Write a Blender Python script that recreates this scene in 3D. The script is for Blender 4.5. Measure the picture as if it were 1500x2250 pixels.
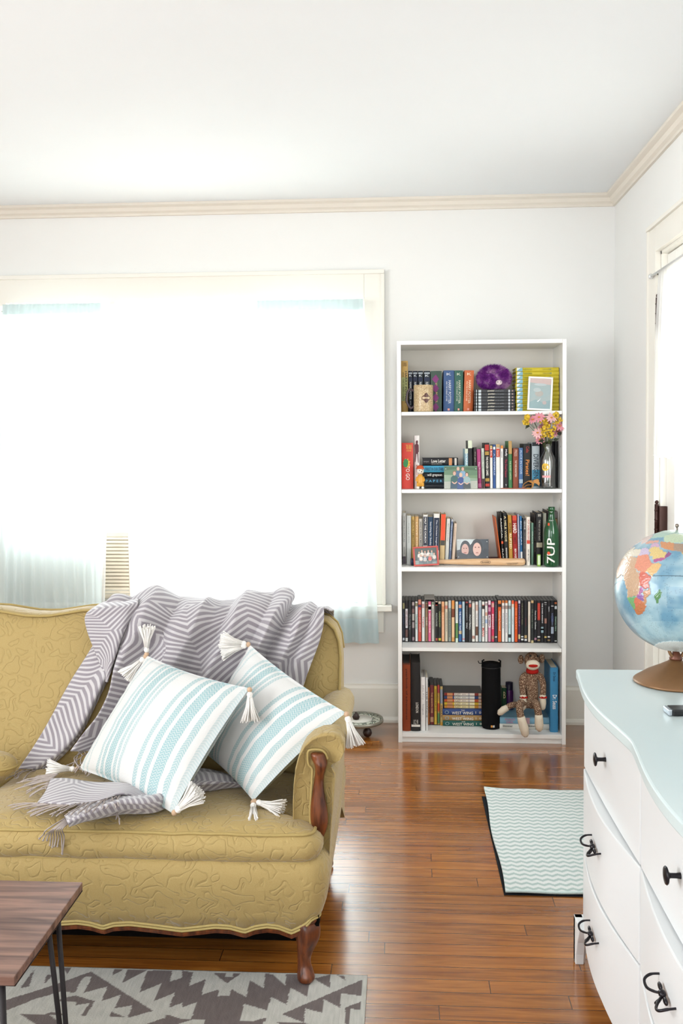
import bpy, bmesh, math, random
from mathutils import Vector, Matrix, Euler, noise as mnoise
random.seed(7)
for o in list(bpy.data.objects): bpy.data.objects.remove(o)
C = bpy.context.scene.collection
PI = math.pi
# ------------------------------------------------------------------ camera
F_PX, EYE, YAW, PITCH, ROLL, HOR = 2100.0, 1.38, math.atan(130/2100), math.radians(2.0), -.006, 970.0
PY0 = HOR + F_PX*math.tan(PITCH)
cd = bpy.data.cameras.new('camera'); cam = bpy.data.objects.new('camera', cd); C.objects.link(cam)
CR = Matrix.Rotation(YAW, 3, 'Z') @ Matrix.Rotation(PI/2-PITCH, 3, 'X') @ Matrix.Rotation(ROLL, 3, 'Z')
cam.location = (0, 0, EYE); cam.rotation_euler = CR.to_euler()
cd.sensor_fit = 'VERTICAL'; cd.sensor_height = 36; cd.lens = F_PX/2250*36
cd.shift_y = -(1125-PY0)/2250; cd.clip_start = .05
bpy.context.scene.camera = cam
def ray(px, py): return CR @ Vector(((px-750)/F_PX, -(py-PY0)/F_PX, -1))
def atY(px, py, Y):
    d = ray(px, py); return Vector((0,0,EYE)) + d*(Y/d.y)
def atZ(px, py, Z):
    d = ray(px, py); return Vector((0,0,EYE)) + d*((Z-EYE)/d.z)
def atX(px, py, X):
    d = ray(px, py); return Vector((0,0,EYE)) + d*(X/d.x)
# ------------------------------------------------------------------ light
S = bpy.context.scene
S.view_settings.view_transform = 'Standard'; S.view_settings.look = 'None'
S.view_settings.gamma = 1; S.view_settings.use_curve_mapping = False
S.view_settings.exposure = 0.76
w = bpy.data.worlds.new('world'); S.world = w; w.use_nodes = True
bg = w.node_tree.nodes['Background']; bg.inputs[0].default_value = (.93, .975, 1, 1); bg.inputs[1].default_value = 9
_nt = w.node_tree; _tc = _nt.nodes.new('ShaderNodeTexCoord'); _sx = _nt.nodes.new('ShaderNodeSeparateXYZ'); _cr = _nt.nodes.new('ShaderNodeValToRGB')
_nt.links.new(_tc.outputs['Generated'], _sx.inputs[0]); _nt.links.new(_sx.outputs[2], _cr.inputs[0]); _nt.links.new(_cr.outputs[0], bg.inputs[0])
_e = _cr.color_ramp.elements; _e[0].position = 0; _e[0].color = (.36, .36, .33, 1); _e[1].position = .06; _e[1].color = (.93, .975, 1, 1)   # bright hazy sky over a duller ground
def area(name, loc, rot, sx, sy, power, col=(1,1,1)):
    l = bpy.data.lights.new(name, 'AREA'); l.shape = 'RECTANGLE'; l.size = sx; l.size_y = sy; l.energy = power; l.color = col
    o = bpy.data.objects.new(name, l); C.objects.link(o); o.location = loc; o.rotation_euler = rot; return o
area('window_portal', (-1.08, 4.84, 1.34), (-PI/2, 0, 0), 1.82, 1.54, 1).data.cycles.is_portal = True
area('door_portal', (1.16, 3.45, 1.49), (0, PI/2, 0), 1.0, .6, 1).data.cycles.is_portal = True
area('rear_fill', (-.6, -2.5, 1.7), (PI/2, 0, 0), 3.0, 1.6, 34, (.93,.965,1))  # unseen soft fill added behind the camera; the wall there has no window
area('left_fill', (-3.15, .4, 1.6), (PI/2, 0, -PI/2), 2.4, 1.5, 64, (.93,.965,1))  # second added fill, standing before the closed left wall

# ------------------------------------------------------------------ materials
def new_mat(name):
    m = bpy.data.materials.new(name); m.use_nodes = True
    return m, m.node_tree, m.node_tree.nodes['Principled BSDF']
def N(nt, t, **k):
    n = nt.nodes.new(t)
    for a, b in k.items():
        if a.startswith('i_'):
            key = a[2:]; n.inputs[int(key) if key.isdigit() else key].default_value = b
        else: setattr(n, a, b)
    return n
def hexc(c):
    if isinstance(c, str):
        c = c.lstrip('#'); c = [int(c[i:i+2], 16)/255 for i in (0, 2, 4)]
    return tuple(((v/12.92) if v <= .04045 else ((v+.055)/1.055)**2.4) for v in c[:3]) + (1,)
_mc = {}
def mat(col, rough=.55, spec=.5, metal=0, noise=0.06, scale=60, bump=0, name=None, coat=0):
    key = (str(col), rough, spec, metal, noise, scale, bump, coat)
    if key in _mc: return _mc[key]
    m, nt, b = new_mat(name or 'surface'); c = hexc(col)
    b.inputs['Roughness'].default_value = rough; b.inputs['Metallic'].default_value = metal
    b.inputs['Specular IOR Level'].default_value = spec; b.inputs['Coat Weight'].default_value = coat
    tc = N(nt, 'ShaderNodeTexCoord'); nz = N(nt, 'ShaderNodeTexNoise', i_Scale=scale, i_Detail=3.0)
    nt.links.new(tc.outputs['Object'], nz.inputs['Vector'])
    rp = N(nt, 'ShaderNodeMixRGB', blend_type='MIX')
    rp.inputs[1].default_value = tuple(v*(1-noise) for v in c[:3])+(1,); rp.inputs[2].default_value = tuple(min(1, v*(1+noise)) for v in c[:3])+(1,)
    nt.links.new(nz.outputs['Fac'], rp.inputs[0]); nt.links.new(rp.outputs[0], b.inputs['Base Color'])
    if bump:
        bp = N(nt, 'ShaderNodeBump', i_Strength=bump, i_Distance=.002)
        nt.links.new(nz.outputs['Fac'], bp.inputs['Height']); nt.links.new(bp.outputs[0], b.inputs['Normal'])
    _mc[key] = m; return m
def vcol_mat(name, rough=.8, weave=0, scale=400, spec=.3, sheen=0, coat=0):
    m, nt, b = new_mat(name)
    at = N(nt, 'ShaderNodeVertexColor', layer_name='Col'); nt.links.new(at.outputs[0], b.inputs['Base Color'])
    b.inputs['Roughness'].default_value = rough; b.inputs['Specular IOR Level'].default_value = spec
    b.inputs['Coat Weight'].default_value = coat; b.inputs['Coat Roughness'].default_value = .08
    if weave:
        tc = N(nt, 'ShaderNodeTexCoord'); nz = N(nt, 'ShaderNodeTexNoise', i_Scale=scale)
        bp = N(nt, 'ShaderNodeBump', i_Strength=weave, i_Distance=.003)
        nt.links.new(tc.outputs['Object'], nz.inputs['Vector']); nt.links.new(nz.outputs['Fac'], bp.inputs['Height']); nt.links.new(bp.outputs[0], b.inputs['Normal'])
    return m

# ------------------------------------------------------------------ objects
def tag(o, label=None, cat=None, group=None, kind=None):
    if label: o['label'] = label
    if cat: o['category'] = cat
    if group: o['group'] = group
    if kind: o['kind'] = kind
    return o
def empty(name, loc=(0,0,0), rot=(0,0,0), label=None, cat=None, group=None):
    o = bpy.data.objects.new(name, None); C.objects.link(o); o.location = loc; o.rotation_euler = rot
    o.empty_display_size = .05
    return tag(o, label, cat, group)
class MB:
    def __init__(s): s.v = []; s.f = []; s.mi = []; s.uv = {}; s.sm = []; s.col = None
    def add(s, vs, fs, mi=0, smooth=False):
        n = len(s.v); s.v += [tuple(v) for v in vs]
        for f in fs: s.f.append(tuple(i+n for i in f)); s.mi.append(mi); s.sm.append(smooth)
        return n
    def box(s, a, b, mi=0, M=None):
        x0,y0,z0 = (min(a[i],b[i]) for i in range(3)); x1,y1,z1 = (max(a[i],b[i]) for i in range(3))
        vs = [Vector(p) for p in ((x0,y0,z0),(x1,y0,z0),(x1,y1,z0),(x0,y1,z0),(x0,y0,z1),(x1,y0,z1),(x1,y1,z1),(x0,y1,z1))]
        if M: vs = [M@v for v in vs]
        s.add(vs, [(0,3,2,1),(4,5,6,7),(0,1,5,4),(1,2,6,5),(2,3,7,6),(3,0,4,7)], mi); return s
    def tube(s, pts, r, n=8, mi=0, closed=False, caps=True, squash=None):
        pts = [Vector(p) for p in pts]; L = len(pts)
        rr = r if hasattr(r, '__len__') else [r]*L
        up = None; rings = []
        for i, p in enumerate(pts):
            t = (pts[(i+1)%L]-pts[i-1]) if closed else (pts[min(i+1,L-1)]-pts[max(i-1,0)])
            if t.length < 1e-9: t = Vector((0,0,1))
            t.normalize()
            if up is None: up = Vector((0,0,1)) if abs(t.z) < .9 else Vector((1,0,0))
            a = up - t*up.dot(t)
            if a.length < 1e-6: a = t.orthogonal()
            a.normalize(); b = t.cross(a); up = a
            ring = []
            for k in range(n):
                th = 2*PI*k/n; ring.append(p + (a*math.cos(th)+b*math.sin(th)*(squash or 1))*rr[i])
            rings.append(ring)
        vs = [v for rg in rings for v in rg]; fs = []
        for i in range(L if closed else L-1):
            j = (i+1) % L
            for k in range(n): fs.append((i*n+k, i*n+(k+1)%n, j*n+(k+1)%n, j*n+k))
        if caps and not closed: fs.append(tuple(range(n))[::-1]); fs.append(tuple((L-1)*n+k for k in range(n)))
        s.add(vs, fs, mi, True); return s
    def lathe(s, prof, n=24, mi=0, M=None, cap=True):
        vs = []; fs = []; m = len(prof)
        for k in range(n):
            th = 2*PI*k/n
            for r, z in prof: vs.append(Vector((r*math.cos(th), r*math.sin(th), z)))
        if M: vs = [M@v for v in vs]
        for k in range(n):
            j = (k+1) % n
            for i in range(m-1): fs.append((k*m+i, j*m+i, j*m+i+1, k*m+i+1))
        if cap:
            fs.append(tuple(k*m for k in range(n))[::-1]); fs.append(tuple(k*m+m-1 for k in range(n)))
        s.add(vs, fs, mi, True); return s
    def ball(s, c, r, n=12, mi=0, sc=(1,1,1), M=None):
        vs = []; fs = []; m = n//2+1; c = Vector(c)
        for k in range(n):
            for i in range(m):
                ph = PI*i/(m-1); v = Vector((math.sin(ph)*math.cos(2*PI*k/n)*sc[0], math.sin(ph)*math.sin(2*PI*k/n)*sc[1], -math.cos(ph)*sc[2]))*r
                if M: v = M@v
                vs.append(c+v)
        for k in range(n):
            j = (k+1) % n
            for i in range(m-1): fs.append((k*m+i, j*m+i, j*m+i+1, k*m+i+1))
        s.add(vs, fs, mi, True); return s
    def grid(s, fn, nu, nv, mi=0, uvfn=None, smooth=True, closed_u=False, flip=False):
        vs = [fn(i/nu, j/nv) for i in range(nu+1) for j in range(nv+1)]; fs = []
        for i in range(nu):
            for j in range(nv):
                a = i*(nv+1)+j; q = (a, a+nv+1, a+nv+2, a+1)
                fs.append(q[::-1] if flip else q)
        n = s.add(vs, fs, mi, smooth)
        if uvfn:
            for i in range(nu+1):
                for j in range(nv+1): s.uv[n+i*(nv+1)+j] = uvfn(i/nu, j/nv)
        return s
    def prism(s, outline, a, b, mi=0, smooth=False):
        """outline: 2D (p,q); a,b: functions (p,q)->3D for the two ends"""
        n = len(outline); vs = [a(*p) for p in outline]+[b(*p) for p in outline]
        fs = [tuple(range(n))[::-1], tuple(range(n, 2*n))]+[(i, (i+1)%n, n+(i+1)%n, n+i) for i in range(n)]
        s.add(vs, fs, mi, smooth); return s
    def build(s, name, mats, parent=None, bevel=0, sub=0, solid=0, weld=False, angle=None, label=None, offset=0):
        me = bpy.data.meshes.new(name); me.from_pydata(s.v, [], s.f)
        ms = mats if isinstance(mats, (list, tuple)) else [mats]
        for m in ms: me.materials.append(m)
        me.polygons.foreach_set('material_index', s.mi); me.polygons.foreach_set('use_smooth', s.sm)
        if s.uv:
            ul = me.uv_layers.new(name='UVMap')
            for l in me.loops: ul.data[l.index].uv = s.uv.get(l.vertex_index, (0, 0))
        if s.col:
            ca = me.color_attributes.new('Col', 'FLOAT_COLOR', 'POINT')
            flat = [x for c in s.col for x in c]; ca.data.foreach_set('color', flat)
        if weld or not s.uv:
            bm = bmesh.new(); bm.from_mesh(me)
            if weld: bmesh.ops.remove_doubles(bm, verts=bm.verts, dist=1e-5)
            if weld != 'keep': bmesh.ops.recalc_face_normals(bm, faces=bm.faces)
            bm.to_mesh(me); bm.free()
        me.update()
        o = bpy.data.objects.new(name, me); C.objects.link(o)
        if parent: o.parent = parent
        if solid: md = o.modifiers.new('s', 'SOLIDIFY'); md.thickness = solid; md.offset = offset
        if bevel: md = o.modifiers.new('b', 'BEVEL'); md.width = bevel; md.segments = 2; md.limit_method = 'ANGLE'; md.harden_normals = False
        if sub: md = o.modifiers.new('u', 'SUBSURF'); md.levels = sub; md.render_levels = sub
        if label: o['label'] = label
        return o
_tm = {}
def text_geo(s, font_bold=False):
    """glyph outlines as flat polygons, normalised to height 1; returns verts, faces, width"""
    if s in _tm: return _tm[s]
    cu = bpy.data.curves.new('t', 'FONT'); cu.body = s; cu.size = 1; cu.resolution_u = 2
    if len(s) > 0: cu.offset = .012
    ob = bpy.data.objects.new('t', cu); C.objects.link(ob)
    dg = bpy.context.evaluated_depsgraph_get()
    me = bpy.data.meshes.new_from_object(ob.evaluated_get(dg))
    vs = [v.co.copy() for v in me.vertices]; fs = [tuple(p.vertices) for p in me.polygons]
    bpy.data.objects.remove(ob); bpy.data.meshes.remove(me); bpy.data.curves.remove(cu)
    if not vs: _tm[s] = ([], [], 1); return _tm[s]
    x0 = min(v.x for v in vs); x1 = max(v.x for v in vs); y0 = min(v.y for v in vs); y1 = max(v.y for v in vs)
    h = max(.01, y1-y0)
    out = ([((v.x-x0)/h, (v.y-y0)/h) for v in vs], fs, (x1-x0)/h); _tm[s] = out; return out
def put_text(mb, s, o, ux, uy, w, h, mi=0):
    """text in a box w x h whose lower left corner is o and axes are ux, uy; stretched to fill it"""
    vs, fs, tw = text_geo(s)
    if not vs: return
    o = Vector(o); ux = Vector(ux); uy = Vector(uy)
    mb.add([o+ux*(x/tw*w)+uy*(y*h) for x, y in vs], fs, mi)
def struct(o): o['kind'] = 'structure'; return o
# ================================================================== setting
YW, XR, XL, ZC, YB = 4.68, 1.025, -3.2, 2.55, -2.6
wall_m = mat('#f1f1ee', .85, .2, noise=.012, scale=3, bump=.05, name='wall_paint')
ceil_m = mat('#f2f6f8', .9, .2, noise=.01, scale=3, name='ceiling_paint')
trim_m = mat('#f2efe6', .5, .4, noise=.01, scale=8, name='trim_paint')
crown_m = mat('#e9e2d6', .6, .3, noise=.03, scale=6, name='crown_paint')
# floor: narrow oak strips running left-right
def floor_mat():
    m, nt, b = new_mat('oak_strip_floor')
    tc = N(nt, 'ShaderNodeTexCoord'); L = nt.links.new
    br = N(nt, 'ShaderNodeTexBrick', offset=0, squash=1.0)
    br.inputs['Scale'].default_value = 1; br.inputs['Brick Width'].default_value = .95; br.inputs['Row Height'].default_value = .0575
    br.inputs['Mortar Size'].default_value = .0012; br.inputs['Mortar Smooth'].default_value = .2; br.inputs['Bias'].default_value = 0
    br.inputs['Color1'].default_value = (0,0,0,1); br.inputs['Color2'].default_value = (1,1,1,1); br.inputs['Mortar'].default_value = (0,0,0,1)
    sp = N(nt, 'ShaderNodeSeparateXYZ'); L(tc.outputs['Object'], sp.inputs[0]); dv = N(nt, 'ShaderNodeMath', operation='DIVIDE'); dv.inputs[1].default_value = .0575; L(sp.outputs[1], dv.inputs[0]); fl = N(nt, 'ShaderNodeMath', operation='FLOOR'); L(dv.outputs[0], fl.inputs[0])
    wn = N(nt, 'ShaderNodeTexWhiteNoise', noise_dimensions='1D'); L(fl.outputs[0], wn.inputs['W']); sa = N(nt, 'ShaderNodeMath', operation='MULTIPLY_ADD'); sa.inputs[1].default_value = 3.7; L(wn.outputs['Value'], sa.inputs[0]); L(sp.outputs[0], sa.inputs[2]); cb = N(nt, 'ShaderNodeCombineXYZ'); L(sa.outputs[0], cb.inputs[0]); L(sp.outputs[1], cb.inputs[1]); L(cb.outputs[0], br.inputs['Vector'])
    mp = N(nt, 'ShaderNodeMapping'); mp.inputs['Scale'].default_value = (1.1, 17, 1)
    L(tc.outputs['Object'], mp.inputs['Vector'])
    add = N(nt, 'ShaderNodeVectorMath', operation='MULTIPLY_ADD'); add.inputs[1].default_value = (9, 9, 9)
    L(br.outputs['Color'], add.inputs[0]); L(mp.outputs[0], add.inputs[2])
    nz = N(nt, 'ShaderNodeTexNoise', i_Scale=1.7, i_Detail=5.0, i_Roughness=.55, i_Distortion=1.6); L(add.outputs[0], nz.inputs['Vector'])
    wv = N(nt, 'ShaderNodeTexNoise', i_Scale=9.0, i_Detail=4.0, i_Distortion=.6); L(add.outputs[0], wv.inputs['Vector'])
    r1 = N(nt, 'ShaderNodeValToRGB'); e = r1.color_ramp.elements
    e[0].position = .3; e[0].color = hexc('#82481a'); e[1].position = .74; e[1].color = hexc('#bb7934')
    k = e.new(.5); k.color = hexc('#a16326')
    L(nz.outputs['Fac'], r1.inputs[0])
    pl = N(nt, 'ShaderNodeValToRGB'); e = pl.color_ramp.elements
    e[0].color = (.76,.73,.7,1); e[1].color = (1.1,1.08,1.04,1); k = e.new(.5); k.color = (.92,.9,.88,1); L(br.outputs['Color'], pl.inputs[0])
    mx = N(nt, 'ShaderNodeMixRGB', blend_type='MULTIPLY', i_0=1.0); L(r1.outputs[0], mx.inputs[1]); L(pl.outputs[0], mx.inputs[2])
    gr = N(nt, 'ShaderNodeValToRGB'); e = gr.color_ramp.elements
    e[0].position = .36; e[0].color = (.78,.75,.72,1); e[1].position = .56; e[1].color = (1,1,1,1); L(wv.outputs['Fac'], gr.inputs[0])
    m2 = N(nt, 'ShaderNodeMixRGB', blend_type='MULTIPLY', i_0=.75); L(mx.outputs[0], m2.inputs[1]); L(gr.outputs[0], m2.inputs[2])
    m3 = N(nt, 'ShaderNodeMixRGB', blend_type='MIX'); L(br.outputs['Fac'], m3.inputs[0]); L(m2.outputs[0], m3.inputs[1]); m3.inputs[2].default_value = hexc('#4a2a12')
    L(m3.outputs[0], b.inputs['Base Color'])
    rn = N(nt, 'ShaderNodeTexNoise', i_Scale=5.0, i_Detail=3.0); L(mp.outputs[0], rn.inputs['Vector'])
    rr = N(nt, 'ShaderNodeMapRange'); rr.inputs[3].default_value = .15; rr.inputs[4].default_value = .3; L(rn.outputs['Fac'], rr.inputs[0]); L(rr.outputs[0], b.inputs['Roughness'])
    b.inputs['Specular IOR Level'].default_value = .6; b.inputs['Coat Weight'].default_value = 1; b.inputs['Coat Roughness'].default_value = .16
    bp = N(nt, 'ShaderNodeBump', i_Strength=.05, i_Distance=.002); ad = N(nt, 'ShaderNodeMath', operation='SUBTRACT'); L(nz.outputs['Fac'], ad.inputs[0]); L(br.outputs['Fac'], ad.inputs[1])
    L(ad.outputs[0], bp.inputs['Height']); L(bp.outputs[0], b.inputs['Normal'])
    return m
struct(MB().box((XL-.1, YB, -.1), (XR+.1, YW+.1, 0)).build('floor', floor_mat()))
struct(MB().box((XL-.1, YB, ZC), (XR+.1, YW+.1, ZC+.1)).build('ceiling', ceil_m))
# back wall with window opening
WX0, WX1, WZ0, WZ1 = -1.985, -.173, .58, 2.062
b = MB(); T = .16
b.box((XL-.1, YW, 0), (WX0, YW+T, ZC)); b.box((WX1, YW, 0), (XR+.1, YW+T, ZC)); b.box((WX0, YW, 0), (WX1, YW+T, WZ0)); b.box((WX0, YW, WZ1), (WX1, YW+T, ZC))
struct(b.build('wall_back', wall_m))
DY0, DY1, DZ = 3.04, 3.86, 2.12
b = MB(); b.box((XR, DY1, 0), (XR+.14, YW+.16, ZC)); b.box((XR, YB, 0), (XR+.14, DY0, ZC)); b.box((XR, DY0, DZ), (XR+.14, DY1, ZC))
struct(b.build('wall_right', wall_m))
struct(MB().box((XL-.1, YB, 0), (XL, YW, ZC)).build('wall_left', wall_m))
struct(MB().box((XL-.1, YB-.1, 0), (XR+.14, YB, ZC)).build('wall_front', wall_m))
# crown mouldings: stepped profile
def crown(name, along):
    pr = [(0,0),(.048,0),(.048,-.012),(.03,-.02),(.024,-.036),(.012,-.044),(.012,-.056),(0,-.056)]
    b = MB()
    if along == 'x': b.prism(pr, lambda p,q: Vector((XL, YW-p, ZC+q)), lambda p,q: Vector((XR-p, YW-p, ZC+q)))
    else: b.prism(pr, lambda p,q: Vector((XR-p, YW-p, ZC+q)), lambda p,q: Vector((XR-p, YB, ZC+q)))
    return struct(b.build(name, crown_m))
crown('trim_1', 'x'); crown('trim_2', 'y')
def baseb(name, seg, axis):
    pr = [(0,0),(.034,0),(.033,.012),(.024,.024),(.018,.026),(.018,.165),(.012,.178),(.012,.184),(0,.184)]
    b = MB()
    for s0, s1 in seg:
        if axis == 'x': b.prism(pr, lambda p,q: Vector((s0, YW-p, q)), lambda p,q: Vector((s1, YW-p, q)))
        else: b.prism(pr, lambda p,q: Vector((XR-p, s0, q)), lambda p,q: Vector((XR-p, s1, q)))
    return struct(b.build(name, trim_m))
baseb('baseboard_back', [(XL, XR)], 'x'); baseb('baseboard_right', [(DY1+.105, YW-.034), (YB, DY0-.105)], 'y')
# window
win = struct(empty('window_1', ((WX0+WX1)/2, YW, WZ0)))
def wp(b, name, m, bev=0):
    o = b.build(name, m, bevel=bev); o.parent = win; o.matrix_parent_inverse = Matrix.Translation(-Vector(win.location)); return o
cw = .098; HC = 2.206
b = MB(); b.box((WX1, YW-.022, WZ0), (WX1+cw, YW, HC)); b.box((WX0-cw, YW-.022, WZ0), (WX0, YW, HC)); b.box((WX0, YW-.022, WZ1), (WX1, YW, HC))
b.box((WX0-cw, YW-.036, HC-.016), (WX1+cw, YW, HC+.004)); b.box((WX1+cw-.018, YW-.034, WZ0), (WX1+cw, YW-.02, HC-.016)); b.box((WX0-cw, YW-.034, WZ0), (WX0-cw+.018, YW-.02, HC-.016))
wp(b, 'window_casing', trim_m, .003)
wp(MB().box((WX0-cw-.03, YW-.06, WZ0-.028), (WX1+cw+.03, YW+.1, WZ0)), 'window_sill', trim_m, .004)
wp(MB().box((WX0-cw+.01, YW-.02, WZ0-.14), (WX1+cw-.01, YW, WZ0-.028)), 'window_apron', trim_m, .003)
b = MB()
for x0, x1 in ((WX0, WX0+.05), (-1.125, -1.065), (WX1-.05, WX1)): b.box((x0, YW+.05, WZ0), (x1, YW+.1, WZ1))
for z0, z1 in ((WZ0, WZ0+.06), (1.32, 1.36), (WZ1-.05, WZ1)): b.box((WX0+.05, YW+.055, z0), (WX1-.05, YW+.095, z1))
wp(b, 'window_sash', trim_m, .002)
gm, gnt, gb = new_mat('window_glass'); gb.inputs['Transmission Weight'].default_value = 1; gb.inputs['Roughness'].default_value = 0; gb.inputs['IOR'].default_value = 1.01
gtr = N(gnt, 'ShaderNodeBsdfTransparent'); ggl = N(gnt, 'ShaderNodeBsdfGlossy', i_Roughness=.02); gmx = N(gnt, 'ShaderNodeMixShader', i_0=.05)
gnt.links.new(gtr.outputs[0], gmx.inputs[1]); gnt.links.new(ggl.outputs[0], gmx.inputs[2]); gnt.links.new(gmx.outputs[0], gnt.nodes['Material Output'].inputs[0])
for x0, x1 in ((WX0+.05, -1.125), (-1.065, WX1-.05)): wp(MB().box((x0, YW+.074, WZ0+.06), (x1, YW+.078, WZ1-.05)), 'window_pane', gm)
# door in the right wall
door = struct(empty('door_1', (XR, (DY0+DY1)/2, 0)))
def dp(b, name, m, bev=0, label=None):
    o = b.build(name, m, bevel=bev, label=label); o.parent = door; o.matrix_parent_inverse = Matrix.Translation(-Vector(door.location)); return o
b = MB(); b.box((XR-.022, DY1, 0), (XR, DY1+.1, DZ+.1)); b.box((XR-.022, DY0-.1, 0), (XR, DY0, DZ+.1)); b.box((XR-.022, DY0, DZ), (XR, DY1, DZ+.1))
b.box((XR-.03, DY1+.09, 0), (XR, DY1+.104, DZ+.1)); b.box((XR-.034, DY0-.104, DZ+.096), (XR, DY1+.104, DZ+.112))
dp(b, 'door_casing', trim_m, .002)
b = MB(); b.box((XR, DY1-.012, 0), (XR+.12, DY1, DZ)); b.box((XR, DY0, 0), (XR+.12, DY0+.012, DZ)); b.box((XR, DY0, DZ-.012), (XR+.12, DY1, DZ)); dp(b, 'door_jamb', trim_m)
dx0, dx1 = XR+.022, XR+.062; y0, y1 = DY0+.016, DY1-.016
b = MB()
b.box((dx0, y1-.115, .012), (dx1, y1, DZ-.016)); b.box((dx0, y0, .012), (dx1, y0+.115, DZ-.016))
for z0, z1 in ((.012,.24), (.82,1.0), (1.98, DZ-.016)): b.box((dx0, y0+.115, z0), (dx1, y1-.115, z1))
b.box((dx0+.016, y0+.115, .24), (dx1-.012, y1-.115, .82))
for z0, z1 in ((.24,.255), (.805,.82)): b.box((dx0+.004, y0+.115, z0), (dx0+.02, y1-.115, z1))
for a0, a1 in ((y0+.115, y0+.13), (y1-.13, y1-.115)): b.box((dx0+.004, a0, .24), (dx0+.02, a1, .82))
dp(b, 'door_panel', mat('#f4f2ec', .45, .4, noise=.01, scale=8), .002)
dp(MB().box((dx0+.018, y0+.115, 1.0), (dx0+.022, y1-.115, 1.98)), 'door_glass', gm)
hm = mat('#3a1e18', .4, .5, metal=.4)
for zc in (1.876, 1.062):
    b = MB(); b.tube([(XR-.012, DY1-.006, zc-.062), (XR-.012, DY1-.006, zc+.062)], .0085, 10)
    for k in (-.038, 0, .038): b.tube([(XR-.012, DY1-.006, zc+k-.002), (XR-.012, DY1-.006, zc+k+.002)], .0098, 10)
    b.ball((XR-.012, DY1-.006, zc+.07), .008, 8); b.ball((XR-.012, DY1-.006, zc-.069), .007, 8)
    b.box((XR-.008, DY1-.034, zc-.055), (XR+.024, DY1-.006, zc+.055)); dp(b, 'door_hinge', hm)
b = MB(); b.box((dx0-.008, y0+.03, .97), (dx0, y0+.085, 1.13)); b.tube([(dx0-.004, y0+.058, 1.04), (dx0-.055, y0+.058, 1.04)], .008); b.ball((dx0-.06, y0+.058, 1.04), .026, 14); dp(b, 'door_knob', mat('#4a3a2c', .35, .5, metal=.8))
# ================================================================== bookcase
YF = 4.34; BX0, BX1, BTOP = -.015, .742, 1.832; BD = .28
SH = {1: 1.512, 2: 1.160, 3: .806, 4: .437, 5: .044}
white_m = mat('#f3f3f0', .38, .5, noise=.008, scale=5, name='white_laminate')
back_m = mat('#e6e2da', .6, .3, noise=.02, scale=5, name='hardboard_back')
bc = empty('bookcase', ((BX0+BX1)/2, YF+BD/2, 0), label='tall white laminate bookcase with five crowded shelves beside the window', cat='bookcase')
def loc(b, name, m, root, **k):
    o = b.build(name, m, **k); o.parent = root; o.matrix_parent_inverse = Matrix.Identity(4)
    iv = Matrix.Translation(-Vector(root.location)) if root.rotation_euler[:] == (0,0,0) else (Matrix.Translation(Vector(root.location)) @ root.rotation_euler.to_matrix().to_4x4()).inverted()
    o.data.transform(iv); return o
th = .018
loc(MB().box((BX0, YF, 0), (BX0+th, YF+BD, BTOP)), 'side_panel', white_m, bc, bevel=.001)
loc(MB().box((BX1-th, YF, 0), (BX1, YF+BD, BTOP)), 'side_panel', white_m, bc, bevel=.001)
loc(MB().box((BX0+th, YF, BTOP-th), (BX1-th, YF+BD, BTOP)), 'top_panel', white_m, bc, bevel=.001)
for k in (1, 2, 4): loc(MB().box((BX0+th+.001, YF+.004, SH[k]-.016), (BX1-th-.001, YF+BD-.006, SH[k])), 'shelf', white_m, bc, bevel=.001)
loc(MB().box((BX0+th, YF+.001, SH[3]-.019), (BX1-th, YF+BD-.006, SH[3])).box((BX0-.0008, YF-.0006, SH[3]-.020), (BX0+th, YF+.01, SH[3]-.0175)).box((BX1-th, YF-.0006, SH[3]-.020), (BX1+.0008, YF+.01, SH[3]-.0175)), 'fixed_shelf', white_m, bc, bevel=.001)
loc(MB().box((BX0+th, YF+.002, SH[5]-.018), (BX1-th, YF+BD-.006, SH[5])), 'bottom_shelf', white_m, bc, bevel=.001)
loc(MB().box((BX0+th, YF+.012, 0), (BX1-th, YF+.028, SH[5]-.018)), 'kick_board', white_m, bc, bevel=.001)
loc(MB().box((BX0+.004, YF+BD-.006, .02), (BX1-.004, YF+BD, BTOP-.004)), 'back_panel', back_m, bc)
for z in (SH[1]-.02, SH[2]-.05, .77, .60, .40, 1.35):
    x = BX1-th-.0003; loc(MB().tube([(x, YF+.045, z), (x-.0007, YF+.045, z)], .003, 8), 'shelf_peg', mat('#8a8078', .4, .5), bc)

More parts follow.
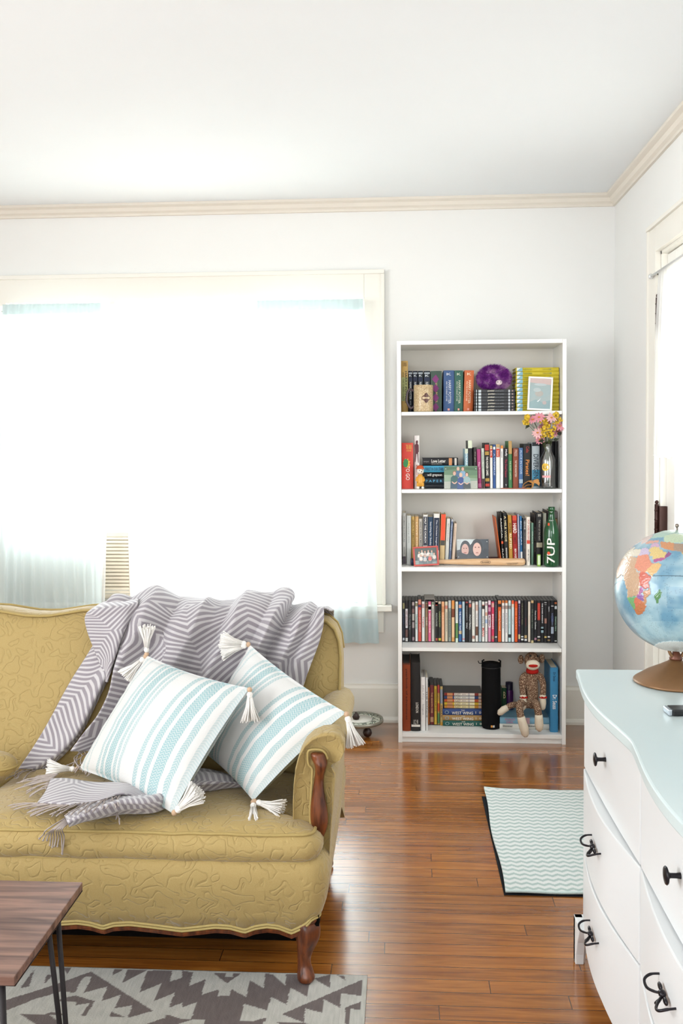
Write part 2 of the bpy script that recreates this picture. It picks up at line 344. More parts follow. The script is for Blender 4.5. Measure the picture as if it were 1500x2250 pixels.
page_m = mat('#e8dfc8', .9, .2, noise=.12, scale=300, name='page_edges')
black_case = mat('#17171a', .35, .5, noise=.1, name='black_case')
def ordw(n): return ['first','second','third','fourth','fifth','sixth','seventh','eighth','ninth','tenth','eleventh','twelfth','thirteenth','fourteenth','fifteenth','sixteenth','seventeenth','eighteenth','nineteenth','twentieth','twenty-first','twenty-second','twenty-third','twenty-fourth','twenty-fifth','twenty-sixth'][n-1]
def book(pos, t, h, d, col, label, group, texts=(), bands=(), rot=(0,0,0), kind='paper', name='book', cat='book', pages=None, rough=.5):
    """pos: middle of the spine's foot; t thickness, h height, d depth; spine faces the room"""
    r = empty(name, pos, rot, label, cat, group)
    cm = [mat(col, rough, .4, name='cover')]; cov = MB(); hs = .0025 if kind == 'hard' else .0008
    if kind == 'case':
        # plastic keep case: two lids, the hinge spine, the paper sleeve seen through the film
        cs = MB(); cs.box((-t/2, .002, 0), (t/2, d, h)); loc2(cs, 'case', black_case, r, bevel=.0012)
        cov.box((-t/2+.0009, 0, .004), (t/2-.0009, .003, h-.005))
        cname = 'sleeve'
    else:
        n = 6; bul = min(.004, t*.14)
        pr = [(-t/2, .004)]+[(-t/2+t*k/n, .004-(bul+.001)*math.sin(PI*k/n)**.6) for k in range(1, n)]+[(t/2, .004), (t/2, d), (t/2-hs, d), (t/2-hs, .006), (-t/2+hs, .006), (-t/2+hs, d), (-t/2, d)]
        cov.prism(pr, lambda p, q: Vector((p, q, 0)), lambda p, q: Vector((p, q, h)))
        pg = MB().box((-t/2+hs, .0055, .003 if kind == 'hard' else .0006), (t/2-hs, d-.003, h-(.004 if kind == 'hard' else .0008)))
        loc2(pg, 'pages', pages or page_m, r); cname = 'cover'
    yb = -.0012 if kind != 'case' else -.0004; ms = {}
    for t0, t1, c in bands:
        if c not in ms: ms[c] = len(cm); cm.append(mat(c, rough, .4, name='cover'))
        cov.box((-t/2+.0012, yb-.0003, h*(1-t1)), (t/2-.0012, .004, h*(1-t0)), mi=ms[c])
    loc2(cov, cname, cm, r, bevel=0)
    if texts:
        for qi, tx in enumerate(texts):
            tb = MB(); tms = []; tk = {}
            s, a, L, wf, c = tx[:5]; off = tx[5] if len(tx) > 5 else 0
            if c not in tk: tk[c] = len(tms); tms.append(mat(c, .5, .4, noise=0, name='title_ink'))
            wd = t*wf
            if len(tx) > 6 and tx[6] == 'h': put_text(tb, s, (-t*.5*wf+off*t, yb-.0009, h*(1-a-L)), (1,0,0), (0,0,1), t*wf, h*L, tk[c])
            elif len(tx) > 6 and tx[6] == 'u': put_text(tb, s, (wd/2+off*t, yb-.0009, h*(1-a-L)), (0,0,1), (-1,0,0), h*L, wd, tk[c])
            else: put_text(tb, s, (-wd/2+off*t, yb-.0009, h*(1-a)), (0,0,-1), (1,0,0), h*L, wd, tk[c])
            if tb.v: loc2(tb, 'title' if qi == 0 else 'lettering', tms, r)
    return r
def loc2(b, name, m, root, **k):
    return b.build(name, m, parent=root, **k)
def upright(row, x0, x1, yt, col, label, group, ys=.10, d=.15, dx=0, yb=None, **k):
    """x0,x1: where the spine's foot starts and ends (photo px), yt its top, dx the drift of the top"""
    z = SH[row]+.0006; Y = YF+ys
    foot = proj_y(SH[row], Y)
    a = max(atY(x0, foot, Y).x, BX0+th+.0012); c = min(atY(x1, foot, Y).x, BX1-th-.0012); zt = atY((x0+x1)/2, yt, Y).z
    t = max(.004, c-a-.0008); h = zt-z; ang = math.atan2(dx*.00207, h)
    if ang: h /= math.cos(ang)
    zz = z + (t/2)*abs(math.sin(ang))
    return book(((a+c)/2, Y, zz), t*math.cos(ang), h, d, col, label, group, rot=(0, ang, 0), **k)
def proj_y(z, Y):
    v = CR.transposed() @ Vector((.37, Y, z-EYE)); return PY0-F_PX*v.y/-v.z
def flat(x0, x1, z, th_, Y, col, label, group, d=.15, **k):
    """a book lying down, spine to the room; z its underside"""
    yy = proj_y(z, Y); a = atY(x0, yy, Y).x; c = atY(x1, yy, Y).x
    return book((c, Y, z+th_/2), th_-.0006, c-a, d, col, label, group, rot=(0, -PI/2, 0), **k)

# ---- top shelf
G1 = 'books standing on the top shelf'
upright(1, 880.5, 896.5, 793, '#c9a55f', 'tall tan and green book at the left end of the top shelf', G1, ys=.1, d=.155, kind='hard',
        bands=[(.32,.78,'#a9ab6e')], texts=[('HARRY POTTER', .2, .62, .32, '#3b3a24', .2), ('AND THE CURSED CHILD', .22, .55, .2, '#3d4a2c', -.2), ('J.K. ROWLING', .03, .1, .6, '#5a3b1c', 0, 'h')])
for i, (a, c, col, lb) in enumerate([(897,906.5,'#1f2633','narrow navy paperback right beside the tall tan book, behind the mug handle'), (907,917.5,'#232838','navy paperback above the mug, second of the dark matching ones'), (918,929.5,'#1e2a33','navy paperback above the mug, third of the dark matching ones'), (931,945,'#28323a','slate grey paperback left of the purple patterned one')]):
    upright(1, a, c, 815, col, lb, G1, ys=.1, d=.14, bands=[(.04,.07,'#aeb6bd'), (.16,.25,'#1a2440')], texts=[('K', .09, .05, .6, '#cfd4d8', 0, 'h'), ('HARRY POTTER', .27, .42, .5, '#d7dade'), ('AND THE', .72, .1, .3, '#8f98a0')])
b_ = upright(1, 946, 970.5, 815, '#3e5348', 'thick book patterned with purple diamonds on green, right of the mug', G1, ys=.1, d=.14,
        texts=[('HARRY POTTER', .27, .5, .2, '#e3c27a'), ('PRINCE', .8, .12, .14, '#d8c8b0')])
dm = MB(); t_ = .047
for k in range(4):
    zc = .152-.043*k; dm.add([(-.02, -.0016, zc), (-.002, -.0042, zc-.021), (.012, -.0036, zc), (-.002, -.0042, zc+.021)], [(0,1,2,3)])
loc2(dm, 'cover_pattern', mat('#7d2c70', .5), b_)
for a, c, dxx, col, tcol, lb in [(973.5,997,1,'#3a5886','#c9cfd8','thick blue hardcover between the diamond pattern and green spines on top shelf'), (997.5,1016.5,1,'#2f5f51','#c5cbb8','dark green hardcover between the blue and orange ones on top shelf'), (1017.5,1038.5,3,'#c9683a','#f0d9b8','orange hardcover at the foot of the black case stack, top shelf')]:
    upright(1, a, c, 814, col, lb, G1, ys=.098, d=.15, dx=dxx, kind='hard', texts=[('HARRY POTTER', .24, .56, .26, tcol, .08), ('AND THE GOBLET OF FIRE', .26, .48, .13, tcol, -.2), ('K', .06, .06, .45, tcol, 0, 'h'), ('I', .915, .05, .2, '#e8a090', 0, 'h')], bands=[])
G = 'black film cases stacked under the plush ball'
nm = ['bottom case', 'second case from the bottom', 'third case from the bottom', 'middle case', 'third case from the top', 'second case from the top', 'topmost case']
for k in range(7):
    flat(1041.5, 1131, SH[1]+.0006+k*.0143, .0143, YF+.06, '#25272c', f'black film case with silver title, {nm[k]} under the purple plush', G, d=.16, kind='case', name='film_case', cat='DVD case', rough=.3,
         bands=[(.05,.17,'#b9c2c6'), (.07,.1,'#3a4148'), (.84,.875,'#c9cdd2')], texts=[('potter', .33+.008*(k%3), .17, .62, '#d8d2c0'), ('and the goblet', .51, .22, .34, '#8b8f96'), ('o', .92, .035, .5, '#c9a9a0')])
G = 'yellow hardcovers in the stack behind the white frame'
nm = ['lowest of the stack', 'second from the bottom', 'third from the bottom', 'fourth from the bottom', 'fifth from the bottom', 'exactly in the middle of the stack', 'fifth from the top', 'fourth from the top', 'third from the top', 'second from the top', 'topmost of the stack']
TS = ['SIGN OF THE TWISTED CANDLES','PASSWORD TO LARKSPUR LANE','THE CLUE OF THE BROKEN LOCKET','THE MYSTERY AT LILAC INN','THE SECRET OF SHADOW RANCH','THE SECRET OF RED GATE FARM','THE CLUE IN THE DIARY','NANCY DREW MYSTERY','THE BUNGALOW MYSTERY','THE HIDDEN STAIRCASE','THE SECRET OF THE OLD CLOCK']
for k in range(11):
    jx = (0, .5, -.3, .2, .6, 0, -.4, .3, 0, .5, -.2)[k]
    flat(1133+jx, 1227.5+jx, SH[1]+.0006+k*.0181, .0181, YF+.075, '#cdbb2f', f'thin yellow hardcover with blue corner patch, {nm[k]}', G, d=.14, kind='hard',
         bands=[(.04,.155,'#7fb0c4')], texts=[(TS[k], .17, .2, .42, '#7d8a2a'), ('CAROLYN KEENE', .62, .2, .3, '#8a7d20'), (str(k+1), .79, .03, .5, '#3f8a9a')])
yl = [o for o in bpy.data.objects if o.get('group') == G]
wm_ = mat('#dfe9ec', .5)
for o in yl:
    p = MB(); p.add([(.0075, -.0019, .1895), (.0075, -.0019, .172), (-.0075, -.0019, .1895)], [(0,1,2)]); loc2(p, 'corner_patch', wm_, o)

# ---- second shelf
G2 = 'books standing on the second shelf'
b_ = upright(2, 882.5, 908, 973, '#d8473c', 'red upright game box reading to go at the left end of second shelf', None, ys=.06, d=.16, kind='hard', name='game_box', cat='game box', pages=mat('#d04238', .5),
    texts=[('TO GO', .5, .31, .34, '#f4efe6', .02), ('TAKE A BREAK', .04, .1, .5, '#e8b85a', .12, 'h'), ('on the road', .14, .05, .4, '#e8b85a', .12, 'h')])
dm = MB(); cx, cz = -.004, .118
star = [(cx+(.018 if k%2 else .012)*math.cos(2*PI*k/16), cz+(.024 if k%2 else .016)*math.sin(2*PI*k/16)) for k in range(16)]
dm.add([(x, -.0045, z) for x, z in star], [tuple(range(16))]); dm.add([(cx-.004+.011*math.cos(2*PI*k/9)*(1+.25*(k%2)), -.0052, cz+.02*math.sin(2*PI*k/9)) for k in range(9)], [tuple(range(9))], 1)
loc2(dm, 'emblem', [mat('#e9b93f', .5), mat('#2f8a4e', .5)], b_)
b_ = upright(2, 910, 921.5, 957, '#ece7e4', 'tall white book with a maroon figure on its spine, beside the red box', G2, ys=.08, d=.15, texts=[('BOSSY', .17, .12, .55, '#f2eeee'), ('MEMOIR', .55, .2, .4, '#e2b3a4')])
fg = MB(); sil = [(-.002,.222),(.004,.222),(.005,.213),(.003,.208),(.0085,.2),(.009,.17),(.006,.165),(.0085,.12),(.006,.118),(.002,.16),(-.003,.16),(-.006,.125),(-.0095,.12),(-.008,.17),(-.0095,.2),(-.003,.208),(-.005,.215)]
fg.add([(x, -.0035, z) for x, z in sil], [tuple(range(len(sil)))]); loc2(fg, 'spine_picture', mat('#5b2330', .5), b_)
G = 'books lying in the pile on the second shelf'
zz = SH[2]+.0006
flat(934, 1004, zz, .021, YF+.09, '#1d232b', 'dark book at the very bottom of the pile beside the figurine', G, d=.14)
flat(933, 1003, zz+.021, .027, YF+.085, '#20303c', 'dark teal book with spaced light blue letters in the pile', G, d=.14, texts=[('P A P E R', .03, .52, .42, '#5fb0d8', 0)], bands=[])
flat(932, 1001, zz+.048, .0265, YF+.09, '#16191d', 'black book with blurry white lowercase title in the middle of the pile', G, d=.14, texts=[('will grayson', .09, .47, .6, '#e4e4e0')])
flat(930, 1023, zz+.0745, .0305, YF+.08, '#46a0c4', 'light blue hardcover with handwritten dark title, second from pile top', G, d=.15, kind='hard', texts=[('FAULT IN OUR STARS', .05, .42, .5, '#173f58')])
flat(928, 1006, zz+.105, .036, YF+.09, '#1c1d22', 'black game box with white title on top of the pile', G, d=.12, kind='hard', name='game_box', cat='game box', pages=mat('#1c1d22', .5),
     texts=[('Love Letter', .25, .4, .42, '#ece9e2', .1), ('RISK AND DEDUCTION', .25, .3, .1, '#c9c4ba', -.28), ('tempest', .03, .15, .3, '#77777a')], bands=[(.74,.83,'#c98a5a'), (.9,.96,'#cfc8c0')])
R2 = [ # x0,x1,ytop,col,label,dx,kind,d,texts,bands
 (1020.5,1028.5,986,'#8fb3c0','slim pale blue and green paperback, leftmost of second shelf row',0,'paper',.13,[('WANDER', .1,.5,.5,'#eef2f2')],[(.0,.12,'#cfd8c4'),(.4,.7,'#6fa39a')]),
 (1029,1039.5,968,'#191b20','tall black book with a pale green head, behind the family photo',-2,'paper',.13,[('space', .62,.28,.6,'#e8e8e4')],[(0,.16,'#d8e0c8')]),
 (1040,1047,983,'#2a2624','narrow dark brown paperback left of the magenta one',0,'paper',.13,[('the girl', .1,.25,.5,'#9a9088')],[]),
 (1049.5,1058,987,'#a83c72','magenta paperback on the second shelf, right of the family photo',-2.5,'paper',.14,[('The Princess', .32,.42,.45,'#f0c4d8')],[(.88,.97,'#c96a92')]),
 (1058.5,1065,985,'#cdd6c8','thin pale green paperback with dark foot beside the magenta one',-1.5,'paper',.13,[('A NORMAL TITLE', .1,.4,.4,'#7d8a80')],[(.76,1,'#4a2a2e')]),
 (1065.5,1076,973,'#161516','black paperback with bold spaced white letters and red head',-1.5,'paper',.14,[('THE HUNGER GAMES', .3,.42,.48,'#f0ece0')],[(.04,.17,'#b8352c'),(.19,.27,'#a8863c'),(.78,.85,'#a8863c'),(.9,.96,'#b8352c')]),
 (1076.5,1082.5,979,'#e6e4de','thin white paperback with a red band, next to the black lettered one',-.8,'paper',.14,[('first', .12,.12,.5,'#f0e8e0')],[(.08,.28,'#c9402c'),(0,.06,'#c9a96a')]),
 (1083,1089,977,'#2f5590','slim royal blue paperback with a white square near its top',-.6,'paper',.14,[('A WRINKLE', .2,.5,.5,'#c9d6ea')],[(.05,.11,'#eceae4')]),
 (1089.5,1098.5,976,'#e9e8e2','white paperback with a wide red band right of the royal blue one',-.5,'paper',.14,[('forever', .14,.14,.4,'#f4eee6')],[(.1,.29,'#c5452f'),(0,.08,'#b99a6a')]),
 (1099,1105.5,979,'#ecebe8','thin white paperback with orange head, left of the black one',0,'paper',.14,[('second', .14,.14,.4,'#44444a')],[(.0,.07,'#d98a3a')]),
 (1106,1116.5,984,'#1c181c','black paperback with white author and dark red title',0,'paper',.13,[('Holly', .04,.17,.5,'#f0eef0'),('The Dead Season', .28,.45,.45,'#a8304a'),('Y', .9,.05,.3,'#e8e8e8',0,'h')],[]),
 (1117,1125.5,969,'#3f7a4a','tall green paperback with a tan head, centre of second shelf',-1,'paper',.14,[('THE SECRET GARDEN', .42,.4,.4,'#bcd0a8')],[(0,.27,'#b8935a'),(.27,.28,'#7a5a30')]),
 (1126.5,1139,985,'#8a4630','rust brown paperback with pale capitals, between green and blue ones',0,'paper',.13,[('THE THREE MUSKETEERS', .3,.42,.34,'#e0c8b8'),('PRESS', .04,.16,.5,'#c9a898')],[]),
 (1139.5,1149,984,'#4a6e9c','blue paperback with a pale round picture near its foot',0,'paper',.13,[('ALICE IN LOVE', .05,.6,.45,'#b8cde0')],[(.78,.88,'#a8bcc8')]),
 (1150,1167,975,'#141312','thick black book with orange script title, second shelf',0,'hard',.15,[('Pirates!', .36,.36,.5,'#dd8a3c'),('Celia', .06,.14,.4,'#a8302c')],[]),
 (1168,1185.5,972,'#a9b4ba','thick stormy grey and blue book left of the flower vase',0,'paper',.15,[('DIVERGENT', .26,.6,.62,'#26323c')],[(0,.08,'#20262c'),(.6,.8,'#3a86a8'),(.8,.96,'#26505f')]),
 (1187,1198,970,'#17161a','black book hidden behind the flower vase, beside the stormy grey spine',0,'hard',.14,[],[]),
 (1199,1217,970,'#1f2024','wide black book directly behind the flower vase',0,'hard',.14,[],[]),
 (1218.5,1227.5,969,'#15151a','black book at the right end of second shelf, past the vase',0,'hard',.14,[],[]),
]
for x0,x1,yt,col,lb,dx,kd,d,tx,bd in R2: upright(2, x0, x1, yt, col, lb, G2, ys=.09 if x0 < 1186 else .115, d=d, dx=dx, kind=kd, texts=tx, bands=bd)

# ---- third shelf
G3 = 'books standing on the third shelf'
R3 = [
 (884,892,1127,'#b9b9b4','grey hardcover with a dark foot, leftmost on the third shelf',0,'paper',[('WOMAN IN SCRIPTURE', .06,.5,.35,'#6a6a6c'),('EVANS', .66,.14,.3,'#7a7a7c')],[(.84,.985,'#4a3f48')],.09),
 (893,903,1133,'#cfd2ce','pale grey paperback second from the left on the third shelf',0,'paper',[('Carry On', .15,.4,.35,'#a4aaa8')],[],.09),
 (903.5,911,1135,'#c4a25c','mustard paperback with stacked dark capitals, third shelf left',0,'paper',[('JESUS FEMINIST', .06,.58,.5,'#6d5426')],[],.1),
 (911.5,919.5,1135,'#d5ab72','peach tan paperback beside the mustard one, third shelf',0,'paper',[('LOVE DOES', .12,.6,.45,'#ecd6b0')],[],.1),
 (920,928,1140,'#dedbd2','short white paperback with thin black capitals, above the red frame',0,'paper',[('WHO IS IN THE MIDDLE', .06,.6,.35,'#4c4c50')],[],.11),
 (928.5,939,1131,'#e2e0da','white hardcover with a dark title block, third shelf left group',1,'hard',[('HALF THE CHURCH', .06,.5,.38,'#f0eee8')],[(.04,.62,'#3a3c48')],.1),
 (939.5,950.5,1136,'#28405a','navy paperback with white lowercase title, third shelf left group',1,'paper',[('Searching for Sunday', .1,.5,.42,'#d5dae2')],[],.1),
 (951,964,1129,'#e9e6df','tall white book with long navy title panel, third shelf',2,'paper',[('The Christian Imagination', .12,.6,.3,'#d8dae0')],[(.08,.72,'#1f2a40')],.1),
 (965,976,1130,'#d8bd8c','orange and cream hardcover with black foot, above the bat handle',4,'hard',[],[(0,.52,'#e2512f'),(.52,.62,'#4a4a44'),(.93,1,'#1c2220')],.1),
 (976.5,984.5,1140,'#d2d3cc','pale grey paperback leaning right after the orange one, third shelf',5,'paper',[('Simplicity', .1,.4,.35,'#8f938c')],[],.1),
 (985,990,1141,'#62718c','thin slate blue paperback in the leaning group, third shelf',6,'paper',[('MEN WOMEN AND', .1,.6,.5,'#b8c2d4')],[(0,.05,'#b8bac0')],.1),
 (991,998,1150,'#d9c2ac','short cream book with a red brown cover edge, last of left group',6,'hard',[('Letters', .1,.3,.4,'#b89a84')],[],.11),
]
for x0,x1,yt,col,lb,dx,kd,tx,bd,ys in R3: upright(3, x0, x1, yt, col, lb, G3, ys=ys, d=.135, dx=dx, kind=kd, texts=tx, bands=bd)
R3b = [
 (1100.3,1102.8,1136,'#c9612c','thin orange book leaning against the black ones, third shelf right group',-14,'paper',[],[],.12),
 (1103.2,1108.5,1128,'#15140f','narrow black hardcover with small white capitals, leaning, right group',-6.5,'hard',[('RADICAL', .1,.4,.55,'#f0ece2'),('PLATT', .7,.24,.5,'#e8e4da')],[(.55,.6,'#d9572c')],.12),
 (1109,1118,1127,'#141413','black book with bold gold capitals, third shelf right group',-5,'hard',[('A MILE WIDE', .06,.5,.5,'#d9c89a'),('BRANDON HATMAKER', .68,.24,.36,'#e2dfd4')],[],.11),
 (1118.5,1127,1132,'#b98a34','mustard gold paperback with broken capitals, third shelf right group',-3.5,'paper',[('INTER', .16,.2,.55,'#4a3a16'),('RUPTED', .38,.3,.6,'#f2e6c4')],[(.9,1,'#7a6a3a')],.11),
 (1127.5,1138,1133,'#9c1f1c','bright red paperback with bold white word, third shelf right group',-3,'paper',[('HARD', .16,.2,.75,'#f4ece6'),('TIMES', .38,.2,.5,'#6a1210'),('BEN SHEET', .68,.22,.4,'#f0e4dc')],[(0,.1,'#c9452c')],.11),
 (1138.5,1142.5,1130,'#a6a8bc','very thin lavender paperback next to the bright red one',-2.5,'paper',[('THE CALL', .3,.4,.4,'#e4e4ec')],[],.11),
 (1143,1148.5,1134,'#2f6ea2','thin blue paperback with white lower part, right group',-2,'paper',[('BIG IDEAS', .1,.5,.5,'#cfe0ee')],[(.74,1,'#e4e6e4')],.11),
 (1149,1155.5,1139,'#4a4c50','thin charcoal paperback with tiny white print, right of bat end',0,'paper',[('VENUE', .04,.2,.5,'#e4e4e4'),('THE LONG ROAD', .3,.35,.4,'#8a8c90')],[],.1),
 (1156.5,1164.5,1136,'#e8e0d4','cream paperback with thin red title, standing past the bat end',0,'paper',[('POP GOES RELIGION', .06,.45,.5,'#b8503c'),('TERRY MATTINGLY', .66,.26,.35,'#5a5450')],[(.48,.55,'#c9412c')],.07),
 (1166.5,1172,1149,'#6f9480','short sage green paperback, third shelf right of the cream one',0,'paper',[('GRACE', .2,.3,.4,'#c8d8cc')],[],.09),
 (1172.5,1177,1130,'#241c1a','thin very dark brown paperback beside the sage green one',0,'paper',[('A SHORT WALK', .25,.5,.4,'#8a8078')],[],.1),
 (1177.5,1191.5,1126,'#111112','thick black book with a round pale picture, left of the bottle',0,'hard',[('EMPIRE', .03,.05,.5,'#c8c4b8',0,'h'),('THE WAY OF THE HEART', .14,.4,.28,'#a8a49a')],[(.57,.66,'#a8a088')],.075),
 (1192,1200,1128,'#d6d8c4','pale cream green book squeezed between the black one and bottle',0,'paper',[('poems', .2,.3,.3,'#9aa08c')],[],.1),
 (1200.5,1212,1122,'#2b2422','dark brown book behind the green bottle',0,'hard',[],[],.12),
 (1212.5,1229,1124,'#4f4438','wide grey and bronze book behind the bottle at the shelf end',0,'hard',[],[(0,.12,'#6c6664'),(.14,.3,'#7a6440')],.12),
]
for x0,x1,yt,col,lb,dx,kd,tx,bd,ys in R3b: upright(3, x0, x1, yt, col, lb, G3, ys=ys, d=.135, dx=dx, kind=kd, texts=tx, bands=bd)
flat(1004.5, 1099, SH[3]+.0006, .019, YF+.125, '#5a1e2a', 'dark red book lying flat beneath the two-face photo', None, d=.12, kind='hard')

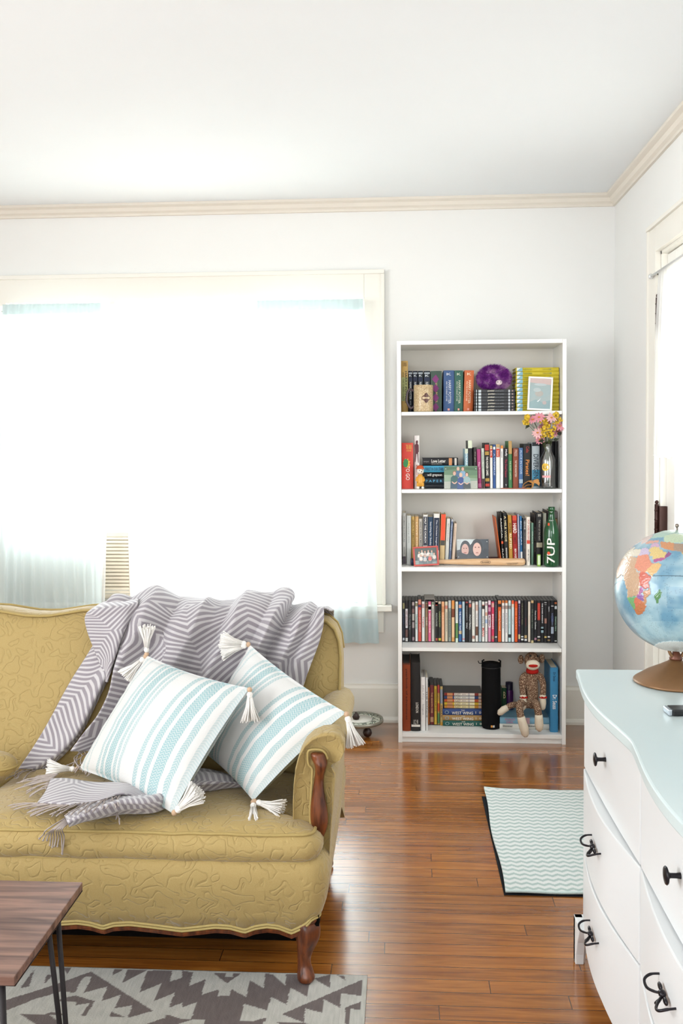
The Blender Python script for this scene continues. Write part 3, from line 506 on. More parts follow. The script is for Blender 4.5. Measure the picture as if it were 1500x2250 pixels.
# ---- fourth shelf: the film cases
G4 = 'film cases in the row on the fourth shelf'
R4 = [ # x0,x1,col,desc,bands,texts
 (884,889.5,'#1e2430','dark navy film case with a small yellow picture near its top',[(.06,.2,'#9a9468'),(.9,.96,'#c8ccd0')],[('STEEL', .3,.3,.4,'#3d4a66')]),
 (890,896.5,'#1d1a1e','black film case with a long white middle panel',[(.2,.66,'#e6e4e6'),(.7,.88,'#6b4a44'),(.9,.98,'#dcdad6')],[('WEST SIDE STORY', .24,.38,.6,'#8a3a4a')]),
 (897,904,'#24262a','black film case with grey lowercase title along it',[],[('P.S. I Love You', .34,.36,.55,'#9a9c9c')]),
 (904.5,911,'#3a2e34','dark film case with faces and beige blocks',[(.04,.12,'#b8a8a4'),(.2,.3,'#8a6a66'),(.32,.48,'#b8b0a8'),(.52,.66,'#a89a98'),(.88,.96,'#a08a90')],[]),
 (911.7,918,'#e0e2e0','white film case with green and blue letters',[(.06,.14,'#8f8a6a')],[('Hairspray', .34,.36,.7,'#5a9a8a')]),
 (918.2,925.8,'#cf5347','coral red film case with pale capitals, slightly taller',[(0,.1,'#d98a74'),(.12,.18,'#4a3a66')],[('GIRLS JUST WANT', .24,.52,.5,'#f2ccc4')]),
 (926.2,933,'#e8e7e4','white film case with a thin red handwritten title',[(.08,.18,'#c99a94')],[('Tangled', .38,.26,.5,'#c9403c')]),
 (934,940,'#93785a','tan film case inside the grey boxed set',[(0,.05,'#3a3836'),(.08,.18,'#6a4a3a')],[('CLUELESS', .4,.2,.5,'#e8dccb')]),
 (940.3,947.3,'#e0688a','bright pink film case inside the grey boxed set',[(.1,.24,'#f0e4e6'),(.14,.22,'#2a2a30')],[('MEAN GIRLS PINK', .3,.48,.5,'#f8dce4')]),
 (947.6,954,'#c2beb4','greyish beige film case inside the grey boxed set',[(0,.04,'#3a3836'),(.05,.1,'#7a8a70')],[('PRETTY IN PINK', .2,.5,.4,'#8f8f84')]),
 (956,962,'#1f1f1c','black film case with red cross marks at its top',[(.02,.1,'#c8b0a0'),(.04,.12,'#a83a30'),(.9,.96,'#a8483c')],[('FOOTLOOSE', .3,.32,.55,'#b8beb4')]),
 (962.3,969.2,'#22241f','black film case with yellow green small title',[(.02,.08,'#c8b8a0'),(.9,.96,'#b8a83c')],[('FLASHDANCE NOW', .26,.38,.5,'#a8b878')]),
 (969.5,976.7,'#e2a77c','peach film case with small dark figures near its top',[(.14,.28,'#c98a5e')],[('THE NOTEBOOK', .34,.5,.4,'#f0cfae')]),
 (977,983.8,'#d3c7ae','cream film case with a pink face and grey capitals',[(.12,.2,'#c9806e')],[('PRIDE PREJUDICE', .28,.46,.45,'#8a8476')]),
 (984.2,991.2,'#8e948c','grey green film case with dark flowing script',[(0,.18,'#c2c6c6')],[('Sense and Sensibility', .26,.62,.5,'#39403c')]),
 (991.6,998.8,'#d29a5c','golden film case with a brown picture block',[(.0,.12,'#e0924a'),(.2,.4,'#7a3f28'),(.4,.88,'#e2bf94')],[]),
 (999.8,1006.5,'#dbe0d6','white film case with a green meadow lower half',[(.54,.9,'#5e8a4c'),(.9,1,'#cfe0cc')],[('BECOMING JANE', .08,.38,.35,'#9aa49c')]),
 (1007,1014.5,'#2f5f96','blue film case with white capitals and small faces',[(.1,.18,'#d8a08a'),(.72,.8,'#c8b48a')],[('THE PARENT TRAP', .26,.45,.5,'#e8eef4')]),
 (1015,1021.2,'#b3c9d2','pale blue film case with no visible picture',[(.9,.94,'#c98a94')],[('FROZEN LAKE', .2,.4,.35,'#dfeaee')]),
 (1022,1028.6,'#17181a','black film case with white print in its lower middle',[(.03,.06,'#a84848')],[('SERENDIPITY', .12,.36,.4,'#a8a8a8'),('YOU', .52,.14,.5,'#e8e8e8')]),
 (1029,1035.8,'#3f4143','charcoal film case with a bold white slanted title',[(.08,.16,'#c96a5c'),(0,.06,'#a8a4a8')],[('FOOTBALL', .34,.36,.6,'#d8dad8')]),
 (1036.2,1043.4,'#e0dfd6','cream white film case with a small face near the foot',[(.02,.06,'#a8a49c'),(.84,.91,'#b8897a')],[('the holiday', .2,.5,.35,'#b4b0a6')]),
 (1043.8,1050.5,'#dfdcd4','white film case with one large face and one dark picture',[(.1,.24,'#c9a896'),(.62,.83,'#6b4c3a')],[('The Vow', .3,.28,.4,'#a8a49a')]),
 (1051,1057.8,'#97a8b8','blue grey film case next to the red and white lettered one',[(0,.16,'#b3c0c6'),(.7,.96,'#a4b4b8')],[('LAKE HOUSE', .3,.35,.3,'#b8c4ce')]),
 (1058.2,1064.6,'#e8e6de','white film case with black and bold red capitals',[(.12,.2,'#3a3030'),(.1,.13,'#c9806e')],[("She's the", .37,.24,.5,'#3a3a38'),('MAN', .65,.2,.75,'#d8402f')]),
 (1065,1071.2,'#e5e3dd','white film case with tiny pastel figures',[(.06,.12,'#b89aa0'),(.28,.36,'#d8a890'),(.45,.54,'#a8bcd8')],[('27', .72,.08,.5,'#a8a4a8')]),
 (1071.6,1078.4,'#c88aa4','pink and plum film case with white capitals',[(0,.1,'#e2cbd4'),(.1,.16,'#8a2f5e'),(.26,.34,'#8a2f5e'),(.34,.64,'#ecdfe4')],[('MAMMA', .36,.26,.5,'#7a2a52')]),
 (1078.8,1085.8,'#cf3d5c','hot pink film case with white capitals',[(.06,.16,'#d8a098'),(.84,.92,'#a8745e')],[('BRIDESMAIDS', .32,.36,.55,'#f6e4e8')]),
 (1086.2,1092.4,'#3c3b46','dark slate film case left of the tall orange one',[(.85,.88,'#d8d8d8')],[('GATSBY', .1,.4,.35,'#77747c')]),
 (1093.2,1101.2,'#d9622c','tall orange film case with a black face patch',[(.02,.08,'#e08a4a'),(.1,.17,'#2c2420')],[('something borrowed', .26,.46,.55,'#f4ddc4')]),
 (1101.6,1108.4,'#e8e4de','white film case with orange top, first of the pair',[(0,.06,'#c9743c'),(.12,.2,'#b8a098')],[('Princess Club', .3,.36,.45,'#8a8a94')]),
 (1108.8,1115.5,'#e9e6e1','white film case with orange top, second of the pair',[(0,.06,'#c9743c'),(.12,.2,'#a88e84')],[('Perfect Game', .3,.46,.4,'#9090a0')]),
 (1115.9,1122.5,'#bfd8d8','pale aqua film case with a small dark picture at the foot',[(0,.06,'#e4e8e4'),(.12,.2,'#8a8480'),(.8,.88,'#2c343c')],[('one day', .36,.3,.3,'#88a4a8')]),
 (1122.9,1129.5,'#d3dcde','white film case with a bright orange top and smiling face',[(0,.08,'#e0562c'),(.08,.16,'#e4c8b4')],[('ugly', .38,.2,.4,'#a8b0ac')]),
 (1130,1137,'#dd541e','plain deep orange film case',[(.02,.08,'#c9422c')],[('500 DAYS', .18,.5,.4,'#f0a070')]),
 (1137.5,1143.2,'#4e2f4e','purple film case with white ends',[(0,.07,'#d8d0dc'),(.8,.91,'#c8b88a')],[('MOULIN', .1,.5,.45,'#a88ab8')]),
 (1143.6,1150.2,'#222322','black film case with olive print and two white dots',[(.84,.87,'#d8d8d8'),(.9,.94,'#e4e4e4')],[('THE HOLLOW MAN', .06,.5,.4,'#8a8468')]),
 (1151,1158,'#28282b','black film case with a gold round mark near its foot',[(.82,.89,'#b89a6a'),(.91,.95,'#dcdcdc')],[('TWILIGHT', .4,.2,.3,'#7a3a44')]),
 (1159,1165.2,'#d8ccbc','plain ivory film case amid the black ones',[],[('the king', .36,.2,.3,'#b8a898')]),
 (1165.6,1172.4,'#2a2d2c','black film case with cream bands at top and bottom',[(0,.06,'#c9a878'),(.94,1,'#c9b88a')],[('THE VILLAGE TALE', .2,.45,.4,'#7d8a78')]),
 (1172.8,1179.2,'#232428','black film case with a two-word white title',[(.88,.93,'#a87a8a')],[('Pirates of the', .24,.22,.5,'#dcdcd8'),('Caribbean', .5,.18,.5,'#dcdcd8')]),
 (1179.6,1187,'#2a2629','black film case with a red upper panel',[(.06,.46,'#b53a2c'),(.84,.87,'#d8d8d4'),(.92,.95,'#a8885a')],[('PRESTIGE', .08,.34,.5,'#d8584a')]),
 (1187.4,1194.3,'#1b1c1f','black film case with widely spaced white letters',[(.62,.76,'#8aa4ac'),(.66,.7,'#22282c')],[('THE DARK KNIGHT', .06,.48,.4,'#e8e8e8')]),
 (1194.7,1201.5,'#252427','black film case with two short white bars at the top',[(.04,.055,'#c8c8c8'),(.09,.1,'#b8b8b8'),(.42,.54,'#9a6a5c'),(.84,.88,'#c8b06a')],[('RED', .43,.1,.4,'#c8a090')]),
 (1201.9,1208.8,'#211f24','black film case with small slanted white print',[(.84,.87,'#dcdcdc'),(.92,.95,'#a8885a')],[('inception', .14,.12,.55,'#d8d8dc')]),
 (1209.2,1216.6,'#1f2128','black film case with a blue white ghostly picture',[(.12,.14,'#d8d8d8'),(.62,.78,'#a8b4c4'),(.36,.5,'#3a4666')],[('BATMAN', .3,.28,.4,'#8a94b8')]),
 (1217,1224,'#1a211e','black film case with pale capitals at the right end',[(.04,.08,'#b8643c'),(.13,.2,'#c8d0d4'),(.94,.96,'#d8d8d8')],[('District Nine', .38,.34,.5,'#a8d0b8')]),
]
nL = len(R4)
for i, (x0, x1, col, desc, bd, tx) in enumerate(R4):
    yt = 1317.5 if i in (5, 29) else 1319.5
    where = f'{ordw(i+1)} from the left on the DVD shelf' if i < nL//2 else f'{ordw(nL-i)} from the right on the DVD shelf'
    dd = desc.replace(' film case', ' DVD case') if 'film case' in desc else desc
    ws = (dd.split()); lab = dd if len(ws) >= 8 else dd+', '+' '.join(where.split()[:4])
    upright(4, x0, x1, yt, col, lab, G4, ys=.125, d=.135, kind='case', name='film_case', cat='DVD case', texts=tx, bands=bd, rough=.3)
# grey slipcase round three cases
Yb = YF+.1235; xa = atY(933.2, 1407, Yb).x; xb = atY(955.2, 1407, Yb).x; z0 = SH[4]; z1 = atY(944, 1316.5, Yb).z
b = MB(); b.box((xa-.0006, Yb, z0+.0003), (xa+.0008, Yb+.137, z1)); b.box((xb-.0008, Yb, z0+.0003), (xb+.0006, Yb+.137, z1)); b.box((xa, Yb-.0005, z1-.0015), (xb, Yb+.137, z1+.0005))
tag(b.build('slipcase', mat('#aba69e', .5)), 'grey cardboard slipcase holding three film cases', 'box')

# ---- bottom shelf
G5 = 'books on the bottom shelf'
upright(5, 883, 902, 1457, '#8a3a16', 'tall rust orange photo album at the left end of bottom shelf', G5, ys=.03, d=.2, kind='hard', pages=mat('#54504c', .7), texts=[('yearbook of adventures', .08, .75, .3, '#4a1c0c')], bands=[(.0,.02,'#5a2a14')])
upright(5, 903, 923.5, 1456, '#211f1f', 'tall black album with small white print beside the rust one', G5, ys=.03, d=.2, kind='hard', pages=mat('#4a4644', .7), texts=[('UCL 98', .83, .07, .5, '#c8c4bc', 0, 'h'), ('LONDON', .58, .15, .3, '#d8d4cc', .15)], bands=[(.905,.935,'#e4e0d8')])
upright(5, 924, 934.5, 1488, '#ebe9e6', 'white hardcover with faint grey script on the bottom shelf', G5, ys=.035, d=.16, kind='hard', pages=mat('#cfc8be', .7), texts=[('Julia Roy', .14, .28, .5, '#c4c0bc'), ('league', .5, .2, .45, '#a8a8a8')])
upright(5, 935, 940, 1489, '#dad9d6', 'very thin white and black book squeezed beside the white hardcover', G5, ys=.04, d=.15, texts=[('THE DANCE', .25, .5, .5, '#3a3a3a')])
G5c = 'upright film cases on the bottom shelf'
for x0, x1, yt, col, lb, tx, bd in [
  (940,944,1508,'#b5652a','thin orange DVD case leftmost of the small bottom shelf group',[('OVER', .3,.4,.5,'#4a2412')],[]),
  (944.4,953,1503,'#6e1c1c','dark red DVD case in the small bottom shelf group',[('THE SEASON ONE', .2,.5,.45,'#d8a87a')],[(.8,.92,'#b88a6a')]),
  (953.4,960,1505,'#cda83a','yellow DVD case in the small bottom shelf group',[('WIZARD OF OZ', .1,.55,.5,'#6a5a1c')],[]),
  (960.4,966,1505,'#a8884a','rainbow mottled DVD case in the small bottom shelf group',[('magic', .1,.3,.4,'#4a3a6a')],[(0,.2,'#b8423c'),(.2,.45,'#d8a33c'),(.45,.65,'#c9582e'),(.7,.95,'#4c7a4a')]),
  (966.4,973,1506,'#cbb070','cream and blue DVD case rightmost of the small bottom group',[('BELLE', .5,.3,.4,'#8a3a2a')],[(.1,.45,'#8f98a8'),(.92,1,'#d8a03c')])]:
    upright(5, x0, x1, yt, col, lb, G5c, ys=.125, d=.135, kind='case', name='film_case', cat='DVD case', texts=tx, bands=bd, rough=.35)
G5d = 'boxed sets piled on the bottom shelf'
z = SH[5]+.0006
for (x0, x1, hh, col, lb) in [(973,1061.5,.0255,'#17564e','dark green box set at the bottom of the pile'), (972.5,1060.5,.026,'#a9844e','tan box set between the green and navy ones'), (972,1060,.0285,'#28427c','navy blue box set with white capitals in the pile')]:
    r_ = flat(x0, x1, z, hh, YF+.115, col, lb, G5d, d=.14, kind='hard', name='box_set', cat='DVD box', pages=mat(col, .5), texts=[('WEST WING', .23, .53, .5, '#e4e0d4', -.1), ('THE', .46, .09, .2, '#d8d4c8', .36), ('1', .82, .015, .4, '#c8c4b8'), ('o', .91, .05, .4, '#d8d0c0'), ('O', .05, .11, .62, '#8aa0a8')])
    z += hh
for k, (col, c2, lb) in enumerate([('#c98a2e','#e8d9a0','amber and white DVD case, lowest of the five striped ones'), ('#d5b02f','#e9dfb4','bright yellow and white DVD case in the striped pile'), ('#c2552a','#e8dcc8','red orange and white DVD case in the striped pile'), ('#2b3c6e','#dcdcd4','navy and white DVD case in the striped pile'), ('#8a2c22','#e4dcd0','dark red and white DVD case, top of the striped pile')]):
    flat(973.5, 1059.5, z, .0148, YF+.13, col, lb, 'striped film cases piled on the box sets', d=.135, kind='case', name='film_case', cat='DVD case', rough=.35, bands=[(.1,.24,'#c98a5c'), (.28,.8,c2), (.9,.97,'#cfb8a0')], texts=[('I LUCY', .3, .14, .7, '#5a4a3a'), ('SEASON', .48, .1, .4, '#8a7a6a'), ('O', .63, .05, .7, '#4a5a7a')])
    z += .0148
upright(5, 1102.5, 1113, 1512, '#1f4a2c', 'small dark green book standing behind the black bag', G5, ys=.19, d=.06, texts=[('B', .1, .2, .5, '#c8b88a', 0, 'h')])
z5 = SH[5]+.0006
flat(1097.5, 1206.5, z5, .0255, YF+.075, '#dcdad2', 'white paperback lying at the bottom beneath the sock monkey', 'books lying beneath the sock monkey', d=.17, texts=[('Shimmer', .06, .2, .4, '#4a5450', .15), ('Skinny', .55, .2, .4, '#3a4440', .15)], bands=[(.72,.78,'#8aa08a')])
flat(1098, 1207, z5+.0255, .0305, YF+.075, '#7fb0c9', 'light blue book with pink capitals lying under the sock monkey', 'books lying beneath the sock monkey', d=.17, kind='hard', texts=[('ROALD', .1, .2, .32, '#c97a9a', .2), ('DAHL', .13, .14, .32, '#c97a9a', -.22)], bands=[(.5,.6,'#d8b0b8')])
upright(5, 1208.5, 1226, 1467, '#3c86b4', 'tall light blue hardcover with white script at the right end', G5, ys=.04, d=.19, kind='hard', texts=[('Dr. Seuss', .42, .22, .55, '#eef2f2', .05), ('Dr Seuss', .07, .14, .3, '#1c3c58')])
# ================================================================== ornaments on the shelves
def quad_frame(p00, p10, p11, p01, Y, lean):
    """board through four photo points; returns origin, ux, uy (lengths included)"""
    a, b_, c = atY(*p00, Y), atY(*p10, Y), atY(*p01, Y)
    return a, b_-a, c-a
def curve_pts(P, n=8):
    P = [Vector(p) for p in P]; out = []
    for i in range(len(P)-1):
        p0 = P[max(i-1,0)]; p1 = P[i]; p2 = P[i+1]; p3 = P[min(i+2, len(P)-1)]
        for k in range(n):
            t = k/n; out.append(.5*((2*p1)+(p2-p0)*t+(2*p0-5*p1+4*p2-p3)*t*t+(3*p1-p0-3*p2+p3)*t*t*t))
    out.append(P[-1]); return out
def interp(x, xs, ys):
    if x <= xs[0]: return ys[0]
    for i in range(len(xs)-1):
        if x <= xs[i+1]: return ys[i]+(ys[i+1]-ys[i])*(x-xs[i])/(xs[i+1]-xs[i])
    return ys[-1]
def ell(cx, cy, rx, ry, n=18, a0=0, a1=2*PI): return [(cx+rx*math.cos(a0+(a1-a0)*k/n), cy+ry*math.sin(a0+(a1-a0)*k/n)) for k in range(n)]
def picture(mb, o, ux, uy, nrm, shapes, mats, eps=.0004):
    """flat printed picture: shapes = list of (colour, outline in 0..1)"""
    for i, (c, pts) in enumerate(shapes):
        if c not in mats: mats.append(c)
        mb.add([o+ux*x+uy*y+nrm*eps*(1+i*.25) for x, y in pts], [tuple(range(len(pts)))], mats.index(c))
def framed(name, label, cat, Y, pw, ph, bottom_mid, tilt, lean, fw, fcol, shapes, base='#9aa8a4', thick=.012, acrylic=False):
    """picture pw x ph leaning back, foot at bottom_mid"""
    r = empty(name, bottom_mid, (-lean, 0, 0), label, cat)
    R = Matrix.Rotation(tilt, 3, 'Y')
    ox = R @ Vector((1,0,0)); oz = R @ Vector((0,0,1)); n = Vector((0,-1,0))
    low = min((ox*(s*pw/2)).z for s in (-1, 1)); O = ox*(-pw/2) + Vector((0,0,-low))
    def P(x, y, d): return O+ox*x+oz*y+n*d
    if fw:
        b = MB()
        for (x0,y0,x1,y1) in ((0,0,pw,fw),(0,ph-fw,pw,ph),(0,fw,fw,ph-fw),(pw-fw,fw,pw,ph-fw)):
            c = [P(x, y, d) for d in (0, -thick) for x, y in ((x0,y0),(x1,y0),(x1,y1),(x0,y1))]
            b.add(c, [(0,1,2,3),(7,6,5,4),(0,4,5,1),(1,5,6,2),(2,6,7,3),(3,7,4,0)])
        b.build('frame', mat(fcol, .4, .5), r, bevel=.0015)
    mats = [base]; pb = MB(); i = fw; dd = -.004 if fw else 0
    c = [P(x, y, d) for d in (dd, dd-.002) for x, y in ((i,i),(pw-i,i),(pw-i,ph-i),(i,ph-i))]
    pb.add(c, [(0,1,2,3),(7,6,5,4),(0,4,5,1),(1,5,6,2),(2,6,7,3),(3,7,4,0)])
    picture(pb, P(i,i,dd), ox*(pw-2*i), oz*(ph-2*i), n, shapes, mats)
    pb.build('picture', [mat(m_, .25 if not acrylic else .15, .5, noise=.05) for m_ in mats], r)
    sb = MB(); sb.tube([P(pw/2, ph*.6, -thick-.001), P(pw/2, .0, -thick-ph*.3)], .002, 6)
    if acrylic:
        sc = MB()
        for x, y in ((.05,.88),(.95,.88),(.05,.12),(.95,.12)): m4 = Matrix.Translation(P(pw*x, ph*y, .001)) @ Matrix.Rotation(PI/2, 4, 'X'); MB().lathe([(.0005,0),(.0022,.0004),(.0022,-.002)], 10, M=m4).build('screw', mat('#e6e8ea', .2, .5, metal=.6), r)
    else: sb.build('easel_strut', mat(fcol, .5, .4), r)
    return r
def person_shape(cx, y0, s, hair, skin, top, low):
    return [(top, [(cx-.09*s, y0), (cx+.09*s, y0), (cx+.085*s, y0+.2*s), (cx+.04*s, y0+.27*s), (cx-.04*s, y0+.27*s), (cx-.085*s, y0+.2*s)]), (low, [(cx-.1*s, y0-.18*s), (cx+.1*s, y0-.18*s), (cx+.09*s, y0+.02*s), (cx-.09*s, y0+.02*s)]),
            (skin, [(cx-.07*s, y0+.05*s), (cx-.02*s, y0-.02*s), (cx+.02*s, y0-.02*s), (cx+.07*s, y0+.05*s), (cx+.055*s, y0+.07*s), (cx, y0+.01*s), (cx-.055*s, y0+.07*s)]),
            (hair, ell(cx, y0+.36*s, .042*s, .085*s)), (skin, ell(cx, y0+.345*s, .033*s, .07*s))]
# family photo
fam = [('#5f7f62', [(0,.5),(1,.55),(1,1),(0,1)]), ('#8aa088', [(0,.34),(1,.4),(1,.56),(0,.62)]), ('#6e8c6a', [(.55,.5),(1,.45),(1,.6),(.6,.58)]), ('#a9aca0', [(0,0),(1,0),(1,.36),(0,.32)]), ('#4c6a50', [(0,.8),(.3,.86),(1,.8),(1,.94),(0,.97)])]
for a in ((.42,.48,1.15,'#8a8278','#c9a48e','#4a6a8c','#4a6a8c'), (.56,.47,1.15,'#7a5a48','#d0a894','#7fa0bc','#7fa0bc'), (.31,.24,1.25,'#8c6a54','#d0a894','#2f5c58','#2c4a5c'), (.5,.2,1.15,'#c9b48c','#d6b09c','#2f4a86','#2f4a7c'), (.68,.22,1.15,'#5c4438','#d2aa96','#8fa8a8','#3c4648')): fam += person_shape(*a)
a = atY(975.5, 1071, YF+.045); c = atY(1049, 1071, YF+.045); t_ = atY(1010, 1024, YF+.06)
framed('family_photo', 'acrylic block photo of five seated people on a lawn, second shelf', 'photo', YF+.045, c.x-a.x, t_.z-SH[2], ((a.x+c.x)/2, YF+.045, SH[2]+.0005), 0, .12, 0, '#ffffff', fam, '#7c9a84', acrylic=True)
# white frame with a faint print
prt = [('#c9b4b0', [(0,.86),(1,.8),(1,1),(0,1)]), ('#a0b2b4', [(0,.3),(.3,.42),(.7,.36),(1,.5),(1,.8),(.5,.72),(0,.8)]), ('#8fa8ac', [(0,0),(1,0),(1,.3),(.6,.22),(.3,.3),(0,.2)]), ('#b0aca6', ell(.45,.5,.2,.1)), ('#b4c0c0', ell(.35,.62,.18,.07)), ('#dfe6e6', [(.35,.24),(.45,.28),(.55,.36),(.5,.3),(.42,.22)]), ('#b8aaa8', ell(.72,.2,.1,.06)), ('#b8c4c6', ell(.5,.8,.3,.04))]
a = atY(1158, 902, YF+.03); c = atY(1212, 902, YF+.03); t_ = atY(1190, 828.5, YF+.03)
framed('picture_frame', 'white picture frame with a pale faded print in front of the yellow books', 'picture frame', YF+.03, c.x-a.x, (t_.z-SH[1])*1.0, ((a.x+c.x)/2, YF+.03, SH[1]+.0005), .055, .1, .008, '#f0efec', prt, '#a4b2b2')
# red frame
grp = [('#46524e', [(0,0),(1,0),(1,1),(0,1)]), ('#8f9c98', [(0,.0),(1,0),(1,.2),(0,.25)])]
for k, (x, y, s, tc) in enumerate([(.2,.42,.9,'#d8d4cc'),(.33,.5,.9,'#e4dcd0'),(.47,.44,.9,'#c9beb8'),(.62,.48,.9,'#d8d2cc'),(.78,.46,.9,'#a8b4ae'),(.27,.22,.9,'#ddd8d2'),(.45,.18,.9,'#b8bcc0'),(.68,.2,.9,'#c9645c'),(.88,.3,.9,'#ccc8c0')]): grp += person_shape(x, y, s, '#7a5c4a', '#d8b09a', tc, '#6a7478')
a = atY(909, 1243, YF+.025); c = atY(964.5, 1240, YF+.025)
framed('picture_frame', 'coral red framed group photo tilted on the third shelf', 'picture frame', YF+.025, (c-a).length, .089, ((a.x+c.x)/2, YF+.025, SH[3]+.0005), -.058, .1, .0078, '#c2524a', grp, '#5c6864')
# two faces photo, standing on the dark red book
two = [('#c3cccc', [(0,.45),(.3,.55),(.62,1),(0,1)]), ('#2c3238', ell(.27,.5,.17,.44,20)), ('#caa094', ell(.26,.47,.115,.3,18)), ('#2e343a', [(0,0),(.55,0),(.5,.34),(.3,.25),(.1,.36),(0,.3)]), ('#30343a', ell(.63,.58,.18,.44,20)), ('#d8b0a2', ell(.635,.5,.13,.33,20)), ('#343a42', [(.3,0),(1,0),(1,.5),(.86,.55),(.78,.3),(.62,.12),(.48,.28),(.35,.2)]),
       ('#7a5048', ell(.585,.6,.025,.03,8)), ('#7a5048', ell(.69,.6,.025,.03,8)), ('#a8685e', ell(.635,.33,.045,.025,8)), ('#a05f58', ell(.26,.33,.05,.025,8)), ('#6a463e', ell(.22,.55,.02,.025,8)), ('#6a463e', ell(.3,.55,.02,.025,8))]
Y2 = YF+.095; zb = SH[3]+.0006+.019
a = atY(1004.5, 1222, Y2); c = atY(1075, 1223, Y2)
framed('family_photo', 'acrylic block photo of two smiling faces on the third shelf', 'photo', Y2, c.x-a.x, .094, ((a.x+c.x)/2, Y2+.035, zb+.001), 0, .14, 0, '#ffffff', two, '#3a434c', acrylic=True)
for o in bpy.data.objects:
    if o.get('label', '').startswith('acrylic block photo of two'): o.location.y = YF+.13
# ---- mug
mp_ = atY(930, 904, YF+.05); mug = empty('mug', (mp_.x, YF+.05, SH[1]+.0006), label='tan mug printed with an old map, dark handle on its left, top shelf', cat='mug')
mm, nt, bb = new_mat('map_print'); tc = N(nt, 'ShaderNodeTexCoord'); n1 = N(nt, 'ShaderNodeTexVoronoi', i_Scale=90.0, feature='DISTANCE_TO_EDGE'); n2 = N(nt, 'ShaderNodeTexNoise', i_Scale=25.0, i_Detail=4.0)
nt.links.new(tc.outputs['Object'], n1.inputs['Vector']); nt.links.new(tc.outputs['Object'], n2.inputs['Vector'])
r1 = N(nt, 'ShaderNodeValToRGB'); e = r1.color_ramp.elements; e[0].position = .0; e[0].color = hexc('#8a6a4c'); e[1].position = .12; e[1].color = hexc('#d8c6a2'); nt.links.new(n1.outputs['Distance'], r1.inputs[0])
r2 = N(nt, 'ShaderNodeMixRGB', blend_type='MIX'); r2.inputs[2].default_value = hexc('#c2a77c'); nt.links.new(n2.outputs['Fac'], r2.inputs[0]); nt.links.new(r1.outputs[0], r2.inputs[1]); nt.links.new(r2.outputs[0], bb.inputs['Base Color']); bb.inputs['Roughness'].default_value = .25
RM = .0445; HM = .122
MB().lathe([(.0,.003),(RM-.004,.0),(RM-.001,.002),(RM,.006),(RM,HM-.002),(RM-.001,HM),(RM-.004,HM-.002),(RM-.005,.01),(0,.009)], 40, cap=False).build('mug_body', mm, mug)
MB().tube(curve_pts([(-RM+.002,-.004,HM*.78),(-RM-.02,-.008,HM*.84),(-RM-.031,-.01,HM*.62),(-RM-.03,-.01,HM*.36),(-RM-.014,-.008,HM*.14),(-RM+.001,-.004,HM*.22)], 6), .0048, 10).build('handle', mat('#4e4048', .3, .5), mug)
em = MB(); star = []
for k in range(32):
    th_ = 2*PI*k/32; rad = .014+.006*abs(math.cos(2*th_))**2; star.append((rad*math.cos(th_)*1.1, rad*math.sin(th_)*1.15))
def wrapc(x, z, r): an = x/r; return (r*math.sin(an), -r*math.cos(an), z)
em.add([wrapc(x+.012, z+.062, RM+.0005) for x, z in [(0,0)]+star], [(0, k+1, (k+1)%32+1) for k in range(32)]); em.add([wrapc(x+.012, z+.062, RM+.0009) for x, z in ((-.018,-.003),(0,-.003),(.018,-.003),(.018,.003),(0,.003),(-.018,.003))], [(0,1,4,5),(1,2,3,4)], 1)
em.build('emblem', [mat('#57332c', .4), mat('#cdb894', .4)], mug)
# ---- purple plush ball
pc = atY(1085, 833, YF+.12)
pl = empty('plush_toy', (pc.x, YF+.12, SH[1]+.1015), label='fluffy purple plush ball with a tiny pale face on the black cases', cat='plush toy')
fm, nt, bb = new_mat('purple_fur'); tc = N(nt, 'ShaderNodeTexCoord'); n2 = N(nt, 'ShaderNodeTexNoise', i_Scale=24.0, i_Detail=3.0); nt.links.new(tc.outputs['Object'], n2.inputs['Vector'])
r1 = N(nt, 'ShaderNodeValToRGB'); e = r1.color_ramp.elements; e[0].position = .38; e[0].color = hexc('#6e1d86'); e[1].position = .68; e[1].color = hexc('#d5a3d2'); k_ = e.new(.52); k_.color = hexc('#8f36a4')
nt.links.new(n2.outputs['Fac'], r1.inputs[0]); nt.links.new(r1.outputs[0], bb.inputs['Base Color']); bb.inputs['Roughness'].default_value = .9
RXp, RZp = .071, .054
core = MB(); core.grid(lambda u, v: Vector((RXp*math.cos(2*PI*u)*math.sin(PI*v), .056*math.sin(2*PI*u)*math.sin(PI*v), RZp+RZp*-math.cos(PI*v)))*1.0, 36, 20); core.build('body', fm, pl)
rnd = random.Random(3); fur = MB()
for k in range(9500):
    th_ = rnd.uniform(0, 2*PI); cz = rnd.uniform(-.95, 1); sr = math.sqrt(1-cz*cz); n = Vector((sr*math.cos(th_)*RXp, sr*math.sin(th_)*.056, cz*RZp)); p = n+Vector((0,0,RZp)); dr = (n.normalized()+Vector((rnd.gauss(0,.45), rnd.gauss(0,.45), rnd.gauss(0,.4)-.15))).normalized()
    L_ = rnd.uniform(.008, .019); s_ = dr.orthogonal().normalized()*.0013; q = p+dr*L_
    if q.z < .001: continue
    fur.add([p-s_, p+s_, q], [(0,1,2)])
tag(fur.build('fur', fm, pl), kind='stuff')
fc = Vector((.016, -.066, .03)); MB().ball(fc, .0145, 14, sc=(1,.6,.8)).build('face', mat('#ddc9cf', .9), pl)
for dx in (-.005, .006): MB().ball(fc+Vector((dx*1.2, -.0085, .002)), .0022, 8).build('eye', mat('#18141a', .2), pl)
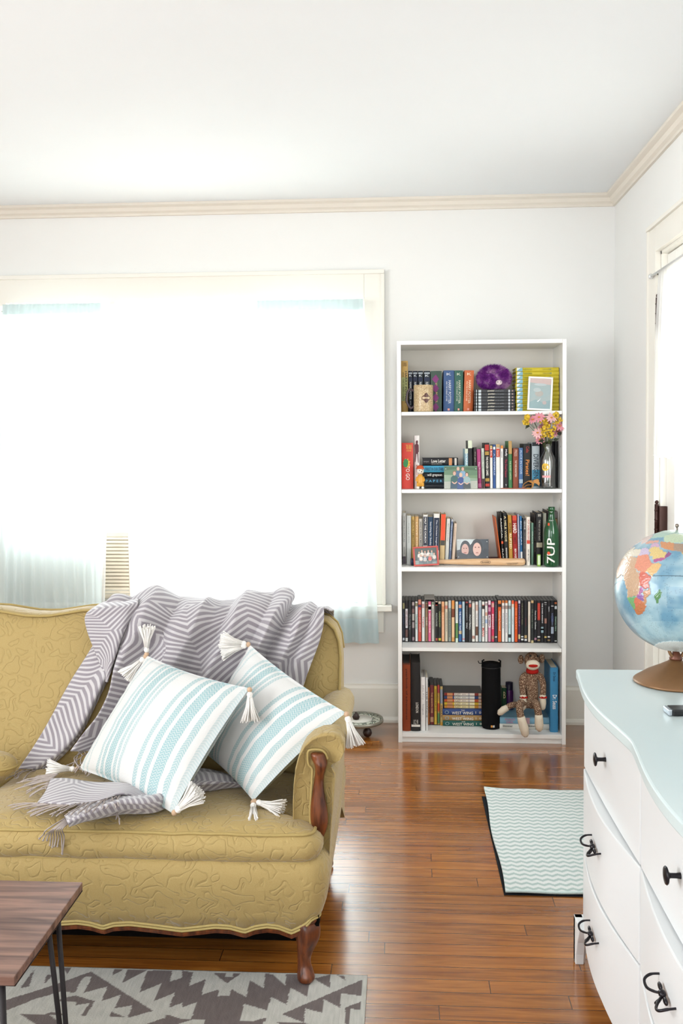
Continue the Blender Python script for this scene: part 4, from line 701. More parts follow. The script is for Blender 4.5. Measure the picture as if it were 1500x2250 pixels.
# ---- little figurine
fg = atY(923, 1071, YF+.04); fr = empty('figurine', (fg.x, YF+.04, SH[2]+.0006), label='small ceramic dog figurine in an orange hat and yellow suit', cat='figurine')
yel = mat('#dca03c', .3, .5); whi = mat('#ece7dc', .3, .5, noise=.03)
MB().lathe([(.0,.012),(.014,.013),(.0165,.03),(.0145,.05),(.010,.066),(.0,.07)], 20, cap=False).build('suit', yel, fr)
for s in (-1, 1):
    MB().tube([(s*.009,-.004,.03),(s*.011,-.006,.012)], [.008,.0065], 12).build('trouser_leg', yel, fr)
    MB().ball((s*.011,-.009,.0066), .008, 12, sc=(.8,1.25,.8)).build('paw', whi, fr)
    MB().tube([(s*.012,-.002,.056),(s*.017,-.006,.04),(s*.012,-.013,.034)], [.005,.0055,.004], 10).build('sleeve', yel, fr)
b = MB(); b.ball((0,-.002,.083), .0165, 16, sc=(1,1,1)); b.ball((.005,-.015,.078), .010, 12, sc=(1,.9,.8)); b.build('head', whi, fr)
for p in ((-.004,-.0185,.085),(.009,-.0172,.088)): MB().ball(p, .0021, 8).build('eye', mat('#1a1a1a', .2), fr)
MB().ball((.006,-.0248,.080), .0028, 8).build('nose', mat('#2a2222', .2), fr)
for p in ((-.008,-.016,.073),(.003,-.0235,.073),(.012,-.018,.072)): MB().ball(p, .0014, 6).build('spot', mat('#2a2626', .3), fr)
MB().lathe([(.021,.092),(.0215,.094),(.0165,.0955),(.015,.103),(.009,.108),(0,.109)], 20, cap=False).build('hat', mat('#c9572f', .35), fr)
# ---- vase
vp = atY(1203, 1069, YF+.06); VX = vp.x; VY = YF+.062; VZ = SH[2]+.0006
glm, nt, bb = new_mat('clear_glass'); tr = N(nt, 'ShaderNodeBsdfTransparent'); tr.inputs[0].default_value = (.93,.96,.96,1); gl = N(nt, 'ShaderNodeBsdfGlossy', i_Roughness=.06); fr_ = N(nt, 'ShaderNodeFresnel', i_IOR=1.6); mx = N(nt, 'ShaderNodeMixShader')
ad = N(nt, 'ShaderNodeMath', operation='ADD'); ad.inputs[1].default_value = .15
nt.links.new(fr_.outputs[0], ad.inputs[0]); nt.links.new(ad.outputs[0], mx.inputs[0]); nt.links.new(tr.outputs[0], mx.inputs[1]); nt.links.new(gl.outputs[0], mx.inputs[2]); nt.links.new(mx.outputs[0], nt.nodes['Material Output'].inputs[0])
vs = empty('flower_vase', (VX, VY, VZ), label='clear glass bottle vase with a yellow smiley sticker and pink band', cat='vase')
VR = .0345
MB().lathe([(0,.004),(VR-.004,.001),(VR-.0005,.004),(VR,.012),(VR,.128),(VR-.003,.142),(.022,.16),(.0175,.17),(.0165,.19),(.0185,.2),(.0185,.205),(.0155,.205),(.0155,.19),(.0165,.17),(.02,.16),(VR-.005,.141),(VR-.002,.128),(VR-.002,.012),(0,.008)], 40, cap=False).build('glass_body', glm, vs)
b = MB(); hp = []
for k in range(28):
    t = 2*PI*k/28; r_ = .0165*(1+.1*math.cos(t)**5); hp.append((1.1*r_*math.cos(t), 1.05*r_*math.sin(t)))
b.add([wrapc(x-.017, z+.098, VR+.0006) for x, z in [(0,0)]+hp], [(0, k+1, (k+1)%28+1) for k in range(28)]); b.build('smiley_sticker', mat('#e8bd3c', .4), vs)
b = MB()
for ex in (-.005, .003): b.ball(wrapc(-.017+ex, .103, VR+.0012), .0013, 6)
b.tube([wrapc(-.017+.0075*math.cos(t), .098+.0075*math.sin(t)-.001, VR+.0012) for t in [PI+PI*k/8 for k in range(9)]], .0007, 5)
b.build('smile', mat('#4a3414', .5), vs)
b = MB(); b.grid(lambda u, v: Vector(wrapc(-.032+.04*u, .05+.01*v, VR+.0006)), 8, 1); b.build('pink_band', mat('#dfa3a4', .5), vs)
# flowers
stemm = mat('#4c5a2c', .6); petm = mat('#dd8f9c', .6, noise=.15); petw = mat('#e6b4b4', .6, noise=.12); cen = mat('#d08a2c', .7); yelf = mat('#d8b52f', .65, noise=.15); leafm = mat('#30392a', .6, noise=.2)
def stem(top, r): 
    top = Vector(top); m = Vector((VX+(top.x-VX)*.25, VY+(top.y-VY)*.25, VZ+.2)); lo = Vector((VX-(top.x-VX)*.2, VY, VZ+.02))
    b = MB(); b.tube(curve_pts([lo, Vector(((lo.x+m.x)/2, VY, VZ+.12)), m, top], 5), .0011, 5); b.build('stem', stemm, r)
def flower_at(px, py, dy, tl): 
    p = atY(px, py, VY+dy); return p
bq = empty('flower_bouquet', (VX, VY, VZ+.206), label='bouquet of pink daisies and yellow blossoms in the glass vase, second shelf', cat='flowers'); BQ = Vector(bq.location)
daisies = [(1184,917,-.09,0,'pink daisy at the upper left of the vase bouquet',1),(1211,918,-.09,.1,'pink daisy at the top centre right of the bouquet',1),(1229,936,-.06,.3,'pink daisy at the right edge of the bouquet',1),(1181,951,-.06,-.1,'pink daisy low on the left of the bouquet',1),(1170,922,-.085,-.4,'deep pink daisy turned sideways, far upper left of bouquet',0),(1223,948,-.01,.4,'deep pink daisy tucked low on the right of bouquet',0),(1186,966,-.02,-.3,'deep pink daisy drooping at the bouquet foot by the vase neck',0),(1201,929,-.03,0,'',0),(1192,941,-.02,0,'',1),(1214,951,-.03,0,'',0)]
for i, (px, py, dy, tl, lb, big) in enumerate(daisies):
    p = atY(px, py, VY+dy); r = empty('daisy', p-BQ); r.parent = bq
    ax = (p-Vector((VX, VY+.06, VZ+.2))).normalized(); Mq = ax.to_track_quat('Z', 'Y').to_matrix(); Rr = .029 if big else .024
    b = MB(); rr = random.Random(i)
    for k in range(11):
        a_ = 2*PI*k/11+rr.uniform(-.1,.1); L_ = Rr*rr.uniform(.88,1.08); c_, s_ = math.cos(a_), math.sin(a_); w_ = .0052
        def pp(l, sd, z): return Mq @ Vector((c_*l-s_*sd, s_*l+c_*sd, z))
        b.add([pp(.003,-.0015,0), pp(.003,.0015,0), pp(L_*.6,w_,.003), pp(L_*.6,-w_,.003), pp(L_,.0015,.001), pp(L_,-.0015,.001)], [(0,1,2,3),(3,2,4,5)])
    b.build('petals', petw if big and i%2 else petm, r)
    MB().ball(Mq @ Vector((0,0,.002)), .0052, 12, sc=(1,1,.7)).build('flower_centre', cen, r)
    r2 = Vector(p); b = MB(); m = Vector((VX+(p.x-VX)*.25, VY+(p.y-VY)*.25, VZ+.2)); lo = Vector((VX-(p.x-VX)*.15, VY, VZ+.02))
    b.tube([q-r2 for q in curve_pts([lo, (lo+m)/2, m, p-ax*.002], 5)], .0011, 5); b.build('stem', stemm, r)
yl_ = [(1155,928,-.08,.012,'small yellow blossom sprig at the far left of bouquet'),(1195,926,-.075,.016,'yellow blossom sprig between the two upper daisies'),(1197,940,-.075,.019,'yellow blossom sprig in the middle left of bouquet'),(1212,938,-.075,.021,'large yellow blossom sprig in the bouquet centre'),(1195,952,-.065,.017,'yellow blossom sprig low in the bouquet middle'),(1208,956,-.06,.017,'lowest yellow blossom sprig just over the vase neck'),(1221,911,-.09,.012,'small yellow blossom sprig at the very top right'),(1230,922,-.07,.016,'yellow blossom sprig at the upper right edge'),(1158,917,-.09,.011,'tiny yellow blossom sprig at the upper far left')]
for i, (px, py, dy, R_, lb) in enumerate(yl_):
    p = atY(px, py, VY+dy); p.x = min(p.x, BX1-th-R_-.004); r = empty('yellow_blossom', p-BQ); r.parent = bq; rr = random.Random(40+i); b = MB()
    for k in range(26):
        c_ = Vector((rr.gauss(0,1), rr.gauss(0,.6)-.4, rr.gauss(0,1))).normalized()*R_*1.15*rr.uniform(.45,1); Mq = (c_+Vector((0,-.01,0))).to_track_quat('Z', 'Y').to_matrix()
        for q in range(5):
            a_ = 2*PI*q/5+k; c0, s0 = math.cos(a_), math.sin(a_)
            def pp(l, sd, z): return c_+Mq @ Vector((c0*l-s0*sd, s0*l+c0*sd, z))
            b.add([pp(0,0,-.001), pp(.0042,-.0028,.001), pp(.0062,0,.002), pp(.0042,.0028,.001)], [(0,1,2,3)])
    b.build('florets', yelf, r)
    m = Vector((VX+(p.x-VX)*.2, VY, VZ+.2)); b = MB(); b.tube([q-p for q in curve_pts([Vector((VX-(p.x-VX)*.1, VY+.004, VZ+.02)), m, p], 6)], .001, 5); b.build('stem', stemm, r)
for i, (px, py, dx, dz, lb) in enumerate([(1163,930,-.02,-.026,'dark leaf drooping at the left side of bouquet'),(1172,925,-.018,.01,'dark leaf behind the upper left daisies'),(1196,968,-.03,-.004,'dark leaf left over the vase neck'),(1214,967,.028,.006,'dark leaf right over the vase neck'),(1222,955,.03,.01,'dark leaf at the lower right of the bouquet')]):
    p = atY(px, py, VY-.03); b = MB(); d_ = Vector((dx, -.006, dz)); s_ = d_.cross(Vector((0,1,0))).normalized()*.009
    b.add([p-p, d_*.4+s_, d_, d_*.4-s_, d_*.5+Vector((0,-.003,0))], [(0,1,4),(1,2,4),(2,3,4),(3,0,4)])
    m = Vector((VX+(p.x-VX)*.2, VY, VZ+.2)); b.tube([q-p for q in curve_pts([Vector((VX, VY+.004, VZ+.03)), m, p], 6)], .0009, 5)
    o = b.build('leaf', leafm, bq); o.location = p-BQ
# ---- ribbon craft with cord
rp = atY(1165, 1068, YF+.035); rb = empty('leather_ribbon', (rp.x, YF+.035, SH[2]+.0006), label='tan leather ribbon looped with a coppery cord in front of books', cat='ribbon')
def band(pts, wv, name, m):
    b = MB(); P = curve_pts(pts, 8); W = Vector(wv); b.add([q for p in P for q in (p-W, p+W)], [(2*i, 2*i+1, 2*i+3, 2*i+2) for i in range(len(P)-1)]); b.build(name, m, rb, solid=.0012)
lm = mat('#b8813f', .5)
band([(-.036,0,.004),(-.03,-.004,.022),(-.005,0,.036),(.018,.004,.033),(.01,0,.02),(-.015,.004,.016),(-.034,.006,.003)], (0,.006,.001), 'loop', lm)
band([(-.004,-.006,.034),(.01,-.008,.024),(.004,-.01,.004),(-.02,-.012,.003)], (.004,.003,.002), 'loop', lm); band([(.014,0,.034),(.028,-.006,.03),(.04,-.004,.02)], (.002,0,.007), 'ribbon_end', lm); band([(.012,0,.034),(.03,0,.04),(.038,0,.034)], (.001,.002,.004), 'ribbon_end', lm)
for q in range(2): MB().tube(curve_pts([(-.02,-.008-q*.004,.003),(-.06,-.012+q*.005,.0025),(-.1,-.006,.0025),(-.135,-.01,.0025)], 8), .0018, 6).build('cord', mat('#a8553c', .4, .5), rb)
# ---- green bottle
bp_ = atY(1211.5, 1241, YF+.03); bt = empty('soda_bottle', (bp_.x, YF+.036, SH[3]+.0006), label='green glass soda bottle with white painted lettering, right end of third shelf', cat='bottle')
gm2, nt, bb = new_mat('green_glass'); bb.inputs['Base Color'].default_value = hexc('#0b5a2c'); bb.inputs['Roughness'].default_value = .07; bb.inputs['Transmission Weight'].default_value = .35; bb.inputs['Coat Weight'].default_value = .5
BR = .0335; HB = .272
MB().lathe([(0,.004),(.026,0),(BR-.002,.004),(BR,.012),(BR,.15),(.031,.17),(.024,.195),(.0165,.215),(.0135,.235),(.0128,.25),(.0148,.252),(.0152,.27),(.013,.272),(.0,.271)], 40, cap=False).build('glass_body', gm2, bt)
b = MB(); vs_, fs_, tw_ = text_geo('7UP')
_bm = bmesh.new(); _v = [_bm.verts.new((x, y, 0)) for x, y in vs_]
for f_ in fs_:
    try: _bm.faces.new([_v[i] for i in f_])
    except ValueError: pass
bmesh.ops.triangulate(_bm, faces=_bm.faces); bmesh.ops.subdivide_edges(_bm, edges=[e_ for e_ in _bm.edges if e_.calc_length() > .12], cuts=3); bmesh.ops.triangulate(_bm, faces=_bm.faces); bmesh.ops.subdivide_edges(_bm, edges=[e_ for e_ in _bm.edges if e_.calc_length() > .12], cuts=2); bmesh.ops.triangulate(_bm, faces=_bm.faces)
_bm.verts.index_update(); vs_ = [(v.co.x, v.co.y) for v in _bm.verts]; fs_ = [tuple(v.index for v in f.verts) for f in _bm.faces]; _bm.free()
W_ = .115; Hh = .037
b.add([wrapc(-.008+Hh/2-y*Hh, .018+x/tw_*W_, BR+.0009) for x, y in vs_], fs_); b.build('lettering', mat('#ecebe6', .4), bt)
b = MB(); pts = ell(-.018, .064, .0075, .0075, 16); b.add([wrapc(x, z, BR+.0016) for x, z in [(-.018,.064)]+pts], [(0,k+1,(k+1)%16+1) for k in range(16)]); b.build('orange_dot', mat('#d8542c', .4), bt)
for z_, s_, w_ in ((.208,'POST',.02),(.246,'7UP',.012)):
    b = MB(); vs2, fs2, tw2 = text_geo(s_); b.add([wrapc(-.004+(x/tw2-.5)*w_, z_+y*.005, (.0195 if z_ < .22 else .0142)+.0008) for x, y in vs2], fs2); b.build('small_print', mat('#d8ddd8', .4), bt)
b = MB(); b.grid(lambda u, v: Vector(wrapc(-.022+.01*u, .2-.024*v, .026)), 4, 2); b.build('neck_label', mat('#d8542c', .4), bt)
# green gum tube
gp = atY(1184.5, 1236, YF+.03); r = empty('gum_tube', (gp.x, YF+.045, SH[3]+.0006), label='small lime green wrapped tube standing before the thick black book', cat='tube')
MB().lathe([(0,0),(.0078,0),(.0085,.003),(.0085,.05),(.0075,.054),(0,.054)], 16, cap=False).build('tube_body', mat('#86b04a', .35), r)
b = MB(); b.grid(lambda u, v: Vector(wrapc(-.006+.012*u, .008+.042*v, .0089)), 4, 2); b.build('label', mat('#cfe0bc', .4), r)
# ---- small baseball bat
bl = atY(902, 1233, YF+.075); br_ = atY(1153, 1233, YF+.075); L_ = br_.x-bl.x; rB = .0168
bat = empty('baseball_bat', (bl.x, YF+.065, SH[3]+.0006+rB), label='small wooden souvenir baseball bat lying along the third shelf', cat='baseball bat')
Mx = Matrix.Rotation(PI/2, 4, 'Y')
wood, nt, bb = new_mat('ash_wood'); tc = N(nt, 'ShaderNodeTexCoord'); mp2 = N(nt, 'ShaderNodeMapping'); mp2.inputs['Scale'].default_value = (6, 90, 90); nz = N(nt, 'ShaderNodeTexNoise', i_Scale=2.0, i_Detail=3.0)
nt.links.new(tc.outputs['Object'], mp2.inputs[0]); nt.links.new(mp2.outputs[0], nz.inputs['Vector']); r1 = N(nt, 'ShaderNodeValToRGB'); e = r1.color_ramp.elements; e[0].position = .3; e[0].color = hexc('#c99e72'); e[1].position = .7; e[1].color = hexc('#ddbb94'); nt.links.new(nz.outputs['Fac'], r1.inputs[0]); nt.links.new(r1.outputs[0], bb.inputs['Base Color']); bb.inputs['Roughness'].default_value = .35
MB().lathe([(.0092,.03),(.0095,L_*.2),(.0115,L_*.36),(.0145,L_*.52),(rB-.0006,L_*.7),(rB,L_*.85),(rB,L_-.012),(rB-.004,L_-.003),(.004,L_),(0,L_)], 28, M=Mx, cap=False).build('barrel', wood, bat)
MB().lathe([(0,0),(.0155,.0),(.0165,.006),(.0155,.013),(.0102,.02),(.0098,.032)], 24, M=Mx, cap=False).build('handle_knob', mat('#222c44', .4), bat)
b = MB(); put_text(b, 'SLUGGER', (L_*.62, -rB-.0004, -.003), (1,0,0), (0,0,1), .034, .007); b.build('lettering', mat('#3a2a20', .5), bat)
b = MB(); pt = ell(L_*.62+.017, .0005, .023, .0085, 24); b.tube([(x, -rB-.0003, z) for x, z in pt], .0005, 4, closed=True); b.build('oval_mark', mat('#3a2a20', .5), bat)
for q in range(2):
    b = MB(); put_text(b, ('LOUISVILLE SLUGGER', 'MUSEUM & FACTORY')[q], (L_*.83+.006*q, -rB-.0004, -.0048-.0045*q), (1,0,0), (0,0,1), .055-.012*q, .003); b.build('lettering', mat('#3a2a20', .5), bat)
# ---- black cylinder bag
cp = atY(1080, 1594, YF+.075); bg_ = empty('speaker_bag', (cp.x, YF+.105, SH[5]+.0006), label='tall black fabric cylinder case with a tiny orange tag', cat='carry case')
fb = mat('#0b0b0d', .85, .2, noise=.2, scale=200)
Rb = .0435; Hb_ = .305
MB().lathe([(0,0),(Rb-.004,0),(Rb,.006),(Rb+.001,.15),(Rb,.285),(Rb+.001,.29),(Rb-.003,.303),(Rb-.01,Hb_),(0,Hb_-.002)], 32, cap=False).build('bag_body', fb, bg_)
for s_ in (-1, 1): MB().tube([(s_*(Rb-.003),-.012,.285),(s_*(Rb-.002),-.012,.315),(s_*(Rb-.01),-.008,.318)], .004, 8).build('tab', fb, bg_)
MB().tube(curve_pts([(-Rb+.002,-.005,.3),(-Rb-.012,-.005,.302),(-Rb-.017,-.006,.313)], 5), .0018, 6).build('zip_pull', fb, bg_)
MB().lathe([(Rb+.0018,.0),(Rb+.0018,.004)], 32, cap=False, M=Matrix.Translation((0,0,.284))).build('zip', mat('#1c1c1f', .4), bg_)
b = MB(); b.add([wrapc(x, z, Rb+.002) for x, z in ((-.006,.012),(.003,.012),(.003,.022),(-.006,.022))], [(0,1,2,3)]); b.add([wrapc(x, z, Rb+.002) for x, z in ((.004,.012),(.012,.012),(.012,.022),(.004,.022))], [(0,1,2,3)], 1); b.build('tag', [mat('#d8923c', .5), mat('#c8c8c4', .5)], bg_)
# purple box behind
q_ = atY(1119, 1545, YF+.2); r = empty('purple_bottle', (q_.x, YF+.215, SH[5]+.0006), label='purple and dark blue bottle half hidden behind the sock monkey', cat='bottle')
MB().lathe([(0,0),(.019,0),(.02,.004),(.02,.14),(.017,.15)], 20, cap=False).build('bottle_body', mat('#4a1c58', .3), r); MB().lathe([(.0175,.15),(.0175,.185),(.0,.187)], 20, cap=False).build('cap', mat('#1f1a34', .4), r)
MB().lathe([(.0204,.02),(.0204,.085)], 20, cap=False).build('label', mat('#22345a', .5), r)
# ---- sock monkey
MY = YF+.075; mk_o = atY(1168, 1560, MY)
sm, nt, bb = new_mat('heather_knit'); tc = N(nt, 'ShaderNodeTexCoord'); n1 = N(nt, 'ShaderNodeTexNoise', i_Scale=260.0, i_Detail=2.0); nt.links.new(tc.outputs['Object'], n1.inputs['Vector']); r1 = N(nt, 'ShaderNodeValToRGB'); e = r1.color_ramp.elements
e[0].position = .44; e[0].color = hexc('#5a3f30'); e[1].position = .62; e[1].color = hexc('#c2a98e'); k_ = e.new(.53); k_.color = hexc('#86664f'); nt.links.new(n1.outputs['Fac'], r1.inputs[0]); nt.links.new(r1.outputs[0], bb.inputs['Base Color']); bb.inputs['Roughness'].default_value = .95
bmp = N(nt, 'ShaderNodeBump', i_Strength=.5, i_Distance=.002); nt.links.new(n1.outputs['Fac'], bmp.inputs['Height']); nt.links.new(bmp.outputs[0], bb.inputs['Normal'])
cream = mat('#e2d6c0', .9, .2, noise=.06, scale=200, bump=.3); redk = mat('#b5241c', .9, .2)
mk = empty('sock_monkey', (mk_o.x, MY, SH[5]+.057), label='brown knitted sock monkey with red mouth sitting on the bottom shelf', cat='plush toy')
def Q(px, py, dy=0): return atY(px, py, MY+dy)-Vector(mk.location)
b = MB()
b.ball(Q(1168, 1451, .0), .037, 20, sc=(.95,.95,1.05))
b.tube([Q(1169,1474), Q(1168,1482), Q(1168,1500,.0), Q(1168,1525,.002), Q(1168,1545,.004), Q(1168,1556,.004)], [.017,.022,.027,.03,.028,.016], 16)
b.tube(curve_pts([Q(1158,1481), Q(1148,1490,-.004), Q(1147,1508,-.012), Q(1149,1528,-.03)], 4), [.016]*4+[.0155]*4+[.0145]*5, 12)
b.tube(curve_pts([Q(1178,1481), Q(1189,1490,-.0), Q(1193,1508,-.008), Q(1192,1528,-.02)], 4), [.016]*4+[.0155]*4+[.0145]*5, 12)
b.tube(curve_pts([Q(1160,1548,-.005), Q(1144,1545,-.05), Q(1141,1556,-.088), Q(1144,1576,-.094)], 4), [.019]*5+[.017]*8, 12)
b.tube(curve_pts([Q(1174,1548,-.005), Q(1176,1545,-.04), Q(1180,1555,-.075), Q(1183,1572,-.084)], 4), [.019]*5+[.017]*8, 12)
b.tube(curve_pts([Q(1155,1550,.0), Q(1138,1548,-.01), Q(1122,1550,-.03), Q(1112,1556,-.036)], 4), [.014]*13, 12)
body = b.build('body', sm, mk); md = body.modifiers.new('r', 'REMESH'); md.mode = 'VOXEL'; md.voxel_size = .0035; md.use_smooth_shade = True; md2 = body.modifiers.new('s', 'SMOOTH'); md2.iterations = 3
for px_, py_ in ((1144,1449),(1190,1447)): MB().ball(Q(px_, py_, .004), .0185, 14, sc=(.75,.4,1.15)).build('ear', sm, mk)
MB().ball(Q(1170, 1461, -.031), .0265, 18, sc=(1.22,.75,.92)).build('muzzle', cream, mk)
mo = MB(); mo.ball(Q(1171, 1463, -.0465), .0185, 16, sc=(1.18,.42,.42)); mo.build('mouth', redk, mk)
for px_, py_ in ((1164.5,1441),(1180.5,1442)): MB().ball(Q(px_, py_, -.034), .005, 10, sc=(1,.6,1)).build('eye', mat('#14100e', .15), mk)
MB().lathe([(.016,-.012),(.027,-.008),(.029,0),(.026,.009),(.017,.014)], 20, M=Matrix.Translation(Q(1169,1474,-.004)), cap=False).build('collar', redk, mk)
for (px_, py_, dy, s_, c_) in ((1149,1542,-.038,1,0), (1192,1545,-.026,1,0)):
    b = MB(); b.tube([Q(px_, 1527, dy+.006), Q(px_, 1534, dy+.003), Q(px_, 1546, dy), Q(px_, 1556, dy), Q(px_+.5, 1560, dy)], [.0148,.0152,.0158,.0125,.005], 14); b.build('hand', cream, mk)
    MB().lathe([(.0155,-.003),(.0172,0),(.0155,.003)], 16, M=Matrix.Translation(Q(px_, 1532, dy+.003)), cap=False).build('wrist_ribbon', redk, mk)
    b = MB(); w0 = Q(px_+3, 1532, dy-.013)
    for sg in (-1, 1): b.add([w0, w0+Vector((sg*.013,-.002,.005)), w0+Vector((sg*.012,-.003,-.006))], [(0,1,2)])
    b.build('ribbon_bow', redk, mk, solid=.0015)
MB().tube([Q(1144,1574,-.094), Q(1146,1584,-.094), Q(1151,1600,-.096), Q(1154,1614,-.098), Q(1155,1619,-.098)], [.0175,.019,.0205,.017,.007], 16).build('foot', cream, mk)
MB().tube([Q(1183,1570,-.083), Q(1183.5,1580,-.084), Q(1184,1594,-.086), Q(1184.5,1603,-.087), Q(1184.5,1607,-.087)], [.0175,.019,.02,.015,.006], 16).build('foot', cream, mk)
MB().tube([Q(1114,1555,-.036), Q(1106,1559,-.04), Q(1098,1566,-.042), Q(1094,1570,-.042)], [.0145,.016,.015,.006], 16).build('tail_tip', cream, mk)
# ---- round tray on bead feet
tp = atZ(788, 1580, .065); TY = min(tp.y, YW-.034-.118)
tr_ = empty('plant_caddy', (tp.x, TY, 0), label='round mosaic plant caddy on dark ball feet beside the bookcase', cat='plant stand')
mos, nt, bb = new_mat('mosaic'); tc = N(nt, 'ShaderNodeTexCoord'); vo = N(nt, 'ShaderNodeTexVoronoi', i_Scale=48.0, feature='DISTANCE_TO_EDGE'); nt.links.new(tc.outputs['Object'], vo.inputs['Vector']); r1 = N(nt, 'ShaderNodeValToRGB'); e = r1.color_ramp.elements; e[0].position = .06; e[0].color = hexc('#3a4a3c'); e[1].position = .1; e[1].color = hexc('#d8dccc'); nt.links.new(vo.outputs['Distance'], r1.inputs[0]); nt.links.new(r1.outputs[0], bb.inputs['Base Color']); bb.inputs['Roughness'].default_value = .2
Rr = .116
MB().lathe([(.062,.056),(Rr-.006,.056),(Rr-.006,.066),(.062,.066),(.062,.056)], 48, cap=False).build('mosaic_ring', mos, tr_)
MB().lathe([(Rr-.006,.052),(Rr,.055),(Rr+.001,.062),(Rr-.001,.07),(Rr-.006,.07),(Rr-.006,.052)], 48, cap=False).build('rim', mat('#8f8c80', .3, .5, metal=.6), tr_)
MB().lathe([(.064,.055),(.064,.069),(.0,.069),(.0,.062),(.06,.06)], 32, cap=False).build('centre_disc', mat('#dedbd2', .3), tr_)
for k, (a_, zt) in enumerate([(-1.0,.056),(2.1,.056),(3.9,.056)]):
    x_, y_ = .08*math.cos(a_), .08*math.sin(a_); MB().lathe([(0,0),(.007,.001),(.017,.009),(.0225,.022),(.018,.036),(.009,.043),(.01,.047),(.008,.057),(0,.057)], 18, M=Matrix.Translation((x_, y_, 0)), cap=False).build('foot', mat('#2c1712', .35, .5), tr_)
MB().lathe([(0,.069),(.014,.071),(.018,.082),(.012,.093),(.006,.098),(.007,.102),(0,.106)], 18, M=Matrix.Translation((-.012,-.02,0)), cap=False).build('top_knob', mat('#2c1712', .35, .5), tr_)
# ================================================================== curtains
def cloth_mat(name, col, trans, rough=.9, transl=.5):
    m, nt, b = new_mat(name); L = nt.links.new
    out = nt.nodes['Material Output']; nt.nodes.remove(b)
    df = N(nt, 'ShaderNodeBsdfDiffuse'); df.inputs[0].default_value = hexc(col); tl = N(nt, 'ShaderNodeBsdfTranslucent'); tl.inputs[0].default_value = hexc(col); tp = N(nt, 'ShaderNodeBsdfTransparent')
    m1 = N(nt, 'ShaderNodeMixShader', i_0=transl); m2 = N(nt, 'ShaderNodeMixShader', i_0=trans); L(df.outputs[0], m1.inputs[1]); L(tl.outputs[0], m1.inputs[2]); L(m1.outputs[0], m2.inputs[1]); L(tp.outputs[0], m2.inputs[2]); L(m2.outputs[0], out.inputs[0])
    return m
blue_c = cloth_mat('blue_voile', '#dde9ea', .30); blue_d = cloth_mat('blue_voile_double', '#c6d9dd', .10, transl=.35); white_c = cloth_mat('white_sheer', '#f7f9f9', .42); white_d = cloth_mat('white_sheer_double', '#f7f9f9', .15)
def curtain(label, tl, tr, bl, br, ztop, zbot, Yc, nf, amp, cm, dm_, seed, group, band=.045, hem=.055, ruffle=.018):
    rr = random.Random(seed); r = empty('curtain', ((tl+tr)/2, Yc, ztop), label=label, cat='curtain', group=group)
    ph = [rr.uniform(0, 6.28) for _ in range(4)]; NU = nf*12
    def fn(u, z):
        t = (ztop-z)/(ztop-zbot); x = (tl*(1-u)+tr*u)*(1-t)+(bl*(1-u)+br*u)*t
        a = amp*(.45+.55*min(1, max(0, t*2))); w_ = .012*math.sin(3*t+ph[0]+u*5)
        y = Yc+a*math.sin(2*PI*nf*(u+.02*math.sin(4*t+ph[1])+.012*math.sin(9*u+ph[2])))+a*.5*math.sin(2*PI*nf*.43*u+ph[3]+t)
        return Vector((x+w_*t-r.location.x, y-r.location.y, z-ztop))
    def strip(z0, z1, nv, name, m_): MB().grid(lambda u, v: fn(u, z0+(z1-z0)*v), NU, nv).build(name, m_, r)
    strip(ztop+ruffle, ztop, 2, 'header_ruffle', dm_ if ruffle < .012 else cm); strip(ztop, ztop-band, 3, 'rod_pocket', dm_)
    strip(ztop-band, zbot+hem, 24, 'panel', cm); strip(zbot+hem, zbot, 3, 'hem', dm_)
    return r
ZR = 2.055
def xw(px, py, Y): return atY(px, py, Y).x
YBc, YWc = YW-.092, YW-.05
G = 'blue curtain panels on the window'
curtain('pale blue sheer curtain panel at the left end of the window', xw(6,675,YBc), xw(222,680,YBc), xw(-18,1400,YBc), xw(216,1400,YBc), ZR, .36, YBc, 11, .0125, blue_c, blue_d, 1, None, ruffle=.004)
curtain('pale blue sheer curtain panel at the right end, nearest the bookcase', xw(565,668,YBc), xw(797,662,YBc), xw(560,1400,YBc), xw(827,1405,YBc), ZR, .405, YBc, 9, .0125, blue_c, blue_d, 2, None, hem=.118, ruffle=.004)
curtain('white sheer curtain behind the left blue panel', xw(12,675,YWc), xw(243,680,YWc), xw(2,1400,YWc), xw(226,1400,YWc), ZR, .36, YWc, 10, .010, white_c, white_d, 3, None)
curtain('white sheer curtain covering the middle and right of the window', xw(252,680,YWc), xw(800,668,YWc), xw(296,1400,YWc), xw(822,1400,YWc), ZR, .40, YWc, 13, .010, white_c, white_d, 4, None)
rod = tag(MB().tube([(WX0+.01, YW-.018, ZR-.02), (WX1-.01, YW-.018, ZR-.02)], .0045, 10).build('curtain_rod', mat('#e9eaea', .4, .5)), 'white curtain rod across the window carrying the sheers', 'curtain rod')
# window air conditioner on the sill
acx0, acx1 = xw(40,1250,YW+.02), xw(292,1250,YW+.02)
ac = empty('window_air_conditioner', ((acx0+acx1)/2, YW+.06, WZ0), label='beige slatted air conditioner in the window behind the left curtains', cat='air conditioner')
w2 = (acx1-acx0)/2; acm = mat('#d8ccb8', .5, .4); 
MB().box((-w2, .0, .002), (w2, .3, .36)).build('housing', acm, ac, bevel=.008)
MB().box((-w2+.01, -.012, .012), (w2-.01, 0, .035)).box((-w2+.01, -.012, .325), (w2-.01, 0, .35)).box((-w2+.01, -.012, .035), (-w2+.03, 0, .325)).box((w2-.03, -.012, .035), (w2-.01, 0, .325)).build('front_frame', acm, ac, bevel=.002)
b = MB()
for k in range(16):
    z_ = .04+k*.0182; b.box((-w2+.03, -.012, z_), (w2-.03, -.002, z_+.011), M=Matrix.Translation((0,0,0)))
b.build('louvre_grille', mat('#e2d6c2', .5, .4), ac)
